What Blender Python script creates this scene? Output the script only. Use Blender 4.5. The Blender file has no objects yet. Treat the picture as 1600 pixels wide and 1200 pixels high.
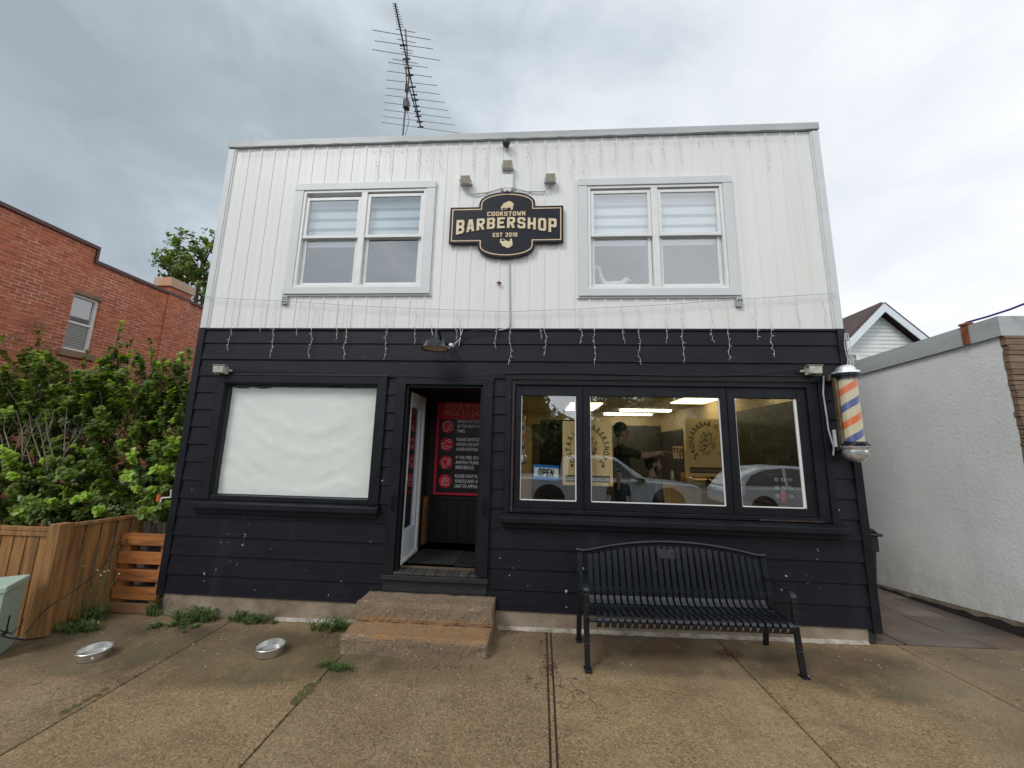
import bpy, bmesh, math, random
from mathutils import Vector, Matrix, noise
R = math.radians
PI = math.pi
scene = bpy.context.scene
col = scene.collection
rnd = random.Random(7)

# ------------------------------------------------------------------ camera
CAM = Vector((0, -4.5, 1.92))
CR = Matrix(((0.99772, -0.01123, 0.0666), (0.06378, -0.16771, -0.98377), (0.02221, 0.98577, -0.16661)))
cd = bpy.data.cameras.new('camera')
cd.sensor_width = 36
cd.lens = 13.5
cd.clip_start = 0.05
cd.clip_end = 3000
cam = bpy.data.objects.new('camera', cd)
col.objects.link(cam)
cam.matrix_world = Matrix.Translation(CAM) @ CR.to_4x4()
scene.camera = cam


def at(px, py, Y):
    """real point on the plane y=Y seen at photo pixel (surveying helper)"""
    r = CR @ Vector((px - 800, 600 - py, -600))
    return CAM + r * ((Y - CAM.y) / r.y)


def atz(px, py, z):
    r = CR @ Vector((px - 800, 600 - py, -600))
    return CAM + r * ((z - CAM.z) / r.z)


def atx(px, py, x):
    r = CR @ Vector((px - 800, 600 - py, -600))
    return CAM + r * ((x - CAM.x) / r.x)


# ------------------------------------------------------------------ world, sun, exposure
SUN_EL, SUN_AZ = R(46), R(218)
world = bpy.data.worlds.new('World')
scene.world = world
world.use_nodes = True
wt = world.node_tree
wt.nodes.clear()


def wn(t, **k):
    n = wt.nodes.new(t)
    for a, b in k.items():
        setattr(n, a, b)
    return n


def wmath(op, a, b=None, clamp=False):
    n = wt.nodes.new('ShaderNodeMath')
    n.operation = op
    n.use_clamp = clamp
    for i, v in enumerate((a, b)):
        if v is None:
            continue
        if isinstance(v, (int, float)):
            n.inputs[i].default_value = v
        else:
            wt.links.new(v, n.inputs[i])
    return n.outputs[0]


wo = wn('ShaderNodeOutputWorld')
sky = wn('ShaderNodeTexSky', sky_type='NISHITA', sun_disc=False)
sky.sun_elevation = SUN_EL
sky.sun_rotation = SUN_AZ
b1 = wn('ShaderNodeBackground')
b1.inputs[1].default_value = 0.1
wt.links.new(sky.outputs[0], b1.inputs[0])
tc = wn('ShaderNodeTexCoord')
sx = wn('ShaderNodeSeparateXYZ')
wt.links.new(tc.outputs['Generated'], sx.inputs[0])
mp = wn('ShaderNodeMapping')
mp.inputs['Scale'].default_value = (1.0, 1.0, 1.9)
mp.inputs['Rotation'].default_value = (0.2, 0.5, 0.3)
wt.links.new(tc.outputs['Generated'], mp.inputs[0])
nz = wn('ShaderNodeTexNoise')
nz.inputs['Scale'].default_value = 1.9
nz.inputs['Detail'].default_value = 7
nz.inputs['Roughness'].default_value = 0.5
nz.inputs['Distortion'].default_value = 0.35
wt.links.new(mp.outputs[0], nz.inputs['Vector'])
# cloud cover: heavy to the west, thin and bright to the east and towards the sun
g = wmath('MULTIPLY', sx.outputs[0], 0.60)
up = wmath('MULTIPLY', sx.outputs[2], -0.05)
nz2 = wn('ShaderNodeTexNoise')
nz2.inputs['Scale'].default_value = 5.5
nz2.inputs['Detail'].default_value = 8
nz2.inputs['Roughness'].default_value = 0.6
nz2.inputs['Distortion'].default_value = 0.8
wt.links.new(mp.outputs[0], nz2.inputs['Vector'])
hz = wmath('ADD', wmath('MULTIPLY', wmath('SUBTRACT', nz.outputs[0], 0.5), 1.15), wmath('MULTIPLY', wmath('SUBTRACT', nz2.outputs[0], 0.5), 0.38))
t = wmath('ADD', wmath('ADD', wmath('ADD', g, up), hz), 0.59, True)
rp = wn('ShaderNodeValToRGB')
els = rp.color_ramp.elements
els[0].position = 0.0
els[0].color = (0.33, 0.39, 0.44, 1)
els[1].position = 1.0
els[1].color = (0.92, 0.93, 0.96, 1)
for p, c in ((0.2, (0.40, 0.465, 0.515)), (0.42, (0.56, 0.625, 0.68)), (0.6, (0.72, 0.765, 0.82)), (0.8, (0.81, 0.84, 0.885))):
    e = els.new(p)
    e.color = (*c, 1)
wt.links.new(t, rp.inputs[0])
b2 = wn('ShaderNodeBackground')
wt.links.new(rp.outputs[0], b2.inputs[0])
back = wmath('MULTIPLY', sx.outputs[1], -1.0, True)
wt.links.new(wmath('ADD', wmath('MULTIPLY', back, 0.6), 0.86), b2.inputs[1])
mx = wn('ShaderNodeMixShader')
mx.inputs[0].default_value = 0.96
wt.links.new(b1.outputs[0], mx.inputs[1])
wt.links.new(b2.outputs[0], mx.inputs[2])
wt.links.new(mx.outputs[0], wo.inputs[0])

sl = bpy.data.lights.new('sun', 'SUN')
sl.energy = 1.3
sl.angle = R(18)
sl.color = (1.0, 0.97, 0.92)
sun = bpy.data.objects.new('sun', sl)
col.objects.link(sun)
# from behind the camera's left shoulder
sd = Vector((math.sin(SUN_AZ) * math.cos(SUN_EL), math.cos(SUN_AZ) * math.cos(SUN_EL), math.sin(SUN_EL)))
sun.rotation_euler = sd.to_track_quat('Z', 'Y').to_euler()
scene.view_settings.view_transform = 'Standard'
scene.view_settings.look = 'None'
scene.view_settings.exposure = 0.38
scene.view_settings.gamma = 1.0

# ------------------------------------------------------------------ materials


def nmix(nt, fac, a, b, mode='MIX'):
    m = nt.nodes.new('ShaderNodeMix')
    m.data_type = 'RGBA'
    m.blend_type = mode
    for s, v in ((0, fac), (6, a), (7, b)):
        if isinstance(v, (int, float)):
            m.inputs[s].default_value = v
        elif isinstance(v, tuple):
            m.inputs[s].default_value = (*v[:3], 1)
        else:
            nt.links.new(v, m.inputs[s])
    return m.outputs[2]


def ntex(nt, scale, detail=4, rough=.55, stretch=None, kind='Noise', coord='Object', **k):
    c = nt.nodes.new('ShaderNodeTexCoord')
    v = c.outputs[coord]
    if stretch:
        mpn = nt.nodes.new('ShaderNodeMapping')
        mpn.inputs['Scale'].default_value = stretch
        nt.links.new(v, mpn.inputs[0])
        v = mpn.outputs[0]
    n = nt.nodes.new('ShaderNodeTex' + kind)
    n.inputs['Scale'].default_value = scale
    if kind == 'Noise':
        n.inputs['Detail'].default_value = detail
        n.inputs['Roughness'].default_value = rough
    nt.links.new(v, n.inputs['Vector'])
    return n.outputs[0]


def ramp(nt, v, p0, p1, c0=(0, 0, 0), c1=(1, 1, 1)):
    r = nt.nodes.new('ShaderNodeValToRGB')
    r.color_ramp.elements[0].position = p0
    r.color_ramp.elements[1].position = p1
    r.color_ramp.elements[0].color = (*c0, 1)
    r.color_ramp.elements[1].color = (*c1, 1)
    nt.links.new(v, r.inputs[0])
    return r.outputs[0]


MATS = {}


def pm(name, c, rough=.6, metal=0., var=.12, vscale=3., stretch=None, bump=0., bscale=60., c2=None, spec=.5, emit=None, coat=0.):
    if name in MATS:
        return MATS[name]
    m = bpy.data.materials.new(name)
    m.use_nodes = True
    nt = m.node_tree
    b = nt.nodes['Principled BSDF']
    b.inputs['Roughness'].default_value = rough
    b.inputs['Metallic'].default_value = metal
    b.inputs['Specular IOR Level'].default_value = spec
    b.inputs['Coat Weight'].default_value = coat
    if c2 is None:
        c2 = tuple(max(0, x * (1 - var)) for x in c)
        c = tuple(min(1, x * (1 + var)) for x in c)
    f = ramp(nt, ntex(nt, vscale, 5, .6, stretch), .35, .65)
    nt.links.new(nmix(nt, f, c, c2), b.inputs['Base Color'])
    if bump:
        bp = nt.nodes.new('ShaderNodeBump')
        bp.inputs['Strength'].default_value = bump
        bp.inputs['Distance'].default_value = .01
        nt.links.new(ntex(nt, bscale, 4, .6, stretch), bp.inputs['Height'])
        nt.links.new(bp.outputs[0], b.inputs['Normal'])
    if emit:
        b.inputs['Emission Color'].default_value = (*emit[0], 1)
        b.inputs['Emission Strength'].default_value = emit[1]
    MATS[name] = m
    return m


def glass(name, refl, tint=(.96, .975, .97)):
    m = bpy.data.materials.new(name)
    m.use_nodes = True
    nt = m.node_tree
    nt.nodes.clear()
    o = nt.nodes.new('ShaderNodeOutputMaterial')
    t_ = nt.nodes.new('ShaderNodeBsdfTransparent')
    t_.inputs[0].default_value = (*tint, 1)
    g_ = nt.nodes.new('ShaderNodeBsdfGlossy')
    g_.inputs['Roughness'].default_value = 0.0
    f = nt.nodes.new('ShaderNodeFresnel')
    f.inputs[0].default_value = 1.5
    a = nt.nodes.new('ShaderNodeMath')
    a.operation = 'MULTIPLY_ADD'
    a.inputs[1].default_value = .9
    a.inputs[2].default_value = refl
    a.use_clamp = True
    nt.links.new(f.outputs[0], a.inputs[0])
    ge = nt.nodes.new('ShaderNodeNewGeometry')
    bk = nt.nodes.new('ShaderNodeMath')
    bk.operation = 'SUBTRACT'
    bk.inputs[0].default_value = 1.0
    nt.links.new(ge.outputs['Backfacing'], bk.inputs[1])
    ml = nt.nodes.new('ShaderNodeMath')
    ml.operation = 'MULTIPLY'
    nt.links.new(bk.outputs[0], ml.inputs[0])
    nt.links.new(a.outputs[0], ml.inputs[1])
    x = nt.nodes.new('ShaderNodeMixShader')
    nt.links.new(ml.outputs[0], x.inputs[0])
    nt.links.new(t_.outputs[0], x.inputs[1])
    nt.links.new(g_.outputs[0], x.inputs[2])
    nt.links.new(x.outputs[0], o.inputs[0])
    MATS[name] = m
    return m


def xyz(nt, coord='Object'):
    c = nt.nodes.new('ShaderNodeTexCoord')
    s = nt.nodes.new('ShaderNodeSeparateXYZ')
    nt.links.new(c.outputs[coord], s.inputs[0])
    return s.outputs


def mth(nt, op, a, b=None, clamp=False):
    n = nt.nodes.new('ShaderNodeMath')
    n.operation = op
    n.use_clamp = clamp
    for i, v in enumerate((a, b)):
        if v is None:
            continue
        if isinstance(v, (int, float)):
            n.inputs[i].default_value = v
        else:
            nt.links.new(v, n.inputs[i])
    return n.outputs[0]


def blob(nt, o, cx, cy, rx, ry, i=0, j=1):
    """soft elliptical stain mask in object space"""
    a = mth(nt, 'POWER', mth(nt, 'DIVIDE', mth(nt, 'SUBTRACT', o[i], cx), rx), 2.0)
    b = mth(nt, 'POWER', mth(nt, 'DIVIDE', mth(nt, 'SUBTRACT', o[j], cy), ry), 2.0)
    return mth(nt, 'SUBTRACT', 1.0, mth(nt, 'ADD', a, b), True)


def concrete_mat(name, base, alt, stain=True, speck=1.0):
    m = pm(name, base, rough=.72, c2=alt, vscale=1.3)
    nt = m.node_tree
    b = nt.nodes['Principled BSDF']
    cur = b.inputs['Base Color'].links[0].from_socket
    # blotches
    f = ramp(nt, ntex(nt, 7, 6, .7), .35, .7)
    cur = nmix(nt, mth(nt, 'MULTIPLY', f, .7), cur, tuple(x * .56 for x in base))
    # exposed aggregate
    v = nt.nodes.new('ShaderNodeTexVoronoi')
    c = nt.nodes.new('ShaderNodeTexCoord')
    nt.links.new(c.outputs['Object'], v.inputs['Vector'])
    v.inputs['Scale'].default_value = 80
    sp = nt.nodes.new('ShaderNodeSeparateColor')
    nt.links.new(v.outputs['Color'], sp.inputs[0])
    tone = ramp(nt, sp.outputs[0], 0.0, 1.0, tuple(x * .30 for x in base), tuple(min(1, x * 1.8) for x in base))
    cur = nmix(nt, .40 * speck, cur, tone)
    near = mth(nt, 'LESS_THAN', v.outputs['Distance'], .5)
    lightp = mth(nt, 'MULTIPLY', mth(nt, 'GREATER_THAN', sp.outputs[1], .965), near)
    cur = nmix(nt, mth(nt, 'MULTIPLY', lightp, .7), cur, (.40, .36, .30))
    darkp = mth(nt, 'MULTIPLY', mth(nt, 'LESS_THAN', sp.outputs[2], .05), near)
    cur = nmix(nt, mth(nt, 'MULTIPLY', darkp, .8), cur, (.02, .016, .013))
    if stain:
        o = xyz(nt)
        n2 = mth(nt, 'MULTIPLY', ramp(nt, ntex(nt, 3.2, 6, .7), .3, .62), 1.0)
        tot = None
        for cx, cy, rx, ry, k in ((-3.0, -.72, 1.9, .55, 2.4), (-4.3, -.7, .9, .55, 2.0), (2.9, -.55, .8, .45, 2.2), (3.6, -1.3, .8, .8, .9), (-.9, -.8, .8, .3, .6), (4.4, -.4, .9, .5, 1.2)):
            q = mth(nt, 'MULTIPLY', blob(nt, o, cx, cy, rx, ry), k)
            tot = q if tot is None else mth(nt, 'ADD', tot, q, True)
        g_ = mth(nt, 'MULTIPLY', mth(nt, 'MULTIPLY', tot, n2, True), 1.0)
        cur = nmix(nt, g_, cur, (.055, .048, .018))
        # damp darker band beside the building
        wet = mth(nt, 'MULTIPLY', mth(nt, 'SUBTRACT', 1.0, mth(nt, 'ABSOLUTE', mth(nt, 'DIVIDE', mth(nt, 'ADD', o[1], .35), .5)), True), 1.0)
        wet = mth(nt, 'MULTIPLY', wet, ramp(nt, ntex(nt, 2.0, 5, .6), .3, .6))
        cur = nmix(nt, mth(nt, 'MULTIPLY', wet, .9), cur, (.045, .034, .021))
        br_ = ramp(nt, ntex(nt, 22, 4, .6, (1.6, .12, 1)), .3, .7)
        cur = nmix(nt, mth(nt, 'MULTIPLY', br_, .25), cur, tuple(x * .55 for x in base))
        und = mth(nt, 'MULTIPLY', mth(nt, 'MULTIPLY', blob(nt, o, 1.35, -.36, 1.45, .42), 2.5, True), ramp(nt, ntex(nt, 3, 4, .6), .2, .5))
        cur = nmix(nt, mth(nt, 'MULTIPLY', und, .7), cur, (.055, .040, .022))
        lt_ = ramp(nt, ntex(nt, .8, 6, .65, (1, 1, 1)), .48, .66)
        cur = nmix(nt, mth(nt, 'MULTIPLY', lt_, .36), cur, (.36, .27, .165))
        dk_ = ramp(nt, ntex(nt, 1.7, 6, .7, (1, 1.6, 1)), .54, .68)
        cur = nmix(nt, mth(nt, 'MULTIPLY', dk_, .45), cur, (.085, .055, .032))
        crk = nt.nodes.new('ShaderNodeTexVoronoi')
        crk.feature = 'DISTANCE_TO_EDGE'
        crk.inputs['Scale'].default_value = .42
        wv = nt.nodes.new('ShaderNodeVectorMath')
        wv.operation = 'ADD'
        cc_ = nt.nodes.new('ShaderNodeTexCoord')
        nn_ = nt.nodes.new('ShaderNodeTexNoise')
        nn_.inputs['Scale'].default_value = 3.5
        nn_.inputs['Detail'].default_value = 6
        nt.links.new(cc_.outputs['Object'], nn_.inputs['Vector'])
        nt.links.new(cc_.outputs['Object'], wv.inputs[0])
        nt.links.new(nn_.outputs['Color'], wv.inputs[1])
        nt.links.new(wv.outputs[0], crk.inputs['Vector'])
        ck = mth(nt, 'LESS_THAN', crk.outputs['Distance'], .0028)
        ck = mth(nt, 'MULTIPLY', ck, ramp(nt, ntex(nt, .6, 3, .6), .5, .56))
        cur = nmix(nt, mth(nt, 'MULTIPLY', ck, .75), cur, (.03, .022, .015))
        rust = mth(nt, 'MULTIPLY', ramp(nt, ntex(nt, 1.1, 5, .6, (1, 1, 1)), .5, .68), .38)
        cur = nmix(nt, rust, cur, (.16, .085, .05))
    nt.links.new(cur, b.inputs['Base Color'])
    bp = nt.nodes.new('ShaderNodeBump')
    bp.inputs['Strength'].default_value = .7
    bp.inputs['Distance'].default_value = .004
    h = mth(nt, 'ADD', mth(nt, 'MULTIPLY', v.outputs['Distance'], -1.0), mth(nt, 'MULTIPLY', ntex(nt, 28, 5, .7), 1.6))
    nt.links.new(h, bp.inputs['Height'])
    nt.links.new(bp.outputs[0], b.inputs['Normal'])
    return m


def brick_mat(name, c1, c2, mortar, axis='YZ', scale=1.0):
    m = pm(name, c1, rough=.85, c2=c2)
    nt = m.node_tree
    b = nt.nodes['Principled BSDF']
    o = xyz(nt)
    cb = nt.nodes.new('ShaderNodeCombineXYZ')
    nt.links.new(o[1 if axis == 'YZ' else 0], cb.inputs[0])
    nt.links.new(o[2], cb.inputs[1])
    br = nt.nodes.new('ShaderNodeTexBrick')
    nt.links.new(cb.outputs[0], br.inputs['Vector'])
    br.inputs['Scale'].default_value = 1.0
    br.inputs['Brick Width'].default_value = .215
    br.inputs['Row Height'].default_value = .072
    br.inputs['Mortar Size'].default_value = .0075
    br.inputs['Mortar Smooth'].default_value = .3
    br.inputs['Bias'].default_value = -.1
    br.inputs['Color1'].default_value = (*c1, 1)
    br.inputs['Color2'].default_value = (*c2, 1)
    br.inputs['Mortar'].default_value = (*mortar, 1)
    f = ramp(nt, ntex(nt, .9, 6, .65), .38, .66)
    cur = nmix(nt, mth(nt, 'MULTIPLY', f, .45), br.outputs[0], tuple(x * .62 for x in c1))
    mk = mth(nt, 'MULTIPLY', br.outputs['Fac'], ramp(nt, ntex(nt, .9, 5, .7), .42, .6))
    cur = nmix(nt, mk, cur, (.62, .46, .38))
    per = ramp(nt, ntex(nt, 1.0, 2, .5, (5.5, 5.5, 14)), .40, .62)
    cur = nmix(nt, mth(nt, 'MULTIPLY', per, .45), cur, tuple(x * .55 for x in c2))
    f2 = ramp(nt, ntex(nt, 2.6, 6, .7, (1, 1, 2.5)), .58, .72)
    cur = nmix(nt, mth(nt, 'MULTIPLY', f2, .35), cur, (.42, .30, .24))
    f3 = ramp(nt, ntex(nt, 1.7, 6, .75, (1, 2.5, .6)), .62, .74)
    cur = nmix(nt, mth(nt, 'MULTIPLY', f3, .55), cur, (.07, .03, .022))
    nt.links.new(cur, b.inputs['Base Color'])
    bp = nt.nodes.new('ShaderNodeBump')
    bp.inputs['Strength'].default_value = .6
    bp.inputs['Distance'].default_value = .01
    nt.links.new(mth(nt, 'ADD', mth(nt, 'MULTIPLY', br.outputs['Fac'], -1.0), mth(nt, 'MULTIPLY', ntex(nt, 40, 4), .5)), bp.inputs['Height'])
    nt.links.new(bp.outputs[0], b.inputs['Normal'])
    return m


def black_siding_mat():
    m = pm('black_paint', (.0065, .007, .0105), rough=.5, c2=(.0105, .011, .015), vscale=1.2, bump=.25, bscale=14, stretch=(1, 1, 5), spec=.22)
    nt = m.node_tree
    b = nt.nodes['Principled BSDF']
    cur = b.inputs['Base Color'].links[0].from_socket
    # chalky wash marks running down, dusty lower rows, chipped flecks of old white paint
    st = ramp(nt, ntex(nt, 1.0, 5, .6, (2.6, 1, .28)), .58, .8)
    cur = nmix(nt, mth(nt, 'MULTIPLY', st, .5), cur, (.026, .032, .05))
    du = ramp(nt, ntex(nt, 2.5, 6, .7, (1, 1, 2)), .55, .8)
    cur = nmix(nt, mth(nt, 'MULTIPLY', du, .35), cur, (.028, .028, .03))
    o = xyz(nt)
    ch = ntex(nt, 17, 3, .6, (1, 1, .8))
    msk = ntex(nt, 1.6, 3, .6)
    low = mth(nt, 'SUBTRACT', 1.0, mth(nt, 'DIVIDE', o[2], 3.2), True)
    chv = mth(nt, 'ADD', mth(nt, 'MULTIPLY', ch, .8), mth(nt, 'ADD', mth(nt, 'MULTIPLY', msk, .25), mth(nt, 'MULTIPLY', low, .05)))
    chp = ramp(nt, chv, .742, .75)
    cur = nmix(nt, chp, cur, (.42, .43, .43))
    nt.links.new(cur, b.inputs['Base Color'])
    return m


def white_siding_mat():
    m = pm('white_siding', (.72, .71, .675), rough=.42, c2=(.76, .755, .73), vscale=.8, stretch=(3, 1, .3), spec=.4)
    nt = m.node_tree
    b = nt.nodes['Principled BSDF']
    cur = b.inputs['Base Color'].links[0].from_socket
    st = ramp(nt, ntex(nt, 1.5, 6, .65, (5, 1, .25)), .6, .82)
    cur = nmix(nt, mth(nt, 'MULTIPLY', st, .22), cur, (.45, .41, .33))
    o = xyz(nt)
    topd = mth(nt, 'MULTIPLY', mth(nt, 'SUBTRACT', o[2], 5.55), 2.2, True)
    st2 = ramp(nt, ntex(nt, 4, 6, .7, (4, 1, .5)), .5, .75)
    cur = nmix(nt, mth(nt, 'MULTIPLY', mth(nt, 'MULTIPLY', topd, st2), .4), cur, (.40, .33, .28))
    nt.links.new(cur, b.inputs['Base Color'])
    return m


M_BLACK = black_siding_mat()
M_TRIM = pm('black_trim_paint', (.0085, .009, .0125), rough=.42, var=.3, vscale=4, bump=.15, bscale=25, spec=.28)
M_WHITE = white_siding_mat()
M_GREYTRIM = pm('grey_white_trim', (.60, .615, .615), rough=.45, var=.04)
M_VINYL = pm('white_vinyl', (.72, .72, .70), rough=.4, var=.04, vscale=8)
M_FLASH = pm('grey_flashing', (.40, .415, .415), rough=.45, var=.1, vscale=1.5, stretch=(1, 1, 4), bump=.1, bscale=3)
M_ROOF = pm('tar_roof', (.06, .06, .06), rough=.9)
M_FOUND = pm('foundation_concrete', (.29, .235, .17), rough=.9, c2=(.17, .125, .085), vscale=3.3, bump=.8, bscale=16)
M_BEIGE = pm('beige_wall_paint', (.52, .40, .22), rough=.6, var=.05)
M_CEIL = pm('cream_ceiling', (.62, .52, .34), rough=.8, var=.04)
M_BROWNP = pm('dark_brown_panel', (.05, .043, .038), rough=.5, var=.12)
M_DARKIN = pm('dark_interior', (.018, .017, .018), rough=.7)
M_ROOM = pm('grey_room_wall', (.10, .10, .11), rough=.8)
M_FLOORIN = pm('brown_floor', (.10, .07, .05), rough=.4)
M_SHOPGLASS = glass('shop_glass', .31)
M_UPGLASS = glass('house_glass', .30)
M_PAPERG = glass('paper_window_glass', .0, (.97, .98, .97))
M_CHROME = pm('chrome', (.78, .78, .79), rough=.25, metal=.8, var=.05)
M_STEEL = pm('stainless_steel', (.72, .71, .68), rough=.36, metal=1, var=.08)
M_BLKMETAL = pm('black_powder_coat', (.006, .0075, .011), rough=.2, var=.3, spec=.5, bump=.08, bscale=90, coat=.12)
M_WIRE = pm('white_wire', (.55, .55, .54), rough=.4)
M_CEDAR = pm('cedar', (.33, .165, .050), rough=.7, c2=(.155, .075, .026), vscale=2.2, stretch=(9, 9, .8), bump=.3, bscale=14)
M_OLDWOOD = pm('weathered_wood', (.11, .085, .065), rough=.85, c2=(.06, .045, .035), stretch=(10, 10, .8))
M_PALLET = pm('stained_pallet_wood', (.40, .145, .033), rough=.6, c2=(.17, .06, .018), vscale=2, stretch=(1.2, 8, 8), bump=.2, bscale=10)
M_RUST = pm('rust', (.30, .10, .03), rough=.8, c2=(.14, .05, .02), vscale=8)
M_BLACKPL = pm('black_plastic', (.014, .014, .015), rough=.45)

# ------------------------------------------------------------------ mesh building
ORG = {}


def tag(o, label=None, cat=None, group=None, kind=None):
    if label:
        o['label'] = label
    if cat:
        o['category'] = cat
    if group:
        o['group'] = group
    if kind:
        o['kind'] = kind
    return o


def thing(name, label, cat, loc=(0, 0, 0), group=None):
    o = bpy.data.objects.new(name, None)
    o.empty_display_size = .2
    col.objects.link(o)
    o.location = loc
    ORG[o.name] = Vector(loc)
    return tag(o, label, cat, group)


class MB:
    def __init__(s):
        s.v = []
        s.f = []
        s.m = []

    def add(s, vs, fs, mi=0):
        b = len(s.v)
        s.v += [tuple(v) for v in vs]
        s.f += [[b + i for i in f] for f in fs]
        s.m += [mi] * len(fs)
        return s

    def box(s, x0, x1, y0, y1, z0, z1, mi=0, mat=None):
        vs = [Vector((x, y, z)) for x in (x0, x1) for y in (y0, y1) for z in (z0, z1)]
        if mat is not None:
            vs = [mat @ v for v in vs]
        return s.add(vs, [(0, 1, 3, 2), (4, 6, 7, 5), (0, 4, 5, 1), (2, 3, 7, 6), (0, 2, 6, 4), (1, 5, 7, 3)], mi)

    def quad(s, a, b, c, d, mi=0):
        return s.add([a, b, c, d], [(0, 1, 2, 3)], mi)

    def bar(s, a, b, w, h, up=(0, 0, 1), mi=0):
        """rectangular bar from a to b, w across, h along up"""
        a, b = Vector(a), Vector(b)
        d = (b - a).normalized()
        u = Vector(up)
        u = (u - d * u.dot(d))
        u = u.normalized() if u.length > 1e-6 else d.orthogonal().normalized()
        sd_ = d.cross(u)
        vs = [p + sd_ * i * w / 2 + u * j * h / 2 for p in (a, b) for i in (-1, 1) for j in (-1, 1)]
        return s.add(vs, [(0, 2, 3, 1), (4, 5, 7, 6), (0, 1, 5, 4), (2, 6, 7, 3), (0, 4, 6, 2), (1, 3, 7, 5)], mi)

    def tube(s, pts, r, n=8, mi=0, cap=True):
        pts = [Vector(p) for p in pts]
        rs = r if isinstance(r, (list, tuple)) else [r] * len(pts)
        rings = []
        ref = None
        for i, p in enumerate(pts):
            d = (pts[min(i + 1, len(pts) - 1)] - pts[max(i - 1, 0)])
            d = d.normalized() if d.length > 1e-9 else Vector((0, 0, 1))
            if ref is None:
                ref = d.orthogonal().normalized()
            ref = ref - d * ref.dot(d)
            ref = ref.normalized() if ref.length > 1e-6 else d.orthogonal().normalized()
            o_ = d.cross(ref)
            rings.append([p + (ref * math.cos(2 * PI * k / n) + o_ * math.sin(2 * PI * k / n)) * rs[i] for k in range(n)])
        vs = [v for rg in rings for v in rg]
        fs = [(i * n + k, i * n + (k + 1) % n, (i + 1) * n + (k + 1) % n, (i + 1) * n + k) for i in range(len(pts) - 1) for k in range(n)]
        if cap:
            fs += [tuple(range(n))[::-1], tuple((len(pts) - 1) * n + k for k in range(n))]
        return s.add(vs, fs, mi)

    def lathe(s, prof, c=(0, 0, 0), n=24, axis='Z', mi=0, mat=None, cap=True):
        """prof: (radius, height) pairs"""
        vs = []
        c = Vector(c)
        for r_, h in prof:
            for k in range(n):
                a = 2 * PI * k / n
                v = Vector((r_ * math.cos(a), r_ * math.sin(a), h))
                if axis == 'Y':
                    v = Vector((v.x, -v.z, v.y))
                elif axis == 'X':
                    v = Vector((v.z, v.x, v.y))
                if mat is not None:
                    v = mat @ v
                vs.append(c + v)
        fs = [(i * n + k, i * n + (k + 1) % n, (i + 1) * n + (k + 1) % n, (i + 1) * n + k) for i in range(len(prof) - 1) for k in range(n)]
        if cap and prof[0][0] > 1e-6:
            fs.append(tuple(range(n))[::-1])
        if cap and prof[-1][0] > 1e-6:
            fs.append(tuple((len(prof) - 1) * n + k for k in range(n)))
        return s.add(vs, fs, mi)

    def sphere(s, c, r, n=12, m=8, sc=(1, 1, 1), mi=0, mat=None):
        vs = []
        c = Vector(c)
        for i in range(m + 1):
            th = PI * i / m
            for k in range(n):
                a = 2 * PI * k / n
                v = Vector((math.sin(th) * math.cos(a) * sc[0], math.sin(th) * math.sin(a) * sc[1], math.cos(th) * sc[2])) * r
                if mat is not None:
                    v = mat @ v
                vs.append(c + v)
        fs = [(i * n + k, (i + 1) * n + k, (i + 1) * n + (k + 1) % n, i * n + (k + 1) % n) for i in range(m) for k in range(n)]
        return s.add(vs, fs, mi)

    def prism(s, poly, d0, d1, axis='Y', mi=0):
        """polygon in the plane across `axis`, extruded d0..d1"""
        n = len(poly)

        def mk(p, d):
            return {'Y': (p[0], d, p[1]), 'Z': (p[0], p[1], d), 'X': (d, p[0], p[1])}[axis]
        vs = [mk(p, d0) for p in poly] + [mk(p, d1) for p in poly]
        fs = [tuple(range(n)), tuple(range(2 * n - 1, n - 1, -1))]
        fs += [(k, n + k, n + (k + 1) % n, (k + 1) % n) for k in range(n)]
        return s.add(vs, fs, mi)

    def frame(s, x0, x1, z0, z1, w, y0, y1, mi=0, top=None, bot=None):
        """rectangular frame, butted corners"""
        top = w if top is None else top
        bot = w if bot is None else bot
        s.box(x0, x0 + w, y0, y1, z0, z1, mi)
        s.box(x1 - w, x1, y0, y1, z0, z1, mi)
        s.box(x0 + w, x1 - w, y0, y1, z1 - top, z1, mi)
        s.box(x0 + w, x1 - w, y0, y1, z0, z0 + bot, mi)
        return s

    def build(s, name, mats, parent=None, smooth=False, bevel=0., origin=None, merge=False):
        org = ORG[parent.name] if parent is not None else Vector(origin or (0, 0, 0))
        me = bpy.data.meshes.new(name)
        me.from_pydata([(v[0] - org.x, v[1] - org.y, v[2] - org.z) for v in s.v], [], s.f)
        for mm in (mats if isinstance(mats, (list, tuple)) else [mats]):
            me.materials.append(mm)
        me.polygons.foreach_set('material_index', s.m)
        bm = bmesh.new()
        bm.from_mesh(me)
        if merge:
            bmesh.ops.remove_doubles(bm, verts=bm.verts, dist=1e-5)
        bmesh.ops.recalc_face_normals(bm, faces=bm.faces)
        bm.to_mesh(me)
        bm.free()
        if smooth:
            me.polygons.foreach_set('use_smooth', [True] * len(me.polygons))
            try:
                me.set_sharp_from_angle(angle=R(40))
            except Exception:
                pass
        me.update()
        o = bpy.data.objects.new(name, me)
        col.objects.link(o)
        if parent is not None:
            o.parent = parent
        else:
            o.location = org
        ORG[o.name] = org.copy()
        if bevel:
            b = o.modifiers.new('bevel', 'BEVEL')
            b.width = bevel
            b.segments = 2
            b.limit_method = 'ANGLE'
        return o


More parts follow.
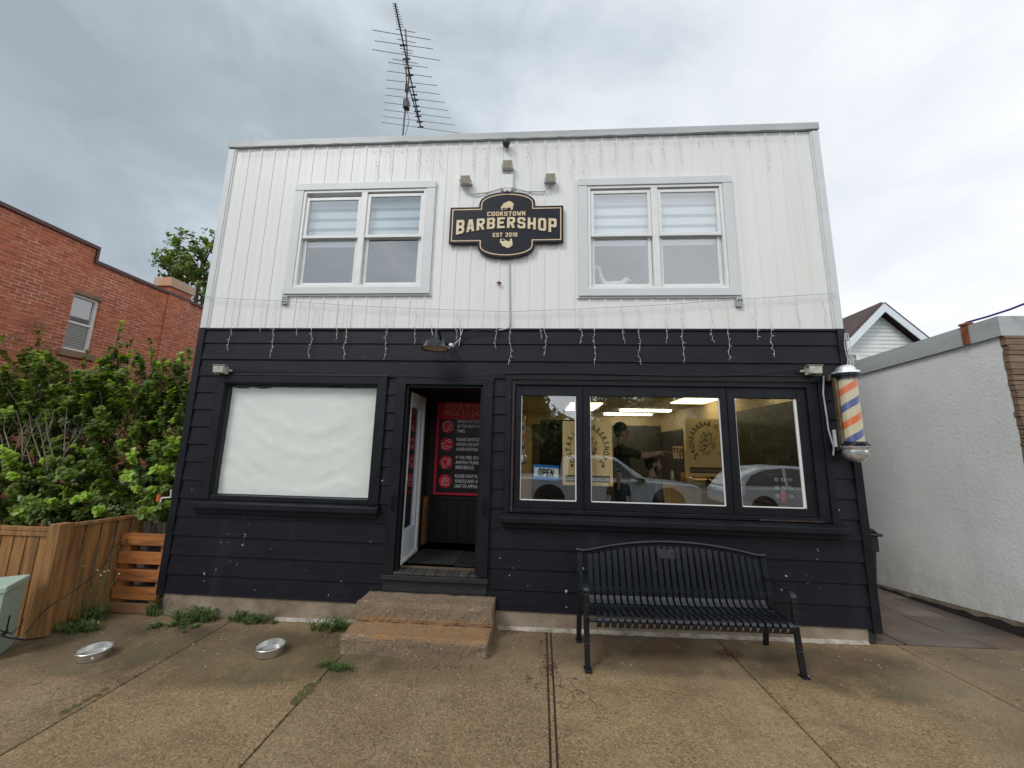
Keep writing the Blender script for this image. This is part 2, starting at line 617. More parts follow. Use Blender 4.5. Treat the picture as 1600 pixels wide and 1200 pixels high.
def raw(name, vs, fs, mis, mats, parent=None, origin=None):
    """fast build without normal recalculation (foliage)"""
    org = ORG[parent.name] if parent is not None else Vector(origin or (0, 0, 0))
    me = bpy.data.meshes.new(name)
    me.from_pydata([(v[0] - org.x, v[1] - org.y, v[2] - org.z) for v in vs], [], fs)
    for mm in mats:
        me.materials.append(mm)
    me.polygons.foreach_set('material_index', mis)
    me.update()
    o = bpy.data.objects.new(name, me)
    col.objects.link(o)
    if parent is not None:
        o.parent = parent
    else:
        o.location = org
    ORG[o.name] = org.copy()
    return o


def text_mesh(mb, txt, size, mat4, mi=0, bold=0., depth=.0, align='LEFT', xs=1.0, spacing=1.0):
    """flat lettering (built-in font) added to mb. Text runs along local +X, up local +Y, faces local +Z"""
    cu = bpy.data.curves.new('t', 'FONT')
    cu.body = txt
    cu.size = size
    cu.align_x = align
    cu.offset = bold
    cu.extrude = depth
    cu.resolution_u = 3
    cu.space_character = spacing
    ob = bpy.data.objects.new('t', cu)
    col.objects.link(ob)
    dg = bpy.context.evaluated_depsgraph_get()
    dg.update()
    me = bpy.data.meshes.new_from_object(ob.evaluated_get(dg))
    vs = [mat4 @ Vector((v.co.x * xs, v.co.y, v.co.z)) for v in me.vertices]
    fs = [tuple(p.vertices) for p in me.polygons]
    mb.add(vs, fs, mi)
    bpy.data.objects.remove(ob)
    bpy.data.meshes.remove(me)
    bpy.data.curves.remove(cu)


def facing(x, y, z, mirror=False):
    """text plane facing -Y at the point; mirrored if asked"""
    m = Matrix(((-1 if mirror else 1, 0, 0, x), (0, 0, -1, y), (0, 1, 0, z), (0, 0, 0, 1)))
    return m


def copy_thing(root, loc, rotz=0, label=None):
    r_ = root.copy()
    col.objects.link(r_)
    r_.location = loc
    r_.rotation_euler = (0, 0, rotz)
    if label:
        r_['label'] = label
    for ch in list(root.children):
        c = ch.copy()
        col.objects.link(c)
        c.parent = r_
        for g_ in ch.children:
            d = g_.copy()
            col.objects.link(d)
            d.parent = c
    return r_


def cells(x0, x1, z0, z1, ops):
    xs = sorted({x0, x1} | {v for o in ops for v in o[:2] if x0 < v < x1})
    out = []
    for a, b in zip(xs, xs[1:]):
        m = (a + b) / 2
        blk = sorted((o[2], o[3]) for o in ops if o[0] < m < o[1])
        z = z0
        for c, d in blk:
            if c > z:
                out.append((a, b, z, min(c, z1)))
            z = max(z, d)
        if z < z1:
            out.append((a, b, z, z1))
    return out


# ------------------------------------------------------------------ ground
GZ = lambda x, y: 0.02 + 0.012 * max(-6, min(6, x)) + 0.02 * max(-3.2, min(0, y))
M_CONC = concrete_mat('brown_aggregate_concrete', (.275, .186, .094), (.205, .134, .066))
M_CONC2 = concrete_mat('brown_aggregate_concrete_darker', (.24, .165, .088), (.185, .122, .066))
M_GAP = pm('joint_dirt', (.03, .024, .018), rough=.95, c2=(.035, .04, .015), vscale=6)
M_ASPH = pm('asphalt', (.05, .05, .052), rough=.9, bump=.3, bscale=80)
M_EARTH = pm('ground_earth', (.07, .075, .04), rough=1, c2=(.05, .06, .03), vscale=.2)

mb = MB()
mb.quad((-400, -400, -.35), (400, -400, -.35), (400, 400, -.35), (-400, 400, -.35))
tag(mb.build('ground', M_EARTH), kind='structure')

mb = MB()
# sub base under slabs, follows the pavement
nx = 12
mb.quad((-9.5, .02, GZ(-9.5, 0) - .03), (5.6, .02, GZ(5.6, 0) - .03), (5.6, -3.3, GZ(5.6, -3.3) - .03), (-9.5, -3.3, GZ(-9.5, -3.3) - .03))
mb.build('joint_bed', M_GAP)
bpy.data.objects['joint_bed']['kind'] = 'structure'


def slab(mb_, x0, x1, y0, y1, xb0=None, xb1=None, th=.08, mi=0):
    """one concrete slab with its top following the fall of the pavement; xb = x at y1 side"""
    xb0 = x0 if xb0 is None else xb0
    xb1 = x1 if xb1 is None else xb1
    p = [(x0, y0), (x1, y0), (xb1, y1), (xb0, y1)]
    vs = [(x, y, GZ(x, y)) for x, y in p] + [(x, y, GZ(x, y) - th) for x, y in p]
    mb_.add(vs, [(0, 1, 2, 3), (4, 7, 6, 5), (0, 4, 5, 1), (1, 5, 6, 2), (2, 6, 7, 3), (3, 7, 4, 0)], mi)


mb = MB()
JX = [(-9.4, -9.4), (-5.2, -5.2), (-3.37, -3.34), (-1.79, -1.80), (.095, .125), (.135, .17), (1.95, 1.86), (3.9, 3.62), (6.8, 6.6)]
for ki, ((a0, a1), (b0, b1)) in enumerate(zip(JX, JX[1:])):
    gp = .007
    slab(mb, a0 + gp, b0 - gp, -3.2, -.015, a1 + gp, b1 - gp, mi=(0, 1, 0, 1, 0, 0, 0, 1)[ki % 8])
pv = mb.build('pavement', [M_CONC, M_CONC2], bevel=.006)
tag(pv, kind='structure')

mb = MB()
mb.box(-60, 60, -3.36, -3.21, -.3, -.045)
tag(mb.build('kerb', pm('kerb_concrete', (.3, .28, .25), rough=.9), bevel=.02), kind='structure')
mb = MB()
mb.box(-60, 60, -16, -3.37, -.34, -.07)
tag(mb.build('road', M_ASPH), kind='structure')
mb = MB()
mb.box(-60, 60, -19, -16.01, -.34, -.04)
tag(mb.build('far_pavement', pm('pale_concrete', (.28, .26, .23), rough=.9)), kind='structure')

# alley pavers, falling to the back
M_PAVER = pm('alley_paver', (.17, .115, .08), rough=.5, c2=(.10, .072, .055), vscale=2.5, bump=.3, bscale=30)
mb = MB()
az = lambda x, y: .055 - .055 * y + .004 * x
rr = random.Random(3)
y = -.0
row = 0
while y < 9:
    d = .38 + .16 * (row % 3)
    x = 3.0 - rr.random() * .5
    while x < 5.6:
        w = rr.choice((.42, .62, .85))
        x0, x1, y0, y1 = x + .008, min(x + w, 5.7) - .008, y + .008, y + d - .008
        h = rr.uniform(-.003, .003)
        if x1 > x0 + .02:
            p = [(x0, y0), (x1, y0), (x1, y1), (x0, y1)]
            mb.add([(a, b, az(a, b) + h) for a, b in p] + [(a, b, az(a, b) - .05) for a, b in p],
                   [(0, 1, 2, 3), (0, 4, 5, 1), (1, 5, 6, 2), (2, 6, 7, 3), (3, 7, 4, 0)])
        x += w
    y += d
    row += 1
M_PAVER2 = pm('alley_paver_grey', (.13, .10, .082), rough=.45, c2=(.08, .064, .054), vscale=2.5, bump=.3, bscale=30)
M_PAVER3 = pm('alley_paver_tan', (.19, .145, .115), rough=.5, c2=(.12, .09, .075), vscale=2.5, bump=.3, bscale=30)
for fi in range(0, len(mb.m), 5):
    k_ = rr.choice((0, 0, 1, 2))
    mb.m[fi:fi + 5] = [k_] * 5
tag(mb.build('alley_paving', [M_PAVER, M_PAVER2, M_PAVER3], bevel=.004), kind='structure')
mb = MB()
mb.quad((2.6, -.02, az(3, 0) - .03), (5.9, -.02, az(3, 0) - .03), (5.9, 9, az(3, 9) - .03), (2.6, 9, az(3, 9) - .03))
tag(mb.build('alley_bed', M_GAP), kind='structure')

# ------------------------------------------------------------------ the shop building
XL, XR = -4.31, 3.475
ZT = 6.03
ZM = 3.36
ZB = .2
shop = thing('shop_building', 'two storey shop with white ribbed siding upstairs and black lap siding below', 'building', (0, 0, 0))
OP_L = (-3.85, -1.95, 1.30, 2.645)
OP_D = (-1.57, -.64, .52, 2.66)
OP_R = (-.28, 3.01, 1.25, 2.67)
UW = [(-3.275, -1.365, 3.81, 5.38), (.49, 2.387, 3.768, 5.355)]
mb = MB()
ops = [OP_L, OP_D, OP_R] + [(a + .1, b - .1, c + .08, d - .08) for a, b, c, d in UW]
for a, b, c, d in cells(XL + .02, XR - .02, 0.0, 5.95, ops):
    mb.box(a, b, .003, .13, c, d)
mb.box(XL + .02, XL + .12, .131, 9, 0, 5.95)
mb.box(XR - .12, XR - .02, .131, 9, 0, 5.95)
mb.box(XL + .121, XR - .121, 8.9, 9, 0, 5.95)
mb.build('wall', M_DARKIN, shop)

# lower lap siding
mb = MB()
lap = .212
nrow = 15
tro = [(-3.97, -1.82, 1.16, 2.73), (-1.68, -.53, .35, 2.72), (-.36, 3.19, 1.13, 2.78)]
for k in range(nrow):
    za, zb = ZB + k * lap, min(ZB + (k + 1) * lap, ZM + .01)
    if za >= zb:
        continue
    brk = sorted({za, zb} | {v for o in tro for v in (o[2], o[3]) if za < v < zb})
    off = rr.uniform(-.002, .002)
    yf = lambda z: -(.006 + off + .016 * (1 - (z - za) / lap))
    for c, d in zip(brk, brk[1:]):
        zc = (c + d) / 2
        xs = [XL]
        for o in sorted(tro):
            if o[2] < zc < o[3]:
                xs += [o[0], o[1]]
        xs.append(XR)
        for a, b in zip(xs[::2], xs[1::2]):
            # boards in lengths with butt joints
            cuts = [a]
            x = a + rr.uniform(1.2, 3.4)
            while x < b - .4:
                cuts.append(x)
                x += 3.66
            cuts.append(b)
            for p, q in zip(cuts, cuts[1:]):
                p2 = p + .0015
                q2 = q - .0015
                mb.quad((p2, yf(c), c), (q2, yf(c), c), (q2, yf(d), d), (p2, yf(d), d))
                if c == za:
                    mb.quad((p2, 0, c), (q2, 0, c), (q2, yf(c), c), (p2, yf(c), c))
for sxx, xx in ((-1, XL), (1, XR)):
    for k in range(nrow):
        za, zb = ZB + k * lap, min(ZB + (k + 1) * lap, ZM)
        xa, xb = xx + sxx * .02, xx + sxx * .005
        mb.quad((xa, 0, za), (xa, 9, za), (xb, 9, zb), (xb, 0, zb))
        mb.quad((xx, 0, za), (xx, 9, za), (xa, 9, za), (xa, 0, za))
low = mb.build('lower_siding', M_BLACK, shop)
mb = MB()
mb.box(XL - .03, XL + .055, -.032, .07, ZB - .01, ZM + .005)
mb.box(XR - .055, XR + .03, -.032, .07, ZB - .04, ZM + .005)
mb.box(XL + .056, XR - .056, -.028, 0, ZM - .022, ZM + .004)
mb.build('corner_trim', M_TRIM, shop, bevel=.004)
# upper ribbed steel siding: flat pans with a raised batten
mb = MB()
pitch = .1865
x = XL + .066
uo = [(a + .03, b - .03, c + .03, d - .03) for a, b, c, d in UW]
prof = []
while x < XR - .06:
    prof += [(x, -.006), (x + .004, -.014), (x + .024, -.014), (x + .028, -.006), (x + .107, -.0045), (x + .109, -.0062), (x + .113, -.0062), (x + .115, -.0045)]
    x += pitch
prof = [p for p in prof if p[0] < XR - .06] + [(XR - .06, -.006)]
for p, q in zip(prof, prof[1:]):
    m_ = (p[0] + q[0]) / 2
    z = ZM + .004
    segs = []
    for o in uo:
        if o[0] < m_ < o[1]:
            segs = [(z, o[2]), (o[3], 5.97)]
    if not segs:
        segs = [(z, 5.97)]
    for c, d in segs:
        mb.quad((p[0], p[1], c), (q[0], q[1], c), (q[0], q[1], d), (p[0], p[1], d))
for xx in (XL - .002, XR + .002):
    mb.quad((xx, 0, ZM), (xx, 9, ZM), (xx, 9, 5.97), (xx, 0, 5.97))
mb.build('upper_siding', M_WHITE, shop)
mb = MB()
mb.box(XL - .02, XL + .062, -.03, .07, ZM + .006, 5.96)
mb.box(XL + .062, XL + .084, -.022, 0, ZM + .006, 5.96)
mb.build('upper_corner_trim', M_GREYTRIM, shop)
mb = MB()
mb.box(XR - .062, XR + .02, -.03, .07, ZM + .006, 5.96)
mb.box(XR - .085, XR - .062, -.022, 0, ZM + .006, 5.96)
mb.build('upper_corner_trim', M_GREYTRIM, shop)
mb = MB()
mb.box(XL - .024, XR + .024, -.045, .3, 5.975, 6.07)
mb.box(XL - .027, XL + .3, -.048, .31, 5.972, 6.073)
mb.box(-.9, -.892, -.047, .3, 5.973, 6.072)
mb.box(XL - .024, XL + .2, .32, 9.05, 5.96, 6.068)
mb.box(XR - .2, XR + .024, .32, 9.05, 5.96, 6.068)
mb.build('parapet_cap', M_FLASH, shop, bevel=.006)
mb = MB()
mb.box(XL + .13, XR - .13, .14, 8.9, 5.7, 5.8)
mb.build('roof', M_ROOF, shop)
# foundation with a lip of pale mortar
mb = MB()
mb.box(-4.26, -1.86, -.004, .12, -.25, .198)
mb.box(-.43, 3.385, -.004, .12, -.25, .198)
mb.box(-1.86, -.43, .0, .12, -.25, .36)
fo = mb.build('foundation', M_FOUND, shop, bevel=.008)
mb = MB()
rs = random.Random(11)
for (xa, xb) in ((-2.9, -1.88), (-.40, 3.36)):
    n = int((xb - xa) / .05)
    lo = []
    hi = []
    for i in range(n + 1):
        x = xa + (xb - xa) * i / n
        lo.append((x, -.045 - rs.random() * .022))
        hi.append(x)
    mb = MB()
    for i in range(n):
        z0 = GZ(lo[i][0], 0) + .012
        z1 = GZ(lo[i + 1][0], 0) + .012
        mb.quad((lo[i][0], lo[i][1], z0 - .01), (lo[i + 1][0], lo[i + 1][1], z1 - .01), (lo[i + 1][0], -.005, z1 + .012), (lo[i][0], -.005, z0 + .012))
    mb.build('mortar_fillet', pm('pale_mortar', (.42, .38, .33), rough=.95, c2=(.20, .17, .13), vscale=9), fo)

# ---- interior shell (floor .56, ceiling 2.9)
FZ = .56
CZ = 2.9
IXL, IXR, IYB = -.42, 3.34, 6.2
mb = MB()
mb.box(IXL - .06, IXL, .132, IYB + .1, FZ, CZ)
mb.box(IXR, IXR + .012, .132, IYB, FZ, CZ)
mb.box(IXL + .001, IXR, IYB, IYB + .05, FZ, CZ)
for a, b, c, d in cells(IXL + .001, IXR - .001, FZ, CZ, [OP_R]):
    mb.box(a, b, .132, .142, c, d)
mb.build('interior_wall', M_BEIGE, shop)
mb = MB()
mb.box(XL + .13, XR - .13, .132, 8.8, FZ - .1, FZ)
mb.build('interior_floor', M_FLOORIN, shop)
mb = MB()
mb.box(XL + .13, XR - .13, .132, 8.8, CZ, CZ + .35)
mb.build('interior_ceiling', M_CEIL, shop)
mb = MB()
mb.box(IXL + .3, IXR - .001, IYB - .03, IYB - .001, FZ, 2.62)
mb.build('wall_panel', M_BROWNP, shop, bevel=.003)
mb = MB()
mb.box(IXR - .03, IXR - .001, 4.6, 6.1, FZ, 2.45)
mb.build('wall_panel', M_BROWNP, shop, bevel=.003)
mb = MB()
mb.box(IXR - .03, IXR - .001, 2.55, 3.55, FZ, 2.5)
mb.build('wall_panel', M_BROWNP, shop, bevel=.003)
mb = MB()
mb.box(IXR - .03, IXR - .001, .2, 2.3, FZ, 2.62)
mb.build('wall_panel', M_BROWNP, shop, bevel=.003)
mb = MB()
mb.box(.05, .75, 3.0, 3.03, FZ, 2.5)
mb.build('wall_panel', M_BROWNP, shop, bevel=.003)
mb = MB()
mb.frame(3.6, 4.2, 1.95, 2.55, .06, IXR - .04, IXR - .005)
iw = MB()
vsw = []
for v in mb.v:
    vsw.append((v[1], v[0], v[2]))
iw.add(vsw, mb.f)
iw.box(IXR - .02, IXR - .008, 3.66, 4.14, 2.01, 2.49, 1)
iw.build('side_window', [M_VINYL, pm('bright_window', (.5, .6, .7), rough=.3, emit=((.6, .75, .85), .5))], shop)

# ---- upstairs rooms
mb = MB()
mb.box(XL + .13, XR - .13, 3.2, 3.3, 3.3, 5.68)
mb.box(XL + .13, XR - .13, .14, 3.2, 3.3, 3.34)
mb.box(XL + .13, XR - .13, .14, 3.2, 5.6, 5.68)
mb.build('upstairs_room', M_ROOM, shop)
M_BLIND = pm('blind_fabric', (.70, .77, .80), rough=.8, var=.03)
M_SHEER = pm('sheer_fabric', (.26, .34, .40), rough=.8, var=.03)
for wi, (x0, x1, z0, z1) in enumerate(UW):
    mb = MB()
    # outer trim: side boards, head board, sill board
    mb.box(x0, x0 + .115, -.04, -.001, z0 + .095, z1 - .10, 0)
    mb.box(x1 - .115, x1, -.04, -.001, z0 + .095, z1 - .10, 0)
    mb.box(x0 - .004, x1 + .004, -.044, -.001, z1 - .098, z1, 0)
    mb.box(x0 - .004, x1 + .004, -.05, -.001, z0, z0 + .093, 0)
    mb.box(x0 - .02, x1 + .02, -.03, -.001, z0 - .022, z0 - .002, 1)
    win = mb.build('window', [M_GREYTRIM, M_VINYL], shop, bevel=.004)
    mb = MB()
    ix0, ix1, iz0, iz1 = x0 + .117, x1 - .117, z0 + .095, z1 - .10
    mid = (ix0 + ix1) / 2
    mb.frame(ix0, ix1, iz0, iz1, .035, -.03, .06)
    mb.box(mid - .04, mid + .04, -.028, .06, iz0 + .036, iz1 - .036)
    mb.build('frame', M_VINYL, win, bevel=.003)
    zm = iz0 + (iz1 - iz0) * .515
    for ui, (a, b) in enumerate(((ix0 + .037, mid - .042), (mid + .042, ix1 - .037))):
        gap = .055 if (wi, ui) == (0, 0) else .018
        mb = MB()
        mb.frame(a, b, zm - .018, iz1 - .037 - gap, .042, -.012, .018)   # upper sash, outside
        mb.frame(a + .004, b - .004, iz0 + .038, zm + .02, .045, .022, .05)  # lower sash, inside
        mb.box(a + .002, b - .002, -.018, -.013, zm - .018, zm + .022)
        mb.build('sash', M_VINYL, win, bevel=.003)
        mb = MB()
        mb.box(a + .04, b - .04, .001, .006, zm + .02, iz1 - .078 - gap)
        mb.box(a + .045, b - .045, .034, .039, iz0 + .08, zm - .02)
        mb.build('pane', M_UPGLASS, win)
        mb = MB()
        zt = iz1 - .05
        zz = zt - .06
        mb.box(a + .03, b - .03, .07, .09, zz, zt, 0)
        per = .142
        end = zm - (.10 if ui == wi or wi == 1 else -.01)
        i = 0
        while zz > end:
            h = min(.095, zz - end)
            mb.box(a + .02, b - .02, .075, .078, zz - h, zz, 0)
            zz -= h
            h2 = min(.047, max(0, zz - end))
            if h2 > .002:
                mb.box(a + .02, b - .02, .0755, .0775, zz - h2, zz, 1)
            zz -= .047
        mb.build('blind', [M_BLIND, M_SHEER], win)

# ---- display window with paper
mb = MB()
mb.box(-3.985, -3.872, -.045, -.001, 1.25, 2.74)
mb.box(-1.93, -1.812, -.045, -.001, 1.25, 2.74)
mb.box(-3.871, -1.931, -.045, -.001, 2.655, 2.74)
mb.box(-4.0, -1.80, -.05, -.001, 2.742, 2.765)
mb.box(-3.90, -3.862, -.03, .09, 1.25, 2.654)
mb.box(-1.94, -1.905, -.03, .09, 1.25, 2.654)
mb.box(-3.861, -1.941, -.03, .09, 2.64, 2.6545)
mb.box(-3.861, -1.941, -.03, .09, 1.25, 1.305)
dw = mb.build('display_window', M_TRIM, shop, bevel=.004)
mb = MB()
mb.prism([(-.115, 1.165), (-.115, 1.225), (-.001, 1.25), (-.001, 1.165)], -4.07, -1.785, 'X')
mb.box(-4.0, -1.82, -.04, -.001, 1.095, 1.163)
mb.build('sill', M_TRIM, dw, bevel=.004)
mb = MB()
mb.box(-3.861, -1.941, .035, .041, 1.306, 2.639)
mb.build('pane', M_PAPERG, dw)
# wrinkled white paper taped inside
mb = MB()
nxx, nzz = 70, 50
vs = []
for j in range(nzz + 1):
    for i in range(nxx + 1):
        u, v = i / nxx, j / nzz
        x = -3.855 + u * 1.905
        z = 1.312 + v * 1.31
        if j == nzz:
            z -= .006 + .012 * abs(noise.noise(Vector((x * 5, 3, 0)))) + (.02 if u < .28 else 0) * abs(math.sin(u * 22))
        ph = v - 1.5 * (u - .55) ** 2
        cen = math.exp(-((u - .55) / .33) ** 2)
        w = .009 * noise.noise(Vector((ph * 5.5, u * .6, 1))) * (.35 + cen) + .006 * noise.noise(Vector((ph * 12, u * 1.3, 4))) * (.15 + cen * .8)
        w += .006 * abs(noise.noise(Vector((x * 3.5 + z * 3, z * 3.2, 5)))) + .0035 * noise.noise(Vector((x * 9, z * 10, 9)))
        vs.append((x, .066 - w, z))
fs = [(j * (nxx + 1) + i, j * (nxx + 1) + i + 1, (j + 1) * (nxx + 1) + i + 1, (j + 1) * (nxx + 1) + i) for j in range(nzz) for i in range(nxx)]
mb.add(vs, fs)
mb.build('paper_cover', pm('white_paper', (.80, .81, .785), rough=.8, var=.02), dw, smooth=True)

# ---- doorway
mb = MB()
mb.box(-1.69, -1.575, -.06, .11, .525, 2.70)
mb.box(-.642, -.525, -.06, .11, .525, 2.70)
mb.box(-1.574, -.643, -.06, .11, 2.655, 2.70)
mb.box(-1.70, -.515, -.05, -.001, 2.702, 2.745)
mb.box(-1.573, -1.545, -.02, .09, .53, 2.654)
mb.box(-.672, -.644, -.02, .09, .53, 2.654)
mb.box(-1.544, -.673, -.02, .09, 2.625, 2.653)
dr = mb.build('doorway', M_TRIM, shop, bevel=.004)
mb = MB()
mb.box(-1.70, -.515, -.075, -.001, .47, .52)
mb.box(-1.69, -.53, -.035, -.001, .345, .467)
mb.box(-1.69, -.53, -.028, -.001, .205, .342)
mb.build('threshold', pm('worn_black_wood', (.008, .008, .010), rough=.6, c2=(.020, .019, .019), vscale=6, stretch=(1, 6, 6)), dr, bevel=.005)
mb = MB()
x = -1.60
while x < -.62:
    w = .125
    mb.box(x + .003, min(x + w, -.6) - .003, -.05, .16, .522, .545)
    x += w
mb.box(-1.60, -.40, .16, 1.3, .50, .56)
mb.build('floorboards', pm('worn_black_boards', (.018, .018, .018), rough=.7, c2=(.055, .05, .045), vscale=3.5, stretch=(3, 1, 1)), dr, bevel=.004)
mb = MB()
mb.box(-1.52, -.95, .24, .86, .562, .574)
mb.box(-.94, -.50, .2, .82, .562, .571)
for k in range(16):
    mb.box(-.92 + k * .026, -.91 + k * .026, .22, .8, .5715, .579)
dm_ = mb.build('doormat', pm('black_rubber_mat', (.009, .009, .009), rough=.9, bump=.8, bscale=120), origin=(-1.2, .5, .56))
tag(dm_, 'black rubber doormats lying inside the recessed entrance', 'doormat')
mb = MB()
mb.box(-1.75, -1.63, .132, 1.35, .5, CZ)     # recess left wall
mb.box(-.42 + .0, -.40, .132, 1.35, .5, CZ)
mb.box(-1.629, -.43, 1.30, 1.36, .5, CZ)
mb.box(-1.629, -.43, .132, 1.299, 2.72, CZ - .001)
mb.build('recess_wall', M_DARKIN, dr)
mb = MB()
bx = -1.60
while bx < -.46:
    mb.box(bx, bx + .148, 1.285, 1.299, .58, 1.16)
    bx += .153
mb.box(-1.61, -.43, 1.27, 1.299, 1.165, 1.21)
mb.box(-1.61, -.43, 1.28, 1.299, .56, .578)
mb.build('wainscot', pm('black_gloss_boards', (.010, .010, .012), rough=.45), dr, bevel=.002)
mb = MB()
mb.box(-1.625, -1.58, 1.15, 1.27, .56, 1.22)
mb.build('bare_stud', pm('torn_raw_wood', (.33, .14, .04), rough=.9, c2=(.12, .05, .02), vscale=14, bump=.8), dr)
# white glazed entrance door in the left wall of the recess
mb = MB()


def lbox(m, y0, y1, z0, z1, x0, x1, mi=0):
    m.box(x0, x1, y0, y1, z0, z1, mi)


X0, X1 = -1.628, -1.575
lbox(mb, .14, .185, .601, 2.60, X0, X1 + .008)
lbox(mb, .725, .785, .601, 2.60, X0, X1 + .012)
lbox(mb, .186, .724, 2.53, 2.60, X0, X1 + .008)
lbox(mb, .14, .785, .562, .60, X0, X1 + .02)
lbox(mb, .19, .26, .605, 2.525, X0, X1 - .01, 1)
lbox(mb, .64, .72, .605, 2.525, X0, X1 - .01, 1)
lbox(mb, .261, .639, 2.42, 2.525, X0, X1 - .01, 1)
lbox(mb, .261, .639, .605, .92, X0, X1 - .01, 1)
ed = mb.build('entrance_door', [M_VINYL, pm('pale_blue_white_door', (.60, .66, .74), rough=.4, var=.02)], shop, bevel=.004)
mb = MB()
lbox(mb, .262, .638, .925, 2.415, X0 + .01, X0 + .016)
mb.build('pane', M_SHOPGLASS, ed)
for hx, hz in ((-1.625, 1.30), (-.585, 1.28)):
    mb = MB()
    mb.tube([(hx, -.06, hz - .09), (hx, -.10, hz - .075), (hx, -.10, hz + .075), (hx, -.06, hz + .09)], .009, 8)
    mb.build('door_pull', M_BLKMETAL, shop, smooth=True)

# ---- big shop window, three lights
mb = MB()
mb.box(-.372, -.305, -.045, -.001, 1.20, 2.79)
mb.box(3.135, 3.20, -.045, -.001, 1.20, 2.79)
mb.box(-.304, 3.134, -.045, -.001, 2.73, 2.79)
mb.box(-.39, 3.21, -.052, -.001, 2.792, 2.815)
mb.box(-.304, -.262, -.028, .10, 1.22, 2.729)
mb.box(3.02, 3.134, -.028, .10, 1.22, 2.729)
mb.box(-.261, 3.019, -.028, .10, 2.672, 2.729)
mb.box(-.261, 3.019, -.028, .10, 1.22, 1.262)
sw = mb.build('shop_window', M_TRIM, shop, bevel=.004)
mb = MB()
mb.prism([(-.125, 1.125), (-.125, 1.18), (-.001, 1.215), (-.001, 1.125)], -.40, 3.27, 'X')
mb.box(-.37, 3.2, -.05, -.001, 1.06, 1.123)
mb.build('sill', M_TRIM, sw, bevel=.004)
mb = MB()
GL = [(-.188, .45), (.612, 2.078), (2.244, 2.92)]
edges = [(-.26, .525), (.535, 2.155), (2.165, 3.018)]
for (a, b), (c, d) in zip(edges, GL):
    mb.box(a, c, .0, .06, 1.264, 2.67)
    mb.box(d, b, .0, .06, 1.264, 2.67)
    mb.box(c, d, .0, .06, 2.55, 2.67)
    mb.box(c, d, .0, .06, 1.264, 1.352)
for xx in (.525, 2.155):
    mb.box(xx + .0005, xx + .0095, -.012, .06, 1.264, 2.67)
mb.build('frame', M_TRIM, sw, bevel=.004)
mb = MB()
for c, d in GL:
    w = .012
    mb.box(c, c + w * .7, .012, .03, 1.352, 2.55)
    mb.box(d - w * (2.3 if c > 2 else 1), d, .012, .03, 1.352, 2.55)
    mb.box(c + w, d - w * 1.1, .012, .03, 1.352, 1.362)
mb.build('spacer', M_VINYL, sw)
mb = MB()
mb.box(-.286, -.262, -.03, -.0285, 2.60, 2.728)
mb.box(-.29, 3.06, -.031, -.0285, 2.715, 2.728)
mb.box(-.29, -.272, -.031, -.0285, 1.23, 2.70)
mb.box(2.4, 3.06, -.031, -.0285, 1.222, 1.236)
mb.build('weathered_bead', pm('peeling_brown_wood', (.075, .035, .02), rough=.8, c2=(.014, .014, .016), vscale=5, stretch=(2, 1, 2)), sw)
for c, d in GL:
    mb = MB()
    mb.box(c + .004, d - .004, .018, .024, 1.354, 2.548)
    mb.build('pane', M_SHOPGLASS, sw)

# cables stapled along the siding
mb = MB()
pts = [at(px, py, -.045) for px, py in ((365, 577), (440, 580), (520, 583), (606, 588))]
mb.tube(pts, .004, 6)
pts = [at(px, py, -.055) for px, py in ((606, 587), (680, 590), (700, 591), (780, 584), (900, 583), (1000, 586), (1090, 588), (1180, 586), (1235, 578), (1255, 579))]
mb.tube(pts, .0045, 6)
mb.tube([at(px, py, -.06) for px, py in ((784, 517), (765, 516), (745, 516), (728, 520), (718, 527), (712, 534))], .0055, 6)
tag(mb.build('cable', M_BLACKPL, origin=(0, 0, 0)), 'black cable running over the lower windows to the right flood lamp', 'cable')

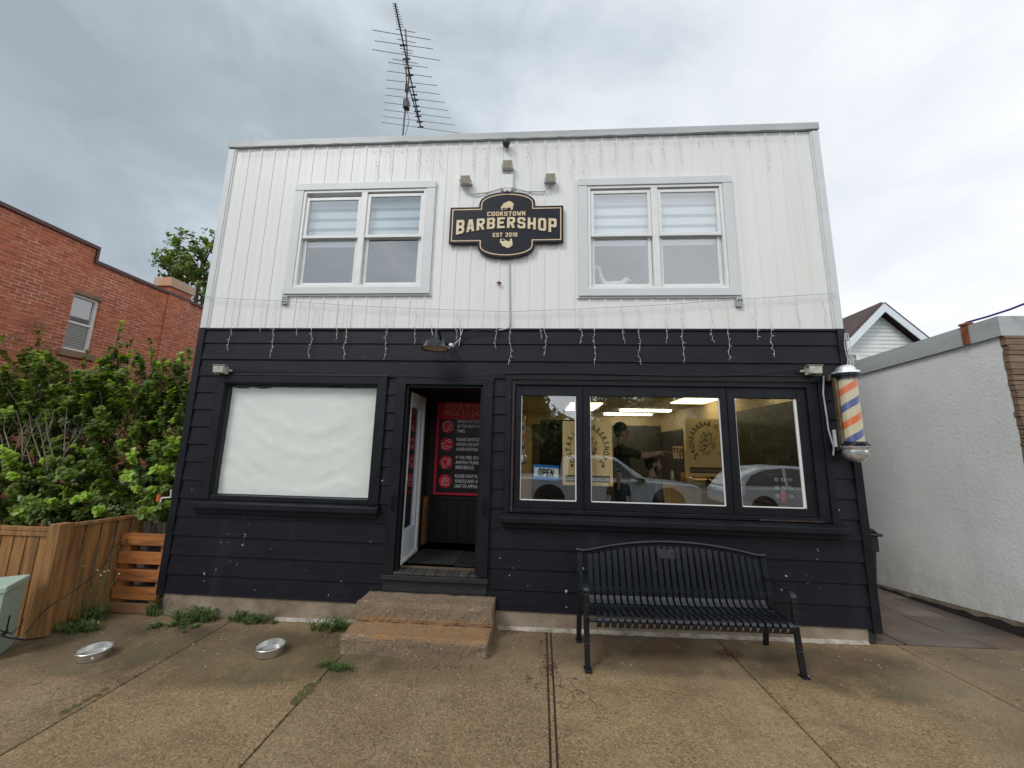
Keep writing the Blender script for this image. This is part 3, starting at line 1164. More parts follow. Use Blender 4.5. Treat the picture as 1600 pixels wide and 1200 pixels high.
# ------------------------------------------------------------------ lettering glyphs (block capitals with clipped corners)
GLY = {
    'A': [[(0, 0), (1.3, 0), (1.5, 1.2), (2.5, 1.2), (2.7, 0), (4, 0), (2.95, 6), (1.05, 6)], [(1.7, 2.3), (2.3, 2.3), (2.0, 4.3)]],
    'B': [[(0, 0), (3.3, 0), (4, .7), (4, 2.6), (3.5, 3.05), (4, 3.5), (4, 5.3), (3.3, 6), (0, 6)], [(1.3, 1.1), (2.7, 1.1), (2.7, 2.4), (1.3, 2.4)], [(1.3, 3.6), (2.7, 3.6), (2.7, 4.9), (1.3, 4.9)]],
    'R': [[(0, 0), (1.3, 0), (1.3, 2.3), (1.6, 2.3), (2.7, 0), (4, 0), (3, 2.6), (4, 3.3), (4, 5.3), (3.3, 6), (0, 6)], [(1.3, 3.5), (2.7, 3.5), (2.7, 4.9), (1.3, 4.9)]],
    'E': [[(0, 0), (3.8, 0), (3.8, 1.2), (1.3, 1.2), (1.3, 2.4), (3.2, 2.4), (3.2, 3.6), (1.3, 3.6), (1.3, 4.8), (3.8, 4.8), (3.8, 6), (0, 6)]],
    'S': [[(0, .7), (.7, 0), (3.3, 0), (4, .7), (4, 2.8), (3.3, 3.5), (1.3, 3.6), (1.3, 4.9), (2.7, 4.9), (2.7, 4.2), (4, 4.2), (4, 5.3), (3.3, 6), (.7, 6), (0, 5.3), (0, 3.2), (.7, 2.5), (2.7, 2.4), (2.7, 1.1), (1.3, 1.1), (1.3, 1.8), (0, 1.8)]],
    'H': [[(0, 0), (1.3, 0), (1.3, 2.4), (2.7, 2.4), (2.7, 0), (4, 0), (4, 6), (2.7, 6), (2.7, 3.6), (1.3, 3.6), (1.3, 6), (0, 6)]],
    'O': [[(.7, 0), (3.3, 0), (4, .7), (4, 5.3), (3.3, 6), (.7, 6), (0, 5.3), (0, .7)], [(1.3, 1.1), (2.7, 1.1), (2.7, 4.9), (1.3, 4.9)]],
    'P': [[(0, 0), (1.3, 0), (1.3, 2.3), (3.3, 2.3), (4, 3), (4, 5.3), (3.3, 6), (0, 6)], [(1.3, 3.4), (2.7, 3.4), (2.7, 4.9), (1.3, 4.9)]],
    'C': [[(.7, 0), (3.3, 0), (4, .7), (4, 1.8), (2.7, 1.8), (2.7, 1.1), (1.3, 1.1), (1.3, 4.9), (2.7, 4.9), (2.7, 4.2), (4, 4.2), (4, 5.3), (3.3, 6), (.7, 6), (0, 5.3), (0, .7)]],
    'K': [[(0, 0), (1.3, 0), (1.3, 2), (1.6, 2.6), (2.7, 0), (4, 0), (2.7, 3.2), (3.9, 6), (2.6, 6), (1.3, 3.7), (1.3, 6), (0, 6)]],
    'T': [[(1.35, 0), (2.65, 0), (2.65, 4.8), (4, 4.8), (4, 6), (0, 6), (0, 4.8), (1.35, 4.8)]],
    'W': [[(.6, 0), (1.7, 0), (2.3, 2.4), (2.9, 0), (4, 0), (4.6, 6), (3.5, 6), (3.3, 2.6), (2.7, 4.6), (1.9, 4.6), (1.3, 2.6), (1.1, 6), (0, 6)]],
    'N': [[(0, 0), (1.2, 0), (1.2, 3.2), (2.7, 0), (4, 0), (4, 6), (2.8, 6), (2.8, 2.8), (1.3, 6), (0, 6)]],
    '2': [[(0, 0), (4, 0), (4, 1.2), (1.8, 1.2), (4, 3.2), (4, 5.3), (3.3, 6), (.7, 6), (0, 5.3), (0, 4.2), (1.3, 4.2), (1.3, 4.9), (2.7, 4.9), (2.7, 3.7), (0, 1.2)]],
    '0': [[(.7, 0), (3.3, 0), (4, .7), (4, 5.3), (3.3, 6), (.7, 6), (0, 5.3), (0, .7)], [(1.3, 1.1), (2.7, 1.1), (2.7, 4.9), (1.3, 4.9)]],
    '1': [[(.7, 0), (2, 0), (2, 6), (1, 6), (0, 5.1), (0, 4.2), (.7, 4.4)]],
    '8': [[(.7, 0), (3.3, 0), (4, .7), (4, 2.6), (3.6, 3), (4, 3.4), (4, 5.3), (3.3, 6), (.7, 6), (0, 5.3), (0, 3.4), (.4, 3), (0, 2.6), (0, .7)], [(1.3, 1.1), (2.7, 1.1), (2.7, 2.4), (1.3, 2.4)], [(1.3, 3.6), (2.7, 3.6), (2.7, 4.9), (1.3, 4.9)]],
}


def outline_fill(mb_, polys, warp, mi=0, depth=0.0):
    """filled outlines with holes -> faces; warp maps (x,y) to 3D"""
    cu = bpy.data.curves.new('g', 'CURVE')
    cu.dimensions = '2D'
    cu.fill_mode = 'BOTH'
    cu.extrude = depth
    for poly in polys:
        sp = cu.splines.new('POLY')
        sp.points.add(len(poly) - 1)
        for i, p in enumerate(poly):
            sp.points[i].co = (p[0], p[1], 0, 1)
        sp.use_cyclic_u = True
    ob = bpy.data.objects.new('g', cu)
    col.objects.link(ob)
    dg = bpy.context.evaluated_depsgraph_get()
    dg.update()
    me = bpy.data.meshes.new_from_object(ob.evaluated_get(dg))
    mb_.add([warp(v.co.x, v.co.y, v.co.z) for v in me.vertices], [tuple(p.vertices) for p in me.polygons], mi)
    bpy.data.objects.remove(ob)
    bpy.data.meshes.remove(me)
    bpy.data.curves.remove(cu)


def block_text(mb_, txt, x0, x1, zlo, zhi, y, gap=.9, depth=.0, mi=0, space=2.2):
    w = 0
    ws = []
    for ch in txt:
        gw = space if ch == ' ' else max(p[0] for p in GLY[ch][0])
        ws.append(gw)
        w += gw + gap
    w -= gap
    sc = (x1 - x0) / w
    cx = 0
    for ch, gw in zip(txt, ws):
        if ch != ' ':
            def warp(a, b, c, cx=cx):
                X_ = x0 + (cx + a) * sc
                u = (X_ - x0) / (x1 - x0)
                lo, hi = zlo(u), zhi(u)
                return (X_, y - c, lo + (hi - lo) * b / 6)
            outline_fill(mb_, GLY[ch], warp, mi, depth)
        cx += gw + gap


# ------------------------------------------------------------------ shop sign
def sign_outline(x0, x1, zb, zt, bx0, bx1, zbot, ztop, n=14):
    pts = [(x0, zb), (x0, zt), (bx0, zt)]
    cx, rx = (bx0 + bx1) / 2, (bx1 - bx0) / 2
    sh = (ztop - zt) * .16
    for i in range(n + 1):
        a = PI - PI * i / n
        pts.append((cx + rx * math.cos(a), zt + sh + (ztop - zt - sh) * math.sin(a) ** .85))
    pts += [(bx1, zt), (x1, zt), (x1, zb), (bx1, zb)]
    sh = (zb - zbot) * .16
    for i in range(n + 1):
        a = -PI * i / n
        pts.append((cx + rx * math.cos(a), zb - sh - (zb - zbot - sh) * (-math.sin(a)) ** .85 if i not in (0, n) else zb - sh))
    pts += [(bx0, zb)]
    return pts


M_SIGNBLK = pm('sign_navy_black', (.006, .0065, .014), rough=.4, var=.1, spec=.25)
M_TAN = pm('sign_tan_gold', (.66, .49, .30), rough=.5, var=.08, vscale=9)
M_CREAM = pm('sign_cream', (.70, .62, .42), rough=.5, c2=(.62, .47, .28), vscale=7)
sg = thing('shop_sign', 'navy sign with clipped cream letters BARBERSHOP and round middle between the upstairs windows', 'sign', (-.41, -.05, 4.27))
so = sign_outline(-1.145, .30, 4.468, 4.968, -.775, -.055, 4.27, 5.175)
mb = MB()
mb.prism(so, -.062, -.03, 'Y')
mb.build('board', M_SIGNBLK, sg)


def inset(o, d):
    out = []
    n = len(o)
    for i in range(n):
        p0, p, p2 = Vector(o[i - 1]), Vector(o[i]), Vector(o[(i + 1) % n])
        d1, d2 = (p - p0), (p2 - p)
        if d1.length < 1e-5 or d2.length < 1e-5:
            out.append(tuple(p))
            continue
        d1.normalize()
        d2.normalize()
        n1, n2 = Vector((d1.y, -d1.x)), Vector((d2.y, -d2.x))
        b = n1 + n2
        if b.length < .1:
            b = n1
        b.normalize()
        out.append(tuple(p + b * d / max(.4, b.dot(n1))))
    return out


o1, o2 = inset(so, .027), inset(so, .040)
mb = MB()
n = len(o1)
for i in range(n):
    j = (i + 1) % n
    mb.quad((o1[i][0], -.0645, o1[i][1]), (o1[j][0], -.0645, o1[j][1]), (o2[j][0], -.0645, o2[j][1]), (o2[i][0], -.0645, o2[i][1]))
mb.build('border_line', M_TAN, sg)
mb = MB()
block_text(mb, 'BARBERSHOP', -1.055, .215, lambda u: 4.58 + .085 * (1 - (2 * u - 1) ** 2), lambda u: 4.80 + .015 * math.cos((u - .5) * 6), -.068, gap=1.15, depth=.004)
mb.build('lettering', M_CREAM, sg)
mb = MB()
block_text(mb, 'COOKSTOWN', -.665, -.18, lambda u: 4.835, lambda u: 4.895, -.067, gap=.9, depth=.002)
mb.build('small_lettering', M_TAN, sg)
mb = MB()
block_text(mb, 'EST 2018', -.585, -.275, lambda u: 4.545, lambda u: 4.602, -.067, gap=.9, depth=.002)
mb.build('small_lettering', M_TAN, sg)
for nm, zc, fl, mt in (('hair_emblem', 4.915, 1, M_TAN), ('beard_emblem', 4.52, -1, M_CREAM)):
    bison = [(-.08, .055), (-.055, .085), (-.045, .115), (-.01, .13), (.02, .15), (.055, .135), (.085, .10), (.075, .03), (.07, .0), (.05, .0), (.048, .04), (.02, .04), (-.03, .005), (-.05, 0), (-.005, .038), (-.058, .036), (-.055, .0), (-.075, 0), (-.075, .038)]
    mb = MB()
    outline_fill(mb, [[(x, z * .85) for x, z in bison]], lambda a, b, c: (-.415 + a, -.067 - c, zc + fl * b), 0, .002)
    mb.build(nm, mt, sg)

# ------------------------------------------------------------------ fixtures on the front
M_LENS = pm('beige_lamp_lens', (.34, .30, .20), rough=.25, var=.1, vscale=20)
M_GREYP = pm('grey_metal_box', (.42, .44, .45), rough=.5, var=.1, vscale=9)


def floodlight(x, z, label):
    t_ = thing('floodlight', label, 'floodlight', (x, -.05, z), 'floodlights above the shop sign')
    m = Matrix.Translation((x, -.10, z)) @ Matrix.Rotation(R(16), 4, 'X')
    mb = MB()
    mb.box(-.062, .062, -.006, .035, -.055, .055, 0, m)
    for k in range(5):
        mb.box(-.05 + k * .022, -.044 + k * .022, .036, .055, -.05, .05, 0, m)
    mb.build('housing', M_GREYP, t_, bevel=.004)
    mb = MB()
    mb.box(-.05, .05, -.010, -.0065, -.045, .045, 0, m)
    mb.build('lens', M_LENS, t_)
    mb = MB()
    mb.box(-.075, -.068, -.11, -.02, z - .012 - z, .012, 0, Matrix.Translation((x, 0, z)))
    mb.box(.068, .075, -.11, -.02, -.012, .012, 0, Matrix.Translation((x, 0, z)))
    mb.box(-.075, .075, -.02, -.008, -.012, .012, 0, Matrix.Translation((x, 0, z)))
    mb.build('bracket', M_GREYP, t_)
    return t_


pa, pb, pc = at(727, 281, -.1), at(793, 257, -.1), at(860, 278, -.1)
floodlight(pa.x, pa.z, 'small floodlight left above the sign, at the end of its own wire')
floodlight(pb.x, pb.z, 'small floodlight directly above the middle of the sign, highest of three')
floodlight(pc.x, pc.z, 'small floodlight above the sign on its right, nearest the right upstairs window')
p0 = at(793, 284, -.05)
jb = thing('junction_box', 'white wall box over the sign feeding wires to the floodlights', 'junction box', (p0.x, -.02, p0.z))
mb = MB()
mb.box(p0.x - .07, p0.x + .07, -.065, -.006, p0.z - .10, p0.z + .10)
mb.prism([(p0.x - .07, p0.z - .102), (p0.x + .07, p0.z - .102), (p0.x + .03, p0.z - .15), (p0.x - .03, p0.z - .15)], -.06, -.01, 'Y')
mb.build('housing', M_VINYL, jb, bevel=.006)
mb = MB()
mb.sphere((p0.x, -.075, p0.z - .14), .022, 12, 8)
mb.tube([(p0.x, -.06, p0.z - .12), (p0.x, -.06, p0.z - .2)], .007, 6, 1)
mb.build('sensor', [M_VINYL, M_BLACKPL], jb, smooth=True)
mb = MB()
mb.tube([(pa.x, -.06, pa.z - .06), (pa.x + .07, -.03, pa.z - .16), (p0.x - .25, -.025, p0.z - .13), (p0.x - .07, -.03, p0.z - .08)], .008, 6)
mb.tube([(pc.x, -.06, pc.z - .06), (pc.x - .07, -.03, pc.z - .14), (p0.x + .25, -.025, p0.z - .13), (p0.x + .07, -.03, p0.z - .08)], .008, 6)
mb.build('wire', M_GREYP, jb, smooth=True)
mb = MB()
q0, q1, q2 = at(796, 410, -.02), at(797, 505, -.02), at(780, 516, -.03)
mb.tube([q0, q1, (q1.x - .02, -.02, q2.z + .03), (q2.x, -.03, q2.z)], .009, 8)
tag(mb.build('conduit', M_GREYP, smooth=True, origin=(q0.x, 0, ZM)), 'thin grey conduit running down the white siding below the sign', 'conduit')
mb = MB()
q = at(791, 225, -.07)
mb.lathe([(.05, .03), (.05, .0), (.045, -.02), (.03, -.045), (0, -.055)], (q.x, -.07, q.z + .01), 16)
tag(mb.build('dome_camera', M_BLACKPL, smooth=True, origin=(q.x, -.07, q.z)), 'small dark dome camera under the parapet cap above the sign', 'camera')
for px, py, lab in ((445, 469, 'grey outlet box under the lower left corner of the left upstairs window'), (1155, 472, 'grey outlet box under the lower right corner of the right upstairs window')):
    q = at(px, py, -.03)
    t_ = thing('outlet_box', lab, 'outlet box', (q.x, 0, q.z), 'outlet boxes below the upstairs windows')
    mb = MB()
    mb.box(q.x - .036, q.x + .036, -.045, -.005, q.z - .055, q.z + .055)
    mb.build('housing', M_GREYP, t_, bevel=.004)
    mb = MB()
    for dx in (-.018, .012):
        for dz in (-.035, .0, .025):
            mb.box(q.x + dx, q.x + dx + .012, -.048, -.0455, q.z + dz, q.z + dz + .012)
    mb.build('socket', M_BLACKPL, t_)
# wasp-nest like bracket under the sign
mb = MB()
q = at(780, 443, -.02)
mb.tube([(q.x - .03, -.03, q.z), (q.x, -.05, q.z + .01), (q.x + .03, -.03, q.z - .005)], .009, 6)
mb.tube([(q.x, -.01, q.z), (q.x, -.05, q.z)], .012, 6)
tag(mb.build('wall_hook', M_RUST, smooth=True, origin=(q.x, 0, q.z)), 'small rusty hook on the white siding below the sign', 'hook')

# jelly-jar flood lamps at both lower windows
for px, py, sgn, lab in ((345, 578, -1, 'old glass bulkhead lamp above the left corner of the papered window'), (1271, 579, 1, 'old glass bulkhead lamp above the right end of the shop window')):
    q = at(px, py, -.09)
    t_ = thing('bulkhead_lamp', lab, 'lamp', (q.x, 0, q.z), 'bulkhead lamps over the lower windows')
    mb = MB()
    mb.box(q.x - .075, q.x + .075, -.09, -.055, q.z - .05, q.z + .05)
    mb.box(q.x - .05, q.x + .05, -.055, -.015, q.z - .04, q.z + .04)
    mb.box(q.x - .085, q.x + .085, -.135, -.09, q.z + .048, q.z + .058)
    mb.tube([(q.x - sgn * .075, -.06, q.z), (q.x - sgn * .12, -.05, q.z - .005)], .016, 8)
    mb.build('housing', pm('aged_lamp_metal', (.42, .40, .34), rough=.5, c2=(.25, .22, .17), vscale=20), t_, bevel=.006)
    mb = MB()
    mb.box(q.x - .065, q.x + .065, -.135, -.091, q.z - .04, q.z + .04)
    for k in range(9):
        x = q.x - .058 + k * .0145
        mb.tube([(x, -.136, q.z - .038), (x, -.136, q.z + .038)], .005, 6)
    mb.build('lens', pm('ribbed_glass', (.50, .49, .42), rough=.12, var=.2, vscale=25, coat=.6), t_, bevel=.006)
    mb = MB()
    mb.sphere((q.x, -.11, q.z - .068), .017, 10, 6)
    mb.build('knob', M_BLACKPL, t_, smooth=True)

# gooseneck lamp
q = at(691, 527, -.02)
gl = thing('gooseneck_lamp', 'black barn style gooseneck lamp over the shop entrance', 'lamp', (q.x, 0, q.z))
mb = MB()
mb.lathe([(.045, 0), (.045, .015), (.03, .02)], (q.x, -.02, q.z - .06), 16, 'Y')
mb.tube([(q.x, -.02, q.z - .06), (q.x, -.10, q.z - .03), (q.x, -.17, q.z + .02), (q.x, -.25, q.z + .035), (q.x, -.30, q.z + .0), (q.x, -.31, q.z - .07)], .013, 10)
mb.build('arm', M_BLKMETAL, gl, smooth=True)
mb = MB()
mb.lathe([(.030, .0), (.045, -.005), (.048, -.05), (.085, -.07), (.11, -.075), (.155, -.155), (.160, -.158), (.155, -.160), (.10, -.082), (.0, -.075)], (q.x, -.31, q.z - .065), 32)
mb.build('lamp_shade', M_BLKMETAL, gl, smooth=True)
mb = MB()
mb.lathe([(.146, -.148), (.098, -.088), (0, -.084)], (q.x, -.31, q.z - .065), 32, cap=False)
mb.build('shade_lining', pm('cream_enamel', (.50, .44, .30), rough=.5), gl, smooth=True)
mb = MB()
mb.sphere((q.x, -.31, q.z - .185), .032, 14, 10)
mb.build('bulb', pm('frosted_bulb', (.6, .56, .48), rough=.2), gl, smooth=True)
mb = MB()
mb.sphere((q.x + .155, -.2, q.z - .15), .026, 12, 8)
mb.tube([(q.x + .155, -.18, q.z - .15), (q.x + .15, -.03, q.z - .12)], .01, 6)
mb.build('sensor_eye', M_VINYL, gl, smooth=True)

# icicle lights: two rows
rs = random.Random(21)


def strand(m, x, y, z0, z1, amp=.009):
    amp = min(amp, .011)
    pts = []
    n = max(3, int((z0 - z1) / .035))
    for i in range(n + 1):
        z = z0 + (z1 - z0) * i / n
        pts.append((x + rs.uniform(-amp, amp) + .009 * math.sin(i * .7 + x * 5), y + rs.uniform(-.006, .006), z))
    m.tube(pts, .0022, 5)
    for i in range(1, n, 2):
        p = pts[i]
        sg_ = rs.choice((-1, 1))
        e = (p[0] + sg_ * rs.uniform(.012, .026), p[1] - .008, p[2] - rs.uniform(-.008, .02))
        m.tube([p, e], .0032, 5)


ic = thing('icicle_lights', 'row of white icicle light strands hanging from a sagging wire over the black siding', 'icicle lights', (0, -.05, 3.6))
wire = [(318, 462), (345, 466), (440, 470), (560, 478), (700, 484), (795, 487), (900, 483), (1040, 476), (1150, 468), (1306, 458)]
mb = MB()
mb.tube([at(px, py, -.055) for px, py in wire], .0035, 5)
mb.build('wire', M_GREYP, ic)


def wire_z(px):
    for a, b in zip(wire, wire[1:]):
        if a[0] <= px <= b[0]:
            return a[1] + (b[1] - a[1]) * (px - a[0]) / (b[0] - a[0])
    return 470


drops = [(368, 548), (412, 518), (434, 558), (470, 524), (492, 560), (530, 531), (545, 562), (607, 562), (651, 538), (715, 540), (776, 545), (798, 570), (846, 530), (852, 556), (907, 538), (928, 570), (973, 537), (997, 570), (1039, 536), (1064, 567), (1110, 535), (1134, 563), (1178, 530), (1200, 558), (1243, 512), (1285, 508)]
for px, py in drops:
    a = at(px, wire_z(px), -.055)
    b = at(px, py, -.055)
    mb = MB()
    strand(mb, a.x, -.055, a.z, b.z)
    mb.build('light_strand', M_WIRE, ic)
mb = MB()
mb.tube([at(x, y_, -.06) for x, y_ in ((672, 500), (676, 524), (683, 539), (692, 545))], .0042, 5)
mb.tube([at(x, y_, -.06) for x, y_ in ((724, 512), (718, 530), (707, 540), (700, 545))], .0042, 5)
mb.tube([at(x, y_, -.06) for x, y_ in ((717, 500), (720, 522), (717, 540))], .0042, 5)
mb.build('light_strand', M_WIRE, ic)
mb = MB()
for dx in (0, .03, .055):
    pts = [(3.47 + dx * .6 + rs.uniform(-.012, .012), -.06 - dx * .4, 3.3 - k * .06) for k in range(9)]
    mb.tube(pts, .0045, 5)
    for p in pts[1::2]:
        mb.tube([p, (p[0] + rs.uniform(-.04, .04), p[1] - .01, p[2] - .02)], .0045, 5)
mb.build('light_strand', M_WIRE, ic)
ic2 = thing('icicle_lights', 'row of faint icicle light strands clipped along the parapet over the white siding', 'icicle lights', (0, -.05, 5.95))
mb = MB()
pts = []
x = XL + .1
while x < XR - .1:
    pts.append((x, -.072, 5.955 + rs.uniform(-.02, .004)))
    x += .16
mb.tube(pts, .0035, 5)
mb.build('wire', M_GREYP, ic2)
x = -2.2
while x < 3.3:
    L = rs.choice((.16, .3, .42, .55))
    if -.7 < x < -.1:
        L = min(L, .3)
    mb = MB()
    strand(mb, x, -.04, 5.94, 5.94 - L, .022)
    mb.build('light_strand', pm('dull_wire', (.60, .59, .57), rough=.5), ic2)
    x += rs.uniform(.15, .24)

# ------------------------------------------------------------------ barber pole
BX, BY = 3.325, -.20
bp_ = thing('barber_pole', 'glass barber pole with orange and blue spiral stripes on the right corner of the shop', 'barber pole', (BX, -.02, 1.86))
M_CAPBLK = pm('black_chrome_band', (.03, .03, .035), rough=.15, metal=.6)
mb = MB()
mb.lathe([(.0, 2.90), (.03, 2.897), (.0616, 2.885), (.0874, 2.855), (.0918, 2.83), (.1176, 2.825), (.1254, 2.815), (.1254, 2.80)], (BX, BY, 0), 32)
mb.build('cap', M_CHROME, bp_, smooth=True)
mb = MB()
mb.lathe([(.1254, 2.03), (.1254, 2.015), (.1064, 1.99), (.1098, 1.95), (.0952, 1.905), (.05, 1.872), (.02, 1.862), (0, 1.86)], (BX, BY, 0), 32)
mb.build('cap', M_CHROME, bp_, smooth=True)
mb = MB()
mb.lathe([(.1277, 2.799), (.1277, 2.77), (.1098, 2.765), (.1098, 2.745), (.0, 2.745)], (BX, BY, 0), 32)
mb.build('band', M_CAPBLK, bp_, smooth=True)
mb = MB()
mb.lathe([(.0, 2.075), (.1075, 2.075), (.1098, 2.055), (.1277, 2.05), (.1277, 2.031)], (BX, BY, 0), 32)
mb.build('band', M_CAPBLK, bp_, smooth=True)
m = bpy.data.materials.new('barber_stripes')
m.use_nodes = True
nt = m.node_tree
b = nt.nodes['Principled BSDF']
b.inputs['Roughness'].default_value = .35
uvn = nt.nodes.new('ShaderNodeUVMap')
sp_ = nt.nodes.new('ShaderNodeSeparateXYZ')
nt.links.new(uvn.outputs[0], sp_.inputs[0])
fr = mth(nt, 'FRACT', mth(nt, 'ADD', mth(nt, 'ADD', mth(nt, 'MULTIPLY', sp_.outputs[0], -1.0), mth(nt, 'MULTIPLY', sp_.outputs[1], 2.0)), .18))
isor = mth(nt, 'MULTIPLY', mth(nt, 'GREATER_THAN', fr, .06), mth(nt, 'LESS_THAN', fr, .28))
isbl = mth(nt, 'MULTIPLY', mth(nt, 'GREATER_THAN', fr, .56), mth(nt, 'LESS_THAN', fr, .78))
cur = nmix(nt, isor, (.66, .60, .42), (.80, .155, .05))
cur = nmix(nt, isbl, cur, (.05, .09, .36))
fade = ramp(nt, ntex(nt, 3, 3, .5, (6, 6, 1)), .3, .7)
cur = nmix(nt, mth(nt, 'MULTIPLY', fade, .22), cur, (.62, .55, .40))
nt.links.new(cur, b.inputs['Base Color'])
mb = MB()
nseg = 48
vs = [(BX + .086 * math.cos(2 * PI * k / nseg), BY + .086 * math.sin(2 * PI * k / nseg), z) for z in (2.06, 2.76) for k in range(nseg + 1)]
mb.add(vs, [(k, k + 1, nseg + 2 + k, nseg + 1 + k) for k in range(nseg)])
cyl = mb.build('striped_cylinder', m, bp_, smooth=True)
uvl = cyl.data.uv_layers.new(name='uv')
for lp in cyl.data.loops:
    vi = lp.vertex_index
    uvl.data[lp.index].uv = ((vi % (nseg + 1)) / nseg, 0.0 if vi <= nseg else 1.0)
mb = MB()
mb.lathe([(.1042, 2.06), (.1042, 2.76)], (BX, BY, 0), 48)
mb.f = mb.f[:48]
mb.m = mb.m[:48]
mb.build('glass_tube', glass('pole_glass', .02, (.96, .96, .93)), bp_, smooth=True)
mb = MB()
mb.box(BX - .118, BX - .082, BY + .0, BY + .05, 2.02, 2.78)
mb.box(BX - .10, BX + .06, BY + .10, -.035, 2.74, 2.81)
mb.box(BX - .10, BX + .06, BY + .10, -.035, 1.98, 2.05)
mb.build('bracket', pm('rusty_bronze', (.13, .085, .055), rough=.45, metal=.6, c2=(.26, .19, .12), vscale=9), bp_, bevel=.008)
mb = MB()
mb.tube([(BX - .13, -.06, 2.80), (BX - .155, -.06, 2.6), (BX - .145, -.06, 2.35), (BX - .15, -.07, 2.2), (BX - .13, -.09, 2.02), (BX - .13, -.07, 1.93)], .008, 6)
mb.tube([(BX - .13, -.12, 2.2), (BX - .13, -.12, 2.02)], .017, 8)
mb.build('lead', M_GREYP, bp_, smooth=True)

# ------------------------------------------------------------------ open sign, taped in the first light of the shop window
os_ = thing('open_sign', 'white and blue card reading OPEN hung behind the shop window', 'sign', (.11, .05, 1.6))
ms = Matrix.Translation((.105, .05, 1.66)) @ Matrix.Rotation(R(2.5), 4, 'Y')
mb = MB()
mb.box(-.145, .145, 0, .004, -.085, .085, 0, ms)
mb.build('card', pm('card_white', (.75, .78, .78), rough=.4, var=.02), os_)
mb = MB()
mb.box(-.145, .145, -.002, -.0005, .055, .085, 0, ms)
mb.box(-.145, .145, -.002, -.0005, -.085, -.05, 0, ms)
mb.box(-.145, -.135, -.002, -.0005, -.0495, .0545, 0, ms)
mb.build('border', pm('sign_blue', (.02, .16, .50), rough=.4, var=.05), os_)
mb = MB()
block_text(mb, 'OPEN', -.085, .09, lambda u: -.042, lambda u: .044, -.004, gap=.8)
mb.v = [tuple(ms @ Vector(v)) for v in mb.v]
mb.build('lettering', pm('print_black', (.012, .012, .012), rough=.5), os_)
# ------------------------------------------------------------------ review notice in the doorway
YP = 1.262
nt_ = thing('entry_notice', 'black and red notice PLEASE REVIEW PRIOR TO ENTRY at the back of the entrance', 'poster', (-1.0, YP, 1.2))
zb_, zt_ = 1.235, 2.60
nx0, nx1 = -1.52, -.455
mb = MB()
mb.box(nx0, nx1, YP, YP + .008, zb_, zt_)
mb.build('sheet', pm('notice_black', (.018, .018, .022), rough=.35), nt_)
mb = MB()
mb.box(nx0, nx1, YP - .002, YP - .0005, zt_ - .255, zt_)
mb.box(nx0, nx0 + .035, YP - .002, YP - .0005, zb_ + .031, zt_ - .2555)
mb.box(nx0, nx1, YP - .002, YP - .0005, zb_, zb_ + .03)
rows = [2.235, 1.965, 1.70, 1.43]
for zc in rows:
    mb.lathe([(.098, -.0005), (.098, .002), (0, .002)], (nx0 + .17, YP, zc), 32, 'Y')
mb.v = [v for v in mb.v]
mb.build('red_print', pm('notice_red', (.78, .02, .055), rough=.4, var=.08), nt_)
mb = MB()
text_mesh(mb, 'PLEASE REVIEW', .118, facing(nx0 + .125, YP - .004, zt_ - .105), bold=.002, xs=.74)
text_mesh(mb, 'PRIOR TO ENTRY', .118, facing(nx0 + .105, YP - .004, zt_ - .205), bold=.002, xs=.74)
mb.build('heading', pm('notice_pink_text', (.80, .42, .36), rough=.5), nt_)
mb = MB()
lines = [('MASKS ARE REQUIRED', 'IN THE SHOP AT ALL', 'TIMES.'), ('PLEASE SANITIZE YOUR', 'HANDS ON ENTRY AND', 'WHEN EXITING THE'), ('IF YOU FEEL SICK IN', 'ANYWAY PLEASE', 'RESCHEDULE.'), ('PLEASE WAIT IN YOUR', 'VEHICLE AND ARRIVE', 'UNIT OF APPOINTMENT')]
for zc, ls in zip(rows, lines):
    for i, l_ in enumerate(ls):
        text_mesh(mb, l_, .066, facing(nx0 + .315, YP - .004, zc + .055 - i * .072), bold=.0016, xs=.70)


def ring(m, cx, cz, r_, w=.005, a0=0, a1=360, n=20, sx_=1., sz=1.):
    for i in range(n):
        a, b_ = R(a0 + (a1 - a0) * i / n), R(a0 + (a1 - a0) * (i + 1) / n)
        m.quad((cx + r_ * sx_ * math.cos(a), YP - .005, cz + r_ * sz * math.sin(a)), (cx + r_ * sx_ * math.cos(b_), YP - .005, cz + r_ * sz * math.sin(b_)),
               (cx + (r_ + w) * sx_ * math.cos(b_), YP - .005, cz + (r_ + w) * sz * math.sin(b_)), (cx + (r_ + w) * sx_ * math.cos(a), YP - .005, cz + (r_ + w) * sz * math.sin(a)))


def ln(m, pts, cx, cz, w=.006):
    for p, q_ in zip(pts, pts[1:]):
        a, b_ = Vector((cx + p[0], YP - .005, cz + p[1])), Vector((cx + q_[0], YP - .005, cz + q_[1]))
        d = (b_ - a).normalized()
        n_ = Vector((-d.z, 0, d.x)) * w / 2
        m.quad(a - n_, b_ - n_, b_ + n_, a + n_)


ix = nx0 + .17
z_ = rows[0]
ln(mb, [(-.045, -.07), (-.045, -.03), (-.06, .0), (-.055, .045), (-.02, .07), (.025, .065), (.05, .03), (.055, .0)], ix, z_)
ln(mb, [(-.045, -.07), (.0, -.07), (.005, -.045), (.04, -.045)], ix, z_)
ring(mb, ix + .045, z_ - .02, .026)
ln(mb, [(-.01, -.02), (.03, .0), (.045, .05)], ix, z_)
z_ = rows[1]
ln(mb, [(-.07, -.035), (-.02, -.03), (.03, -.025), (.07, -.03), (.03, -.05), (-.02, -.065), (-.07, -.05)], ix, z_)
ln(mb, [(.01, .05), (.045, .02), (.07, .05), (.035, .078), (.01, .05)], ix, z_)
ln(mb, [(.0, .045), (-.02, .065)], ix, z_)
for k in range(5):
    ln(mb, [(-.02 - k * .012, .03 - k * .006), (-.03 - k * .012, .02 - k * .006)], ix, z_)
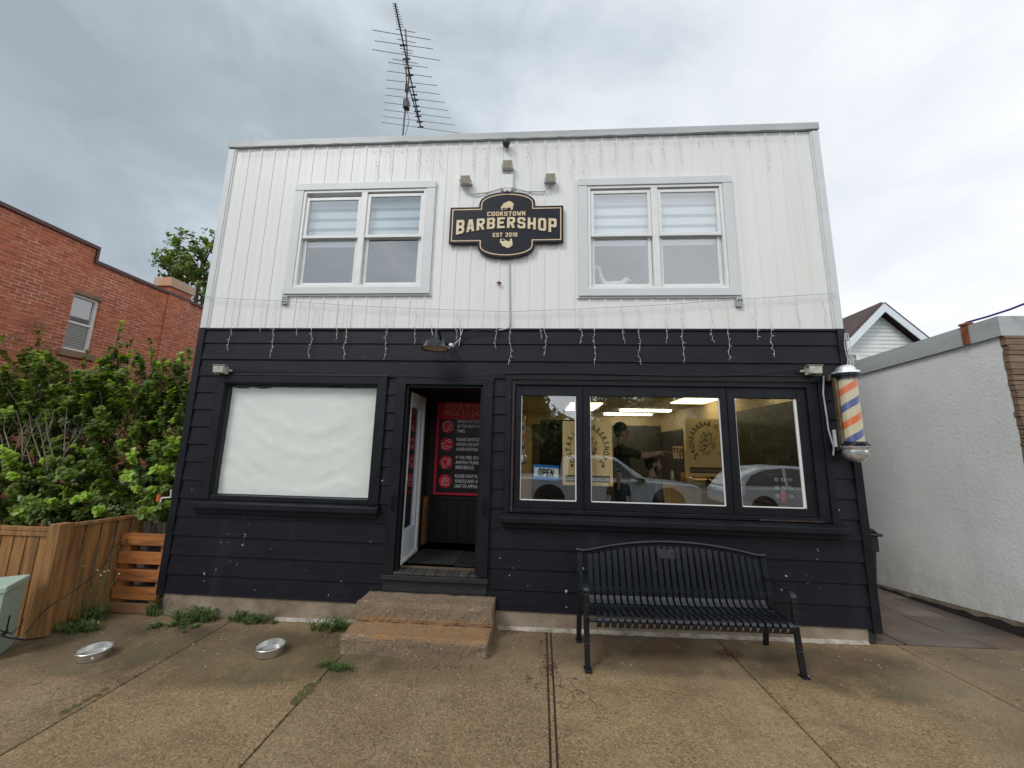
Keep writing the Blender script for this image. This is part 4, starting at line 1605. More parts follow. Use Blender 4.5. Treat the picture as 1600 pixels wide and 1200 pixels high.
z_ = rows[2]
ln(mb, [(-.04, -.07), (-.035, -.035), (-.06, -.01), (-.055, .035), (-.025, .055), (.015, .05), (.03, .02), (.025, -.02), (.0, -.045), (.0, -.07), (-.04, -.07)], ix, z_)
ln(mb, [(.045, .06), (.06, .06), (.06, -.01), (.05, -.035), (.04, -.01), (.045, .06)], ix, z_)
z_ = rows[3]
for dx in (-.035, .0, .035):
    ring(mb, ix + dx, z_ + .025 + (.02 if dx == 0 else 0), .013, n=12)
    ln(mb, [(dx - .018, .0), (dx - .018, -.055), (dx + .018, -.055), (dx + .018, 0), (dx - .018, 0)], ix, z_)
mb.build('white_print', pm('notice_white', (.85, .85, .86), rough=.5), nt_)

# ------------------------------------------------------------------ tan shop poster with ring lettering, and a reversed copy as its reflection
M_TANP = pm('glowing_tan_paper', (.62, .44, .20), rough=.6, var=.05, emit=((.62, .42, .17), .10))  # faint glow added to the paper, which is no lamp
M_INK = pm('poster_ink', (.03, .028, .024), rough=.6)


def blackletter(m, ch, size, mat4):
    """block capital given pointed blackletter ends: letter built from the built-in font, doubled with a thin slanted hairline"""
    text_mesh(m, ch, size, mat4, bold=size * .03, align='CENTER', xs=.72)
    for sx_ in (-.26, .2):
        a = mat4 @ Vector((sx_ * size, -.02 * size, .001))
        b_ = mat4 @ Vector(((sx_ + .13) * size, .12 * size, .001))
        c = mat4 @ Vector(((sx_ + .02) * size, .16 * size, .001))
        m.add([a, b_, c], [(0, 1, 2)])


def poster(cx, y, zc, w, h, mirror, label):
    t_ = thing('shop_poster', label, 'poster', (cx, y, zc - h / 2))
    mb = MB()
    mb.box(cx - w / 2, cx + w / 2, y, y + .003, zc - h / 2, zc + h / 2)
    mb.build('paper', M_TANP, t_)
    mb = MB()
    s_ = -1 if mirror else 1
    rx, rz = w * .335, h * .295
    c0 = zc + h * .085
    size = h * .115

    def put(txt, a0, a1):
        n_ = len(txt)
        for i, ch in enumerate(txt):
            a = R(a0 + (a1 - a0) * (i / (n_ - 1)))
            X_ = rx * math.cos(a)
            Z_ = rz * math.sin(a)
            rot = math.atan2(Z_ / rz ** 2, X_ / rx ** 2) - PI / 2
            mm = facing(cx + s_ * X_, y - .002, c0 + Z_, mirror) @ Matrix.Rotation(rot, 4, 'Z')
            blackletter(mb, ch, size, mm)
    put('ONTARIO', 218, 122)
    put('BARBERSHOPS', 98, -42)
    for sg_ in (-1, 1):
        X_, Z_ = cx + sg_ * rx * .92, c0 - rz * .95
        pts = [(X_ + (.03 if i % 2 == 0 else .012) * math.sin(i * PI / 5), y - .0022, Z_ + (.03 if i % 2 == 0 else .012) * math.cos(i * PI / 5)) for i in range(10)]
        mb.add(pts, [tuple(range(10))])
    # inked portrait roundel: tangled strokes
    r2 = random.Random(5)
    for i in range(150):
        a = r2.uniform(0, 2 * PI)
        d = math.sqrt(r2.random())
        X_ = cx + d * rx * .58 * math.cos(a)
        Z_ = c0 - h * .02 + d * rz * .72 * math.sin(a)
        L, wd = r2.uniform(.015, .05) * w * 1.6, r2.uniform(.003, .009)
        aa = r2.uniform(0, PI)
        n_ = 5
        for k in range(n_):
            t0, t1 = k / n_, (k + 1) / n_
            p = Vector((X_ + L * t0 * math.cos(aa + t0), y - .0022 - i * 3e-6, Z_ + L * t0 * math.sin(aa + t0)))
            q_ = Vector((X_ + L * t1 * math.cos(aa + t1), y - .0022 - i * 3e-6, Z_ + L * t1 * math.sin(aa + t1)))
            dd = (q_ - p).normalized()
            nn = Vector((-dd.z, 0, dd.x)) * wd / 2
            mb.quad(p - nn, q_ - nn, q_ + nn, p + nn)
    zb2 = zc - h * .40
    bar = [(cx - w * .44, zb2 - h * .045), (cx + w * .44, zb2 - h * .045), (cx + w * .44, zb2 + h * .055), (cx - w * .44, zb2 + h * .055)]
    mb.prism(bar, y - .0025, y - .001, 'Y')
    mb.build('ink', M_INK, t_)
    mb = MB()
    text_mesh(mb, 'ONTARIOBARBERSHOPS.COM', h * .085, facing(cx, y - .004, zb2 - h * .027, mirror), bold=.001, align='CENTER', xs=w * .84 / (h * .085 * 13.6))
    mb.build('web_address', pm('poster_cream', (.62, .54, .36), rough=.6), t_)
    return t_


pA, pB = at(879, 658, .14), at(958, 760, .14)
poster((pA.x + pB.x) / 2, .14, (pA.z + pB.z) / 2, pB.x - pA.x, pA.z - pB.z, False, 'tan poster with ring of blackletter ONTARIO BARBERSHOPS straddling the first window bar')
pA, pB = at(1136, 659, 2.4), at(1207, 765, 2.4)
poster(3.335 - .37 - .02, 2.42, 2.02, .72, .98, True, 'reversed copy of the tan poster added as its mirror reflection, deep in the right light of the shop window')  # reversed sheet stands in for the poster's reflection in a wall mirror
# mirror-written notice
t_ = thing('mirror_written_sign', 'small cream notice with mirror-written block letters on the back wall', 'sign', (3.0, 5.0, 1.7))
pA, pB = at(1051, 697, 4.6), at(1073, 717, 4.6)
mb = MB()
mb.box(pA.x, pB.x, 4.6, 4.605, pB.z, pA.z)
mb.build('paper', pm('cream_paper', (.62, .52, .32), rough=.6), t_)
mb = MB()
text_mesh(mb, 'DEST', .15, facing(pB.x - .005, 4.597, pA.z - .15, True), bold=.004, xs=.85)
text_mesh(mb, 'ITY', .14, facing(pB.x - .01, 4.597, pA.z - .28, True), bold=.004, xs=.8)
mb.build('lettering', M_INK, t_)

# ------------------------------------------------------------------ interior fittings
M_TUBE = pm('lit_tube', (.9, .88, .8), emit=((1.0, .93, .78), 9.0))
M_PANELLT = pm('lit_panel', (.9, .85, .6), emit=((1.0, .86, .48), 4.0))
for x0, x1, yy, lab in ((1.95, 3.1, 4.6, 'longer lit ceiling tube nearer the shop window'), (1.75, 2.95, 5.6, 'lit ceiling tube in the middle light nearest the back wall')):
    mb = MB()
    mb.box(x0, x1, yy, yy + .12, CZ - .045, CZ - .002)
    tag(mb.build('tube_light', M_TUBE, origin=(x0, yy, CZ)), lab, 'ceiling light', 'ceiling lights inside the shop')
for x0, x1, y0, y1, lab in ((.7, 1.35, 3.5, 5.0, 'square lit ceiling panel above the tan poster'), (2.65, 3.28, 2.2, 3.3, 'square lit ceiling panel in the right light of the shop window')):
    mb = MB()
    mb.box(x0, x1, y0, y1, CZ - .02, CZ - .002)
    tag(mb.build('ceiling_panel', M_PANELLT, origin=(x0, y0, CZ)), lab, 'ceiling light', 'ceiling lights inside the shop')
mb = MB()
mb.box(2.86, 3.26, .9, 1.02, CZ - .045, CZ - .002)
tag(mb.build('tube_light', M_TUBE, origin=(2.8, 1.7, CZ)), 'short lit tube high in the right light of the shop window', 'ceiling light', 'ceiling lights inside the shop')

ct = thing('counter', 'beige work counter with dark top along the right wall inside the shop', 'counter', (3.0, 2.4, FZ))
mb = MB()
mb.box(2.78, 3.325, .35, 4.4, FZ, 1.33)
for k in range(7):
    y0 = .38 + k * .575
    mb.box(2.765, 2.7795, y0, y0 + .55, FZ + .05, 1.10)
    mb.box(2.765, 2.7795, y0, y0 + .55, 1.12, 1.30)
mb.build('cabinet', M_BEIGE, ct, bevel=.003)
mb = MB()
mb.box(2.72, 3.33, .30, 4.45, 1.332, 1.37)
mb.build('countertop', pm('dark_counter', (.02, .018, .016), rough=.2), ct, bevel=.004)
# rack of ring-marked black tins
t_ = thing('tin_rack', 'black rack of nine round white-ringed tins on the counter', 'rack', (2.82, .6, 1.37))
mb = MB()
q = at(1218, 752, .62)
rx0, rz0 = q.x - .12, 1.375
mb.box(rx0, rx0 + .25, .56, .70, rz0, rz0 + .30)
mb.build('rack', M_BLACKPL, t_, bevel=.01)
for i in range(3):
    for j in range(3):
        mb = MB()
        mb.lathe([(.017, .0), (.017, .006), (.025, .006), (.025, 0)], (rx0 + .045 + i * .08, .556, rz0 + .05 + j * .098), 20, 'Y', cap=False)
        mb.sphere((rx0 + .045 + i * .08, .556, rz0 + .05 + j * .098), .008, 8, 6)
        mb.build('tin_ring', pm('ring_white', (.6, .6, .55), rough=.4), t_, smooth=True)
cols = [('bottle_red', (.5, .06, .03)), ('bottle_amber', (.35, .16, .04)), ('bottle_white', (.7, .7, .68)), ('bottle_black', (.02, .02, .02)), ('bottle_clear', (.4, .45, .42))]
labs = ['red', 'amber', 'white', 'black', 'grey']
r3 = random.Random(4)
spots = [(2.98, .50, 0), (3.07, .62, 3), (2.80, 1.1, 2), (2.93, 1.35, 4), (2.84, 1.7, 1), (3.0, 2.0, 2), (2.86, 2.3, 3), (2.8, 2.9, 2), (2.85, 3.4, 1), (2.82, 3.9, 4)]
nth = ['first', 'second', 'third', 'fourth', 'fifth', 'sixth', 'seventh', 'eighth', 'ninth', 'tenth']
for i, (x, yy, c) in enumerate(spots):
    t_ = thing('bottle', f'small {labs[c]} bottle on the counter, {nth[i]} from the glass', 'bottle', (x, yy, 1.371), 'bottles on the shop counter')
    h = r3.uniform(.13, .24)
    w = r3.uniform(.028, .042)
    mb = MB()
    mb.lathe([(w, 0), (w, h * .65), (w * .4, h * .8), (w * .4, h * .86)], (x, yy, 1.371), 14)
    mb.build('body', pm(cols[c][0], cols[c][1], rough=.25), t_, smooth=True)
    mb = MB()
    mb.lathe([(w * .5, h * .861), (w * .5, h), (0, h)], (x, yy, 1.371), 12)
    mb.build('cap', M_BLACKPL, t_, smooth=True)
mb = MB()
for i in range(3):
    mb.box(2.76, 3.05, 2.35 + i * .001, 2.75, 1.372 + i * .035, 1.403 + i * .035)
tag(mb.build('towel_stack', pm('cream_towel', (.62, .52, .33), rough=.95, bump=.5), bevel=.012, origin=(2.9, 2.5, 1.37)), 'folded cream towels stacked on the counter inside', 'towels')
mb = MB()
mb.box(2.95, 3.2, 3.0, 3.28, 1.372, 1.62)
tag(mb.build('storage_box', pm('pink_box', (.45, .20, .16), rough=.6), bevel=.008, origin=(3.05, 3.1, 1.37)), 'dull pink box standing on the counter inside', 'box')

# barber pole inside the first light
q = at(812, 680, .45)
t_ = thing('indoor_barber_pole', 'striped barber pole standing inside the left edge of the shop window', 'barber pole', (q.x, .45, 1.2))
mb = MB()
vs = [(q.x + .07 * math.cos(2 * PI * k / nseg), .45 + .07 * math.sin(2 * PI * k / nseg), z) for z in (1.85, 2.35) for k in range(nseg + 1)]
mb.add(vs, [(k, k + 1, nseg + 2 + k, nseg + 1 + k) for k in range(nseg)])
c2_ = mb.build('striped_cylinder', m if False else bpy.data.materials['barber_stripes'], t_, smooth=True)
uvl = c2_.data.uv_layers.new(name='uv')
for lp in c2_.data.loops:
    vi = lp.vertex_index
    uvl.data[lp.index].uv = ((vi % (nseg + 1)) / nseg, 0.0 if vi <= nseg else 1.0)
mb = MB()
mb.lathe([(.09, 1.85), (.10, 1.82), (.10, 1.76), (.07, 1.74), (.02, 1.73), (.02, .62), (.16, .60), (.16, .561)], (q.x, .45, 0), 24)
mb.lathe([(.0, 2.44), (.05, 2.42), (.085, 2.36), (.09, 2.352)], (q.x, .45, 0), 24)
mb.build('stand', M_CHROME, t_, smooth=True)
# white animal figurine in the upstairs right window
t_ = thing('animal_figurine', 'white long-necked animal figurine behind the right upstairs window', 'figurine', (.98, .22, 3.86))
q = at(958, 440, .2)
mb = MB()
mb.sphere((q.x + .02, .2, 4.0), .1, 16, 12, (1.7, .7, .62))
mb.tube([(q.x - .10, .2, 4.02), (q.x - .15, .2, 4.1), (q.x - .165, .2, 4.19), (q.x - .185, .2, 4.25)], [.045, .032, .025, .03], 12)
mb.sphere((q.x - .205, .2, 4.255), .036, 12, 8, (1.4, .8, .9))
mb.tube([(q.x + .12, .2, 4.03), (q.x + .17, .2, 4.09), (q.x + .22, .2, 4.06)], [.05, .035, .02], 10)
mb.box(q.x - .2, q.x + .25, .14, .26, 3.87, 3.94)
fg = mb.build('body', pm('white_plush', (.6, .6, .59), rough=.9), t_, smooth=True)
rm_ = fg.modifiers.new('r', 'REMESH')
rm_.mode = 'VOXEL'
rm_.voxel_size = .012

# ------------------------------------------------------------------ people
M_SKIN = pm('skin', (.52, .30, .20), rough=.5, var=.05)
M_HAIR = pm('dark_hair', (.015, .011, .009), rough=.6)
M_TEE = pm('black_tshirt', (.012, .012, .014), rough=.9)
M_JEANS = pm('dark_trousers', (.02, .022, .03), rough=.9)


def limb(m, chain, n=14):
    """tapered chain with rounded ends: [(point, radius)...]"""
    pts = [Vector(p) for p, r_ in chain]
    rs_ = [r_ for p, r_ in chain]
    m.tube(pts, rs_, n)
    for p, r_ in ((pts[0], rs_[0]), (pts[-1], rs_[-1])):
        m.sphere(p, r_, n, 8)
    for p, r_ in zip(pts[1:-1], rs_[1:-1]):
        m.sphere(p, r_, n, 8)


def fuse(o, vox):
    r_ = o.modifiers.new('fuse', 'REMESH')
    r_.mode = 'VOXEL'
    r_.voxel_size = vox
    r_.use_smooth_shade = True
    s_ = o.modifiers.new('smooth', 'SMOOTH')
    s_.factor = .5
    s_.iterations = 3


def head(m, c, f, u=Vector((0, 0, 1)), s=1.0, beard=False):
    """head centred at c, facing f"""
    f = f.normalized()
    l = u.cross(f).normalized()
    B = Matrix((f, l, u)).transposed()
    P_ = lambda a, b_, c_: c + B @ Vector((a, b_, c_)) * s
    B4 = B.to_4x4()
    m.sphere(P_(-.01, 0, .03), .095 * s, 18, 12, (1.02, .80, 1.0), 0, B4)
    m.sphere(P_(.015, 0, -.03), .075 * s, 16, 12, (.92, .82, 1.12), 0, B4)
    m.sphere(P_(.045, 0, -.085), .032 * s, 12, 8, (1, 1.1, .8), 0, B4)      # chin
    m.tube([P_(.082, 0, .02), P_(.098, 0, -.01), P_(.112, 0, -.028)], [.010 * s, .013 * s, .015 * s], 8)  # nose
    m.sphere(P_(.09, 0, -.06), .014 * s, 10, 6, (1, 1.6, .5), 0, B4)   # lips
    for sg_ in (-1, 1):
        m.sphere(P_(-.005, sg_ * .078, -.01), .026 * s, 10, 8, (.8, .35, 1.2), 0, B4)   # ears
        m.sphere(P_(.075, sg_ * .032, .035), .018 * s, 10, 6, (.7, 1.3, .5), 0, B4)   # brow
    return P_, B4


def hand(m, wrist, d, up, side, s=1.0, curl=.5):
    """palm with five bent fingers; d points along the hand, side = thumb side"""
    d, up, side = Vector(d).normalized(), Vector(up).normalized(), Vector(side).normalized()
    w = Vector(wrist)
    for k in (-1, -.33, .33, 1):
        limb(m, [(w + side * k * .012 * s, .017 * s), (w + d * .085 * s + side * k * .030 * s, .0135 * s)], 8)
    for i, (k, L) in enumerate(((1, .07), (.33, .08), (-.33, .075), (-1, .058))):
        b_ = w + d * .088 * s + side * k * .030 * s
        j1 = b_ + (d - up * curl * .35).normalized() * L * .45 * s
        j2 = j1 + (d - up * curl * 1.0).normalized() * L * .33 * s
        j3 = j2 + (d * .6 - up * curl * 1.6).normalized() * L * .25 * s
        limb(m, [(b_, .0095 * s), (j1, .0088 * s), (j2, .008 * s), (j3, .007 * s)], 8)
    b_ = w + d * .025 * s + side * .028 * s
    j1 = b_ + (d * .6 + side * .8).normalized() * .038 * s
    j2 = j1 + (d * .95 + side * .3).normalized() * .030 * s
    limb(m, [(b_, .013 * s), (j1, .0105 * s), (j2, .0085 * s)], 8)


def person(label, base, f, H, arms, legs, hips, tshirt=M_TEE, beard=False, headtilt=(0, 0), group=None, chest_lean=0., hairlen=.0):
    """f facing; arms: two chains (elbow, wrist, hand dir) in body coords (forward, left, up); legs: (knee, ankle)"""
    f = Vector(f).normalized()
    u = Vector((0, 0, 1))
    l = u.cross(f)
    base = Vector(base)
    W = lambda a, b_, c_: base + f * a + l * b_ + u * c_
    D = lambda v: f * v[0] + l * v[1] + u * v[2]
    t_ = thing('person', label, 'person', base)
    hz_ = hips
    top = H
    hc = W(chest_lean + .02 + headtilt[0], headtilt[1], top - .115)
    body = MB()
    neck = W(chest_lean, 0, top - .29)
    sh = W(chest_lean * .9, 0, top - .36)
    hip = W(0, 0, hz_)
    limb(body, [(hc - u * .05 - f * .02, .052), (neck, .055), (sh, .07)])
    chest = W(chest_lean * .8, 0, (top - .36) * .55 + hz_ * .45)
    waist = W(chest_lean * .4, 0, (top - .36) * .3 + hz_ * .7)
    for sg_ in (-1, 1):
        limb(body, [(sh + l * sg_ * .15 - u * .02, .052), (chest + l * sg_ * .08, .095), (waist + l * sg_ * .06, .085), (hip + l * sg_ * .075, .10)])
    P_, B4 = head(body, hc, f + D((0, headtilt[1] * 2, -.05)), u, 1.0)
    shirt = MB()
    for sg_ in (-1, 1):
        limb(shirt, [(sh + l * sg_ * .155 - u * .015, .062), (chest + l * sg_ * .085, .112), (waist + l * sg_ * .07, .105), (hip + l * sg_ * .08 + u * .02, .115)])
    limb(shirt, [(sh + u * .015 - l * .06, .065), (sh + u * .015 + l * .06, .065)])
    trou = MB()
    shoes = MB()
    for sg_, (el, wr, hd) in zip((1, -1), arms):
        s0 = sh + l * sg_ * .185 - u * .01
        e, w_ = W(*el), W(*wr)
        limb(body, [(s0, .050), (s0.lerp(e, .5), .045), (e, .037), (e.lerp(w_, .35), .038), (w_, .025)])
        limb(shirt, [(s0, .066), (s0.lerp(e, .72), .058)])
        hd = D(hd).normalized()
        upv = l * (-sg_) if abs(hd.z) > .7 else u
        sdv = hd.cross(upv).normalized() * (1 if abs(hd.z) > .7 else -sg_)
        if abs(hd.z) > .7:
            sdv = f
        hand(body, w_, hd, upv, sdv)
    for sg_, (kn, an) in zip((1, -1), legs):
        h0 = hip + l * sg_ * .09
        k_, a_ = W(*kn), W(*an)
        limb(body, [(h0, .085), (k_, .055), (k_.lerp(a_, .35), .055), (a_, .036)])
        limb(trou, [(hip + l * sg_ * .07 + u * .03, .112), (h0, .105), (k_, .072), (a_, .058)])
        limb(shoes, [(a_ - u * .035 - f * .04, .042), (a_ - u * .045 + f * .06, .040), (a_ - u * .05 + f * .15, .032)])
    bo = body.build('body', M_SKIN, t_)
    fuse(bo, .009)
    so_ = shirt.build('tshirt', tshirt, t_)
    fuse(so_, .014)
    to_ = trou.build('trousers', M_JEANS, t_)
    fuse(to_, .014)
    sh_ = shoes.build('shoes', M_BLACKPL, t_)
    fuse(sh_, .012)
    hr = MB()
    hr.sphere(P_(-.022, 0, .052), .100, 18, 12, (1.0, .84, .92), 0, B4)
    hr.sphere(P_(-.055, 0, .0), .078, 16, 10, (.75, .95, 1.1), 0, B4)
    if beard:
        hr.sphere(P_(.035, 0, -.085), .055, 14, 10, (1.05, 1.2, .8), 0, B4)
        for sg_ in (-1, 1):
            hr.sphere(P_(.02, sg_ * .055, -.05), .032, 10, 8, (1.0, .5, 1.3), 0, B4)
    ho = hr.build('hair', M_HAIR, t_, smooth=True)
    ey = MB()
    for sg_ in (-1, 1):
        ey.sphere(P_(.078, sg_ * .032, .018), .011, 10, 8)
    ey.build('eyes', pm('eye', (.05, .04, .03), rough=.2), t_, smooth=True)
    return t_


# barber, standing inside, both arms out over the client's head, facing right (+x)
q = at(975, 660, 1.0)
bx_ = q.x - .05
person('barber in a black t-shirt standing inside the shop with arms stretched over the client', (bx_, 1.0, FZ), (1, 0, 0), 1.74,
       [((.22, .2, 1.32), (.46, .12, 1.34), (1, -.1, 0)), ((.24, -.24, 1.30), (.50, -.14, 1.36), (1, .1, .05))],
       [((.02, .1, .48), (-.02, .1, .09)), ((.02, -.1, .48), (-.02, -.1, .09))], .93)
q2 = at(1025, 715, 1.0)
person('bearded client seated in the barber chair under the barber\'s hands', (q2.x - .06, 1.0, FZ), (1, 0, 0), 1.31,
       [((.02, .28, .68), (.24, .24, .66), (1, -.1, 0)), ((.02, -.28, .68), (.24, -.24, .66), (1, .1, 0))],
       [((.44, .12, .52), (.5, .12, .14)), ((.44, -.12, .52), (.5, -.12, .14))], .52, tshirt=pm('cape_black', (.02, .02, .022), rough=.6), beard=True)
bc = thing('barber_chair', 'black padded barber chair on a chrome base inside the shop', 'chair', (q2.x - .05, 1.0, FZ))
cx_ = q2.x - .05
mb = MB()
mb.box(cx_ - .22, cx_ + .28, .76, 1.24, FZ + .36, FZ + .44)
mb.build('seat', M_BLACKPL, bc, bevel=.03)
mb = MB()
mb.box(cx_ - .30, cx_ - .20, .76, 1.24, FZ + .42, FZ + .98)
mb.build('backrest', M_BLACKPL, bc, bevel=.03)
mb = MB()
mb.lathe([(.28, 0), (.28, .03), (.08, .07), (.06, .35)], (cx_, 1.0, FZ + .001), 24)
mb.box(cx_ + .3, cx_ + .5, .85, 1.15, FZ + .08, FZ + .1)
mb.build('base', M_CHROME, bc, smooth=True)
# photographer's companion seen in the window reflection
person('dark-haired person in a black t-shirt facing the shop, seen mirrored in its window', (1.93, -4.95, -.068), (0, 1, 0), 1.55,
       [((.0, .26, .94), (.03, .29, .71), (.1, .1, -1)), ((.0, -.26, .94), (.04, -.29, .71), (.1, -.1, -1))],
       [((.01, .11, .44), (0, .12, .09)), ((.01, -.11, .44), (0, -.12, .09))], .82)

# ------------------------------------------------------------------ steps
M_STEP = concrete_mat('step_concrete', (.22, .158, .10), (.16, .11, .068), stain=False, speck=.4)
nt = M_STEP.node_tree
b = nt.nodes['Principled BSDF']
cur = b.inputs['Base Color'].links[0].from_socket
o = xyz(nt)
rz = ramp(nt, ntex(nt, 5, 6, .7), .35, .65)
edge = mth(nt, 'MULTIPLY', mth(nt, 'GREATER_THAN', o[2], .235), mth(nt, 'LESS_THAN', o[1], -.325))
cur = nmix(nt, mth(nt, 'MULTIPLY', edge, .65), cur, (.40, .37, .31))
rust = mth(nt, 'MULTIPLY', mth(nt, 'MULTIPLY', mth(nt, 'LESS_THAN', o[2], .2), mth(nt, 'GREATER_THAN', o[2], .125)), rz)
cur = nmix(nt, mth(nt, 'MULTIPLY', rust, .6), cur, (.36, .17, .05))
nt.links.new(cur, b.inputs['Base Color'])


def rough_block(mb_, x0, x1, y0, y1, z0, z1, seed, amp=.008, st=.035):
    """block with chipped faces: gridded box pushed by noise"""
    nx_, ny_, nz_ = (max(1, int((b_ - a) / st)) for a, b_ in ((x0, x1), (y0, y1), (z0, z1)))

    def P_(x, y, z):
        v = Vector((x, y, z))
        n_ = noise.noise_vector(v * 7 + Vector((seed, 0, 0))) * amp + noise.noise_vector(v * 26 + Vector((0, seed, 0))) * amp * .7
        ed = sum(1 for a, p, q in ((x, x0, x1), (y, y0, y1), (z, z0, z1)) if abs(a - p) < 1e-6 or abs(a - q) < 1e-6)
        if ed >= 2:
            c = Vector(((x0 + x1) / 2, (y0 + y1) / 2, (z0 + z1) / 2))
            d = Vector((1 if x < c.x else -1, 1 if y < c.y else -1, 1 if z < c.z else -1))
            m_ = Vector((abs(x - x0) < 1e-6 or abs(x - x1) < 1e-6, abs(y - y0) < 1e-6 or abs(y - y1) < 1e-6, abs(z - z0) < 1e-6 or abs(z - z1) < 1e-6))
            v = v + Vector((d.x * m_.x, d.y * m_.y, d.z * m_.z)) * (.006 + .008 * max(0, noise.noise(v * 12 + Vector((seed, 5, 1)))))
        return v + n_
    for ax in range(3):
        for side in (0, 1):
            if ax == 0:
                A, B_, f_ = (ny_, nz_, lambda u, v: P_(x1 if side else x0, y0 + (y1 - y0) * u, z0 + (z1 - z0) * v))
            elif ax == 1:
                A, B_, f_ = (nx_, nz_, lambda u, v: P_(x0 + (x1 - x0) * u, y1 if side else y0, z0 + (z1 - z0) * v))
            else:
                A, B_, f_ = (nx_, ny_, lambda u, v: P_(x0 + (x1 - x0) * u, y0 + (y1 - y0) * v, z1 if side else z0))
            vs = [f_(i / A, j / B_) for j in range(B_ + 1) for i in range(A + 1)]
            mb_.add(vs, [(j * (A + 1) + i, j * (A + 1) + i + 1, (j + 1) * (A + 1) + i + 1, (j + 1) * (A + 1) + i) for j in range(B_) for i in range(A)])


stp = thing('concrete_steps', 'worn brown concrete steps, two treads, below the shop entrance', 'steps', (-1.14, -.3, 0))
mb = MB()
rough_block(mb, -1.84, -.43, -.625, -.02, -.06, .150, 1)
mb.build('lower_step', M_STEP, stp, merge=True)
mb = MB()
rough_block(mb, -1.84, -.425, -.335, -.012, .148, .335, 2)
mb.build('upper_step', M_STEP, stp, merge=True)

# ------------------------------------------------------------------ bench
bo_ = Vector((.435, -.20, GZ(1.4, -.4)))
ang = math.atan2(.075, 1.91)
bn = thing('bench', 'black steel strap bench with arched back in front of the shop window', 'bench', bo_)
W_ = 1.90


def bl(x, y, z):
    return (bo_.x + x, bo_.y + y, bo_.z + z)


# side profile of the straps (y, z) from rolled front edge to top of back
def back_top(x):
    s_ = abs(x - W_ / 2) / (W_ / 2 - .09)
    s_ = min(1, s_)
    return .865 + .10 * (1 - s_ ** 2) if s_ < .98 else .865


def back_y(z):
    return -.155 + (z - .46) * .26 if z > .46 else -.155


prof0 = [(-.50, .335), (-.525, .345), (-.548, .365), (-.557, .39), (-.557, .408), (-.545, .425), (-.525, .435), (-.49, .435), (-.42, .425), (-.34, .415), (-.26, .415), (-.20, .425), (-.165, .45), (-.15, .48), (-.145, .51)]
nsl = 27
for i in range(nsl):
    x = .115 + (W_ - .23) * i / (nsl - 1)
    mb = MB()
    zt = back_top(x) - .03
    pr = prof0 + [(-.145 + (z - .51) * .22, z) for z in (.6, .7, .8, zt)] if zt > .82 else prof0 + [(-.145 + (z - .51) * .22, z) for z in (.6, .7, zt)]
    w = .042
    if 10 <= i <= 16 and False:
        pass
    n_ = len(pr)
    vs = []
    for j, (yy, zz) in enumerate(pr):
        a = Vector(pr[max(0, j - 1)])
        b_ = Vector(pr[min(n_ - 1, j + 1)])
        d = (b_ - a).normalized()
        nn = Vector((-d.y, d.x)) * .004
        for sx_ in (-1, 1):
            for sn in (-1, 1):
                vs.append(bl(x + sx_ * w / 2, yy + nn.x * sn, zz + nn.y * sn))
    fs = []
    for j in range(n_ - 1):
        a, b_ = j * 4, (j + 1) * 4
        fs += [(a, a + 1, b_ + 1, b_), (a + 2, b_ + 2, b_ + 3, a + 3), (a, b_, b_ + 2, a + 2), (a + 1, a + 3, b_ + 3, b_ + 1)]
    fs += [(0, 2, 3, 1), ((n_ - 1) * 4, (n_ - 1) * 4 + 1, (n_ - 1) * 4 + 3, (n_ - 1) * 4 + 2)]
    mb.add(vs, fs)
    mb.build('slat', M_BLKMETAL, bn)
mb = MB()
pts = []
for i in range(33):
    x = .0 + W_ * i / 32
    s_ = min(1, abs(x - W_ / 2) / (W_ / 2 - .09))
    z = .875 + .10 * (1 - s_ ** 2)
    pts.append(bl(x, -.145 + (z - .51) * .22 + .002, z))
mb.tube(pts, .019, 10)
mb.build('top_rail', M_BLKMETAL, bn, smooth=True)
mb = MB()
mb.tube([bl(.03, -.515, .395), bl(W_ - .03, -.515, .395)], .016, 10)
mb.tube([bl(.03, -.19, .395), bl(W_ - .03, -.19, .395)], .016, 10)
mb.box(bo_.x + .06, bo_.x + W_ - .06, bo_.y - .135, bo_.y - .128, bo_.z + .515, bo_.z + .555)
for i in range(nsl):
    x = .115 + (W_ - .23) * i / (nsl - 1)
    mb.sphere(bl(x, -.162, .462), .005, 6, 4)
mb.build('cross_rail', M_BLKMETAL, bn, smooth=True)
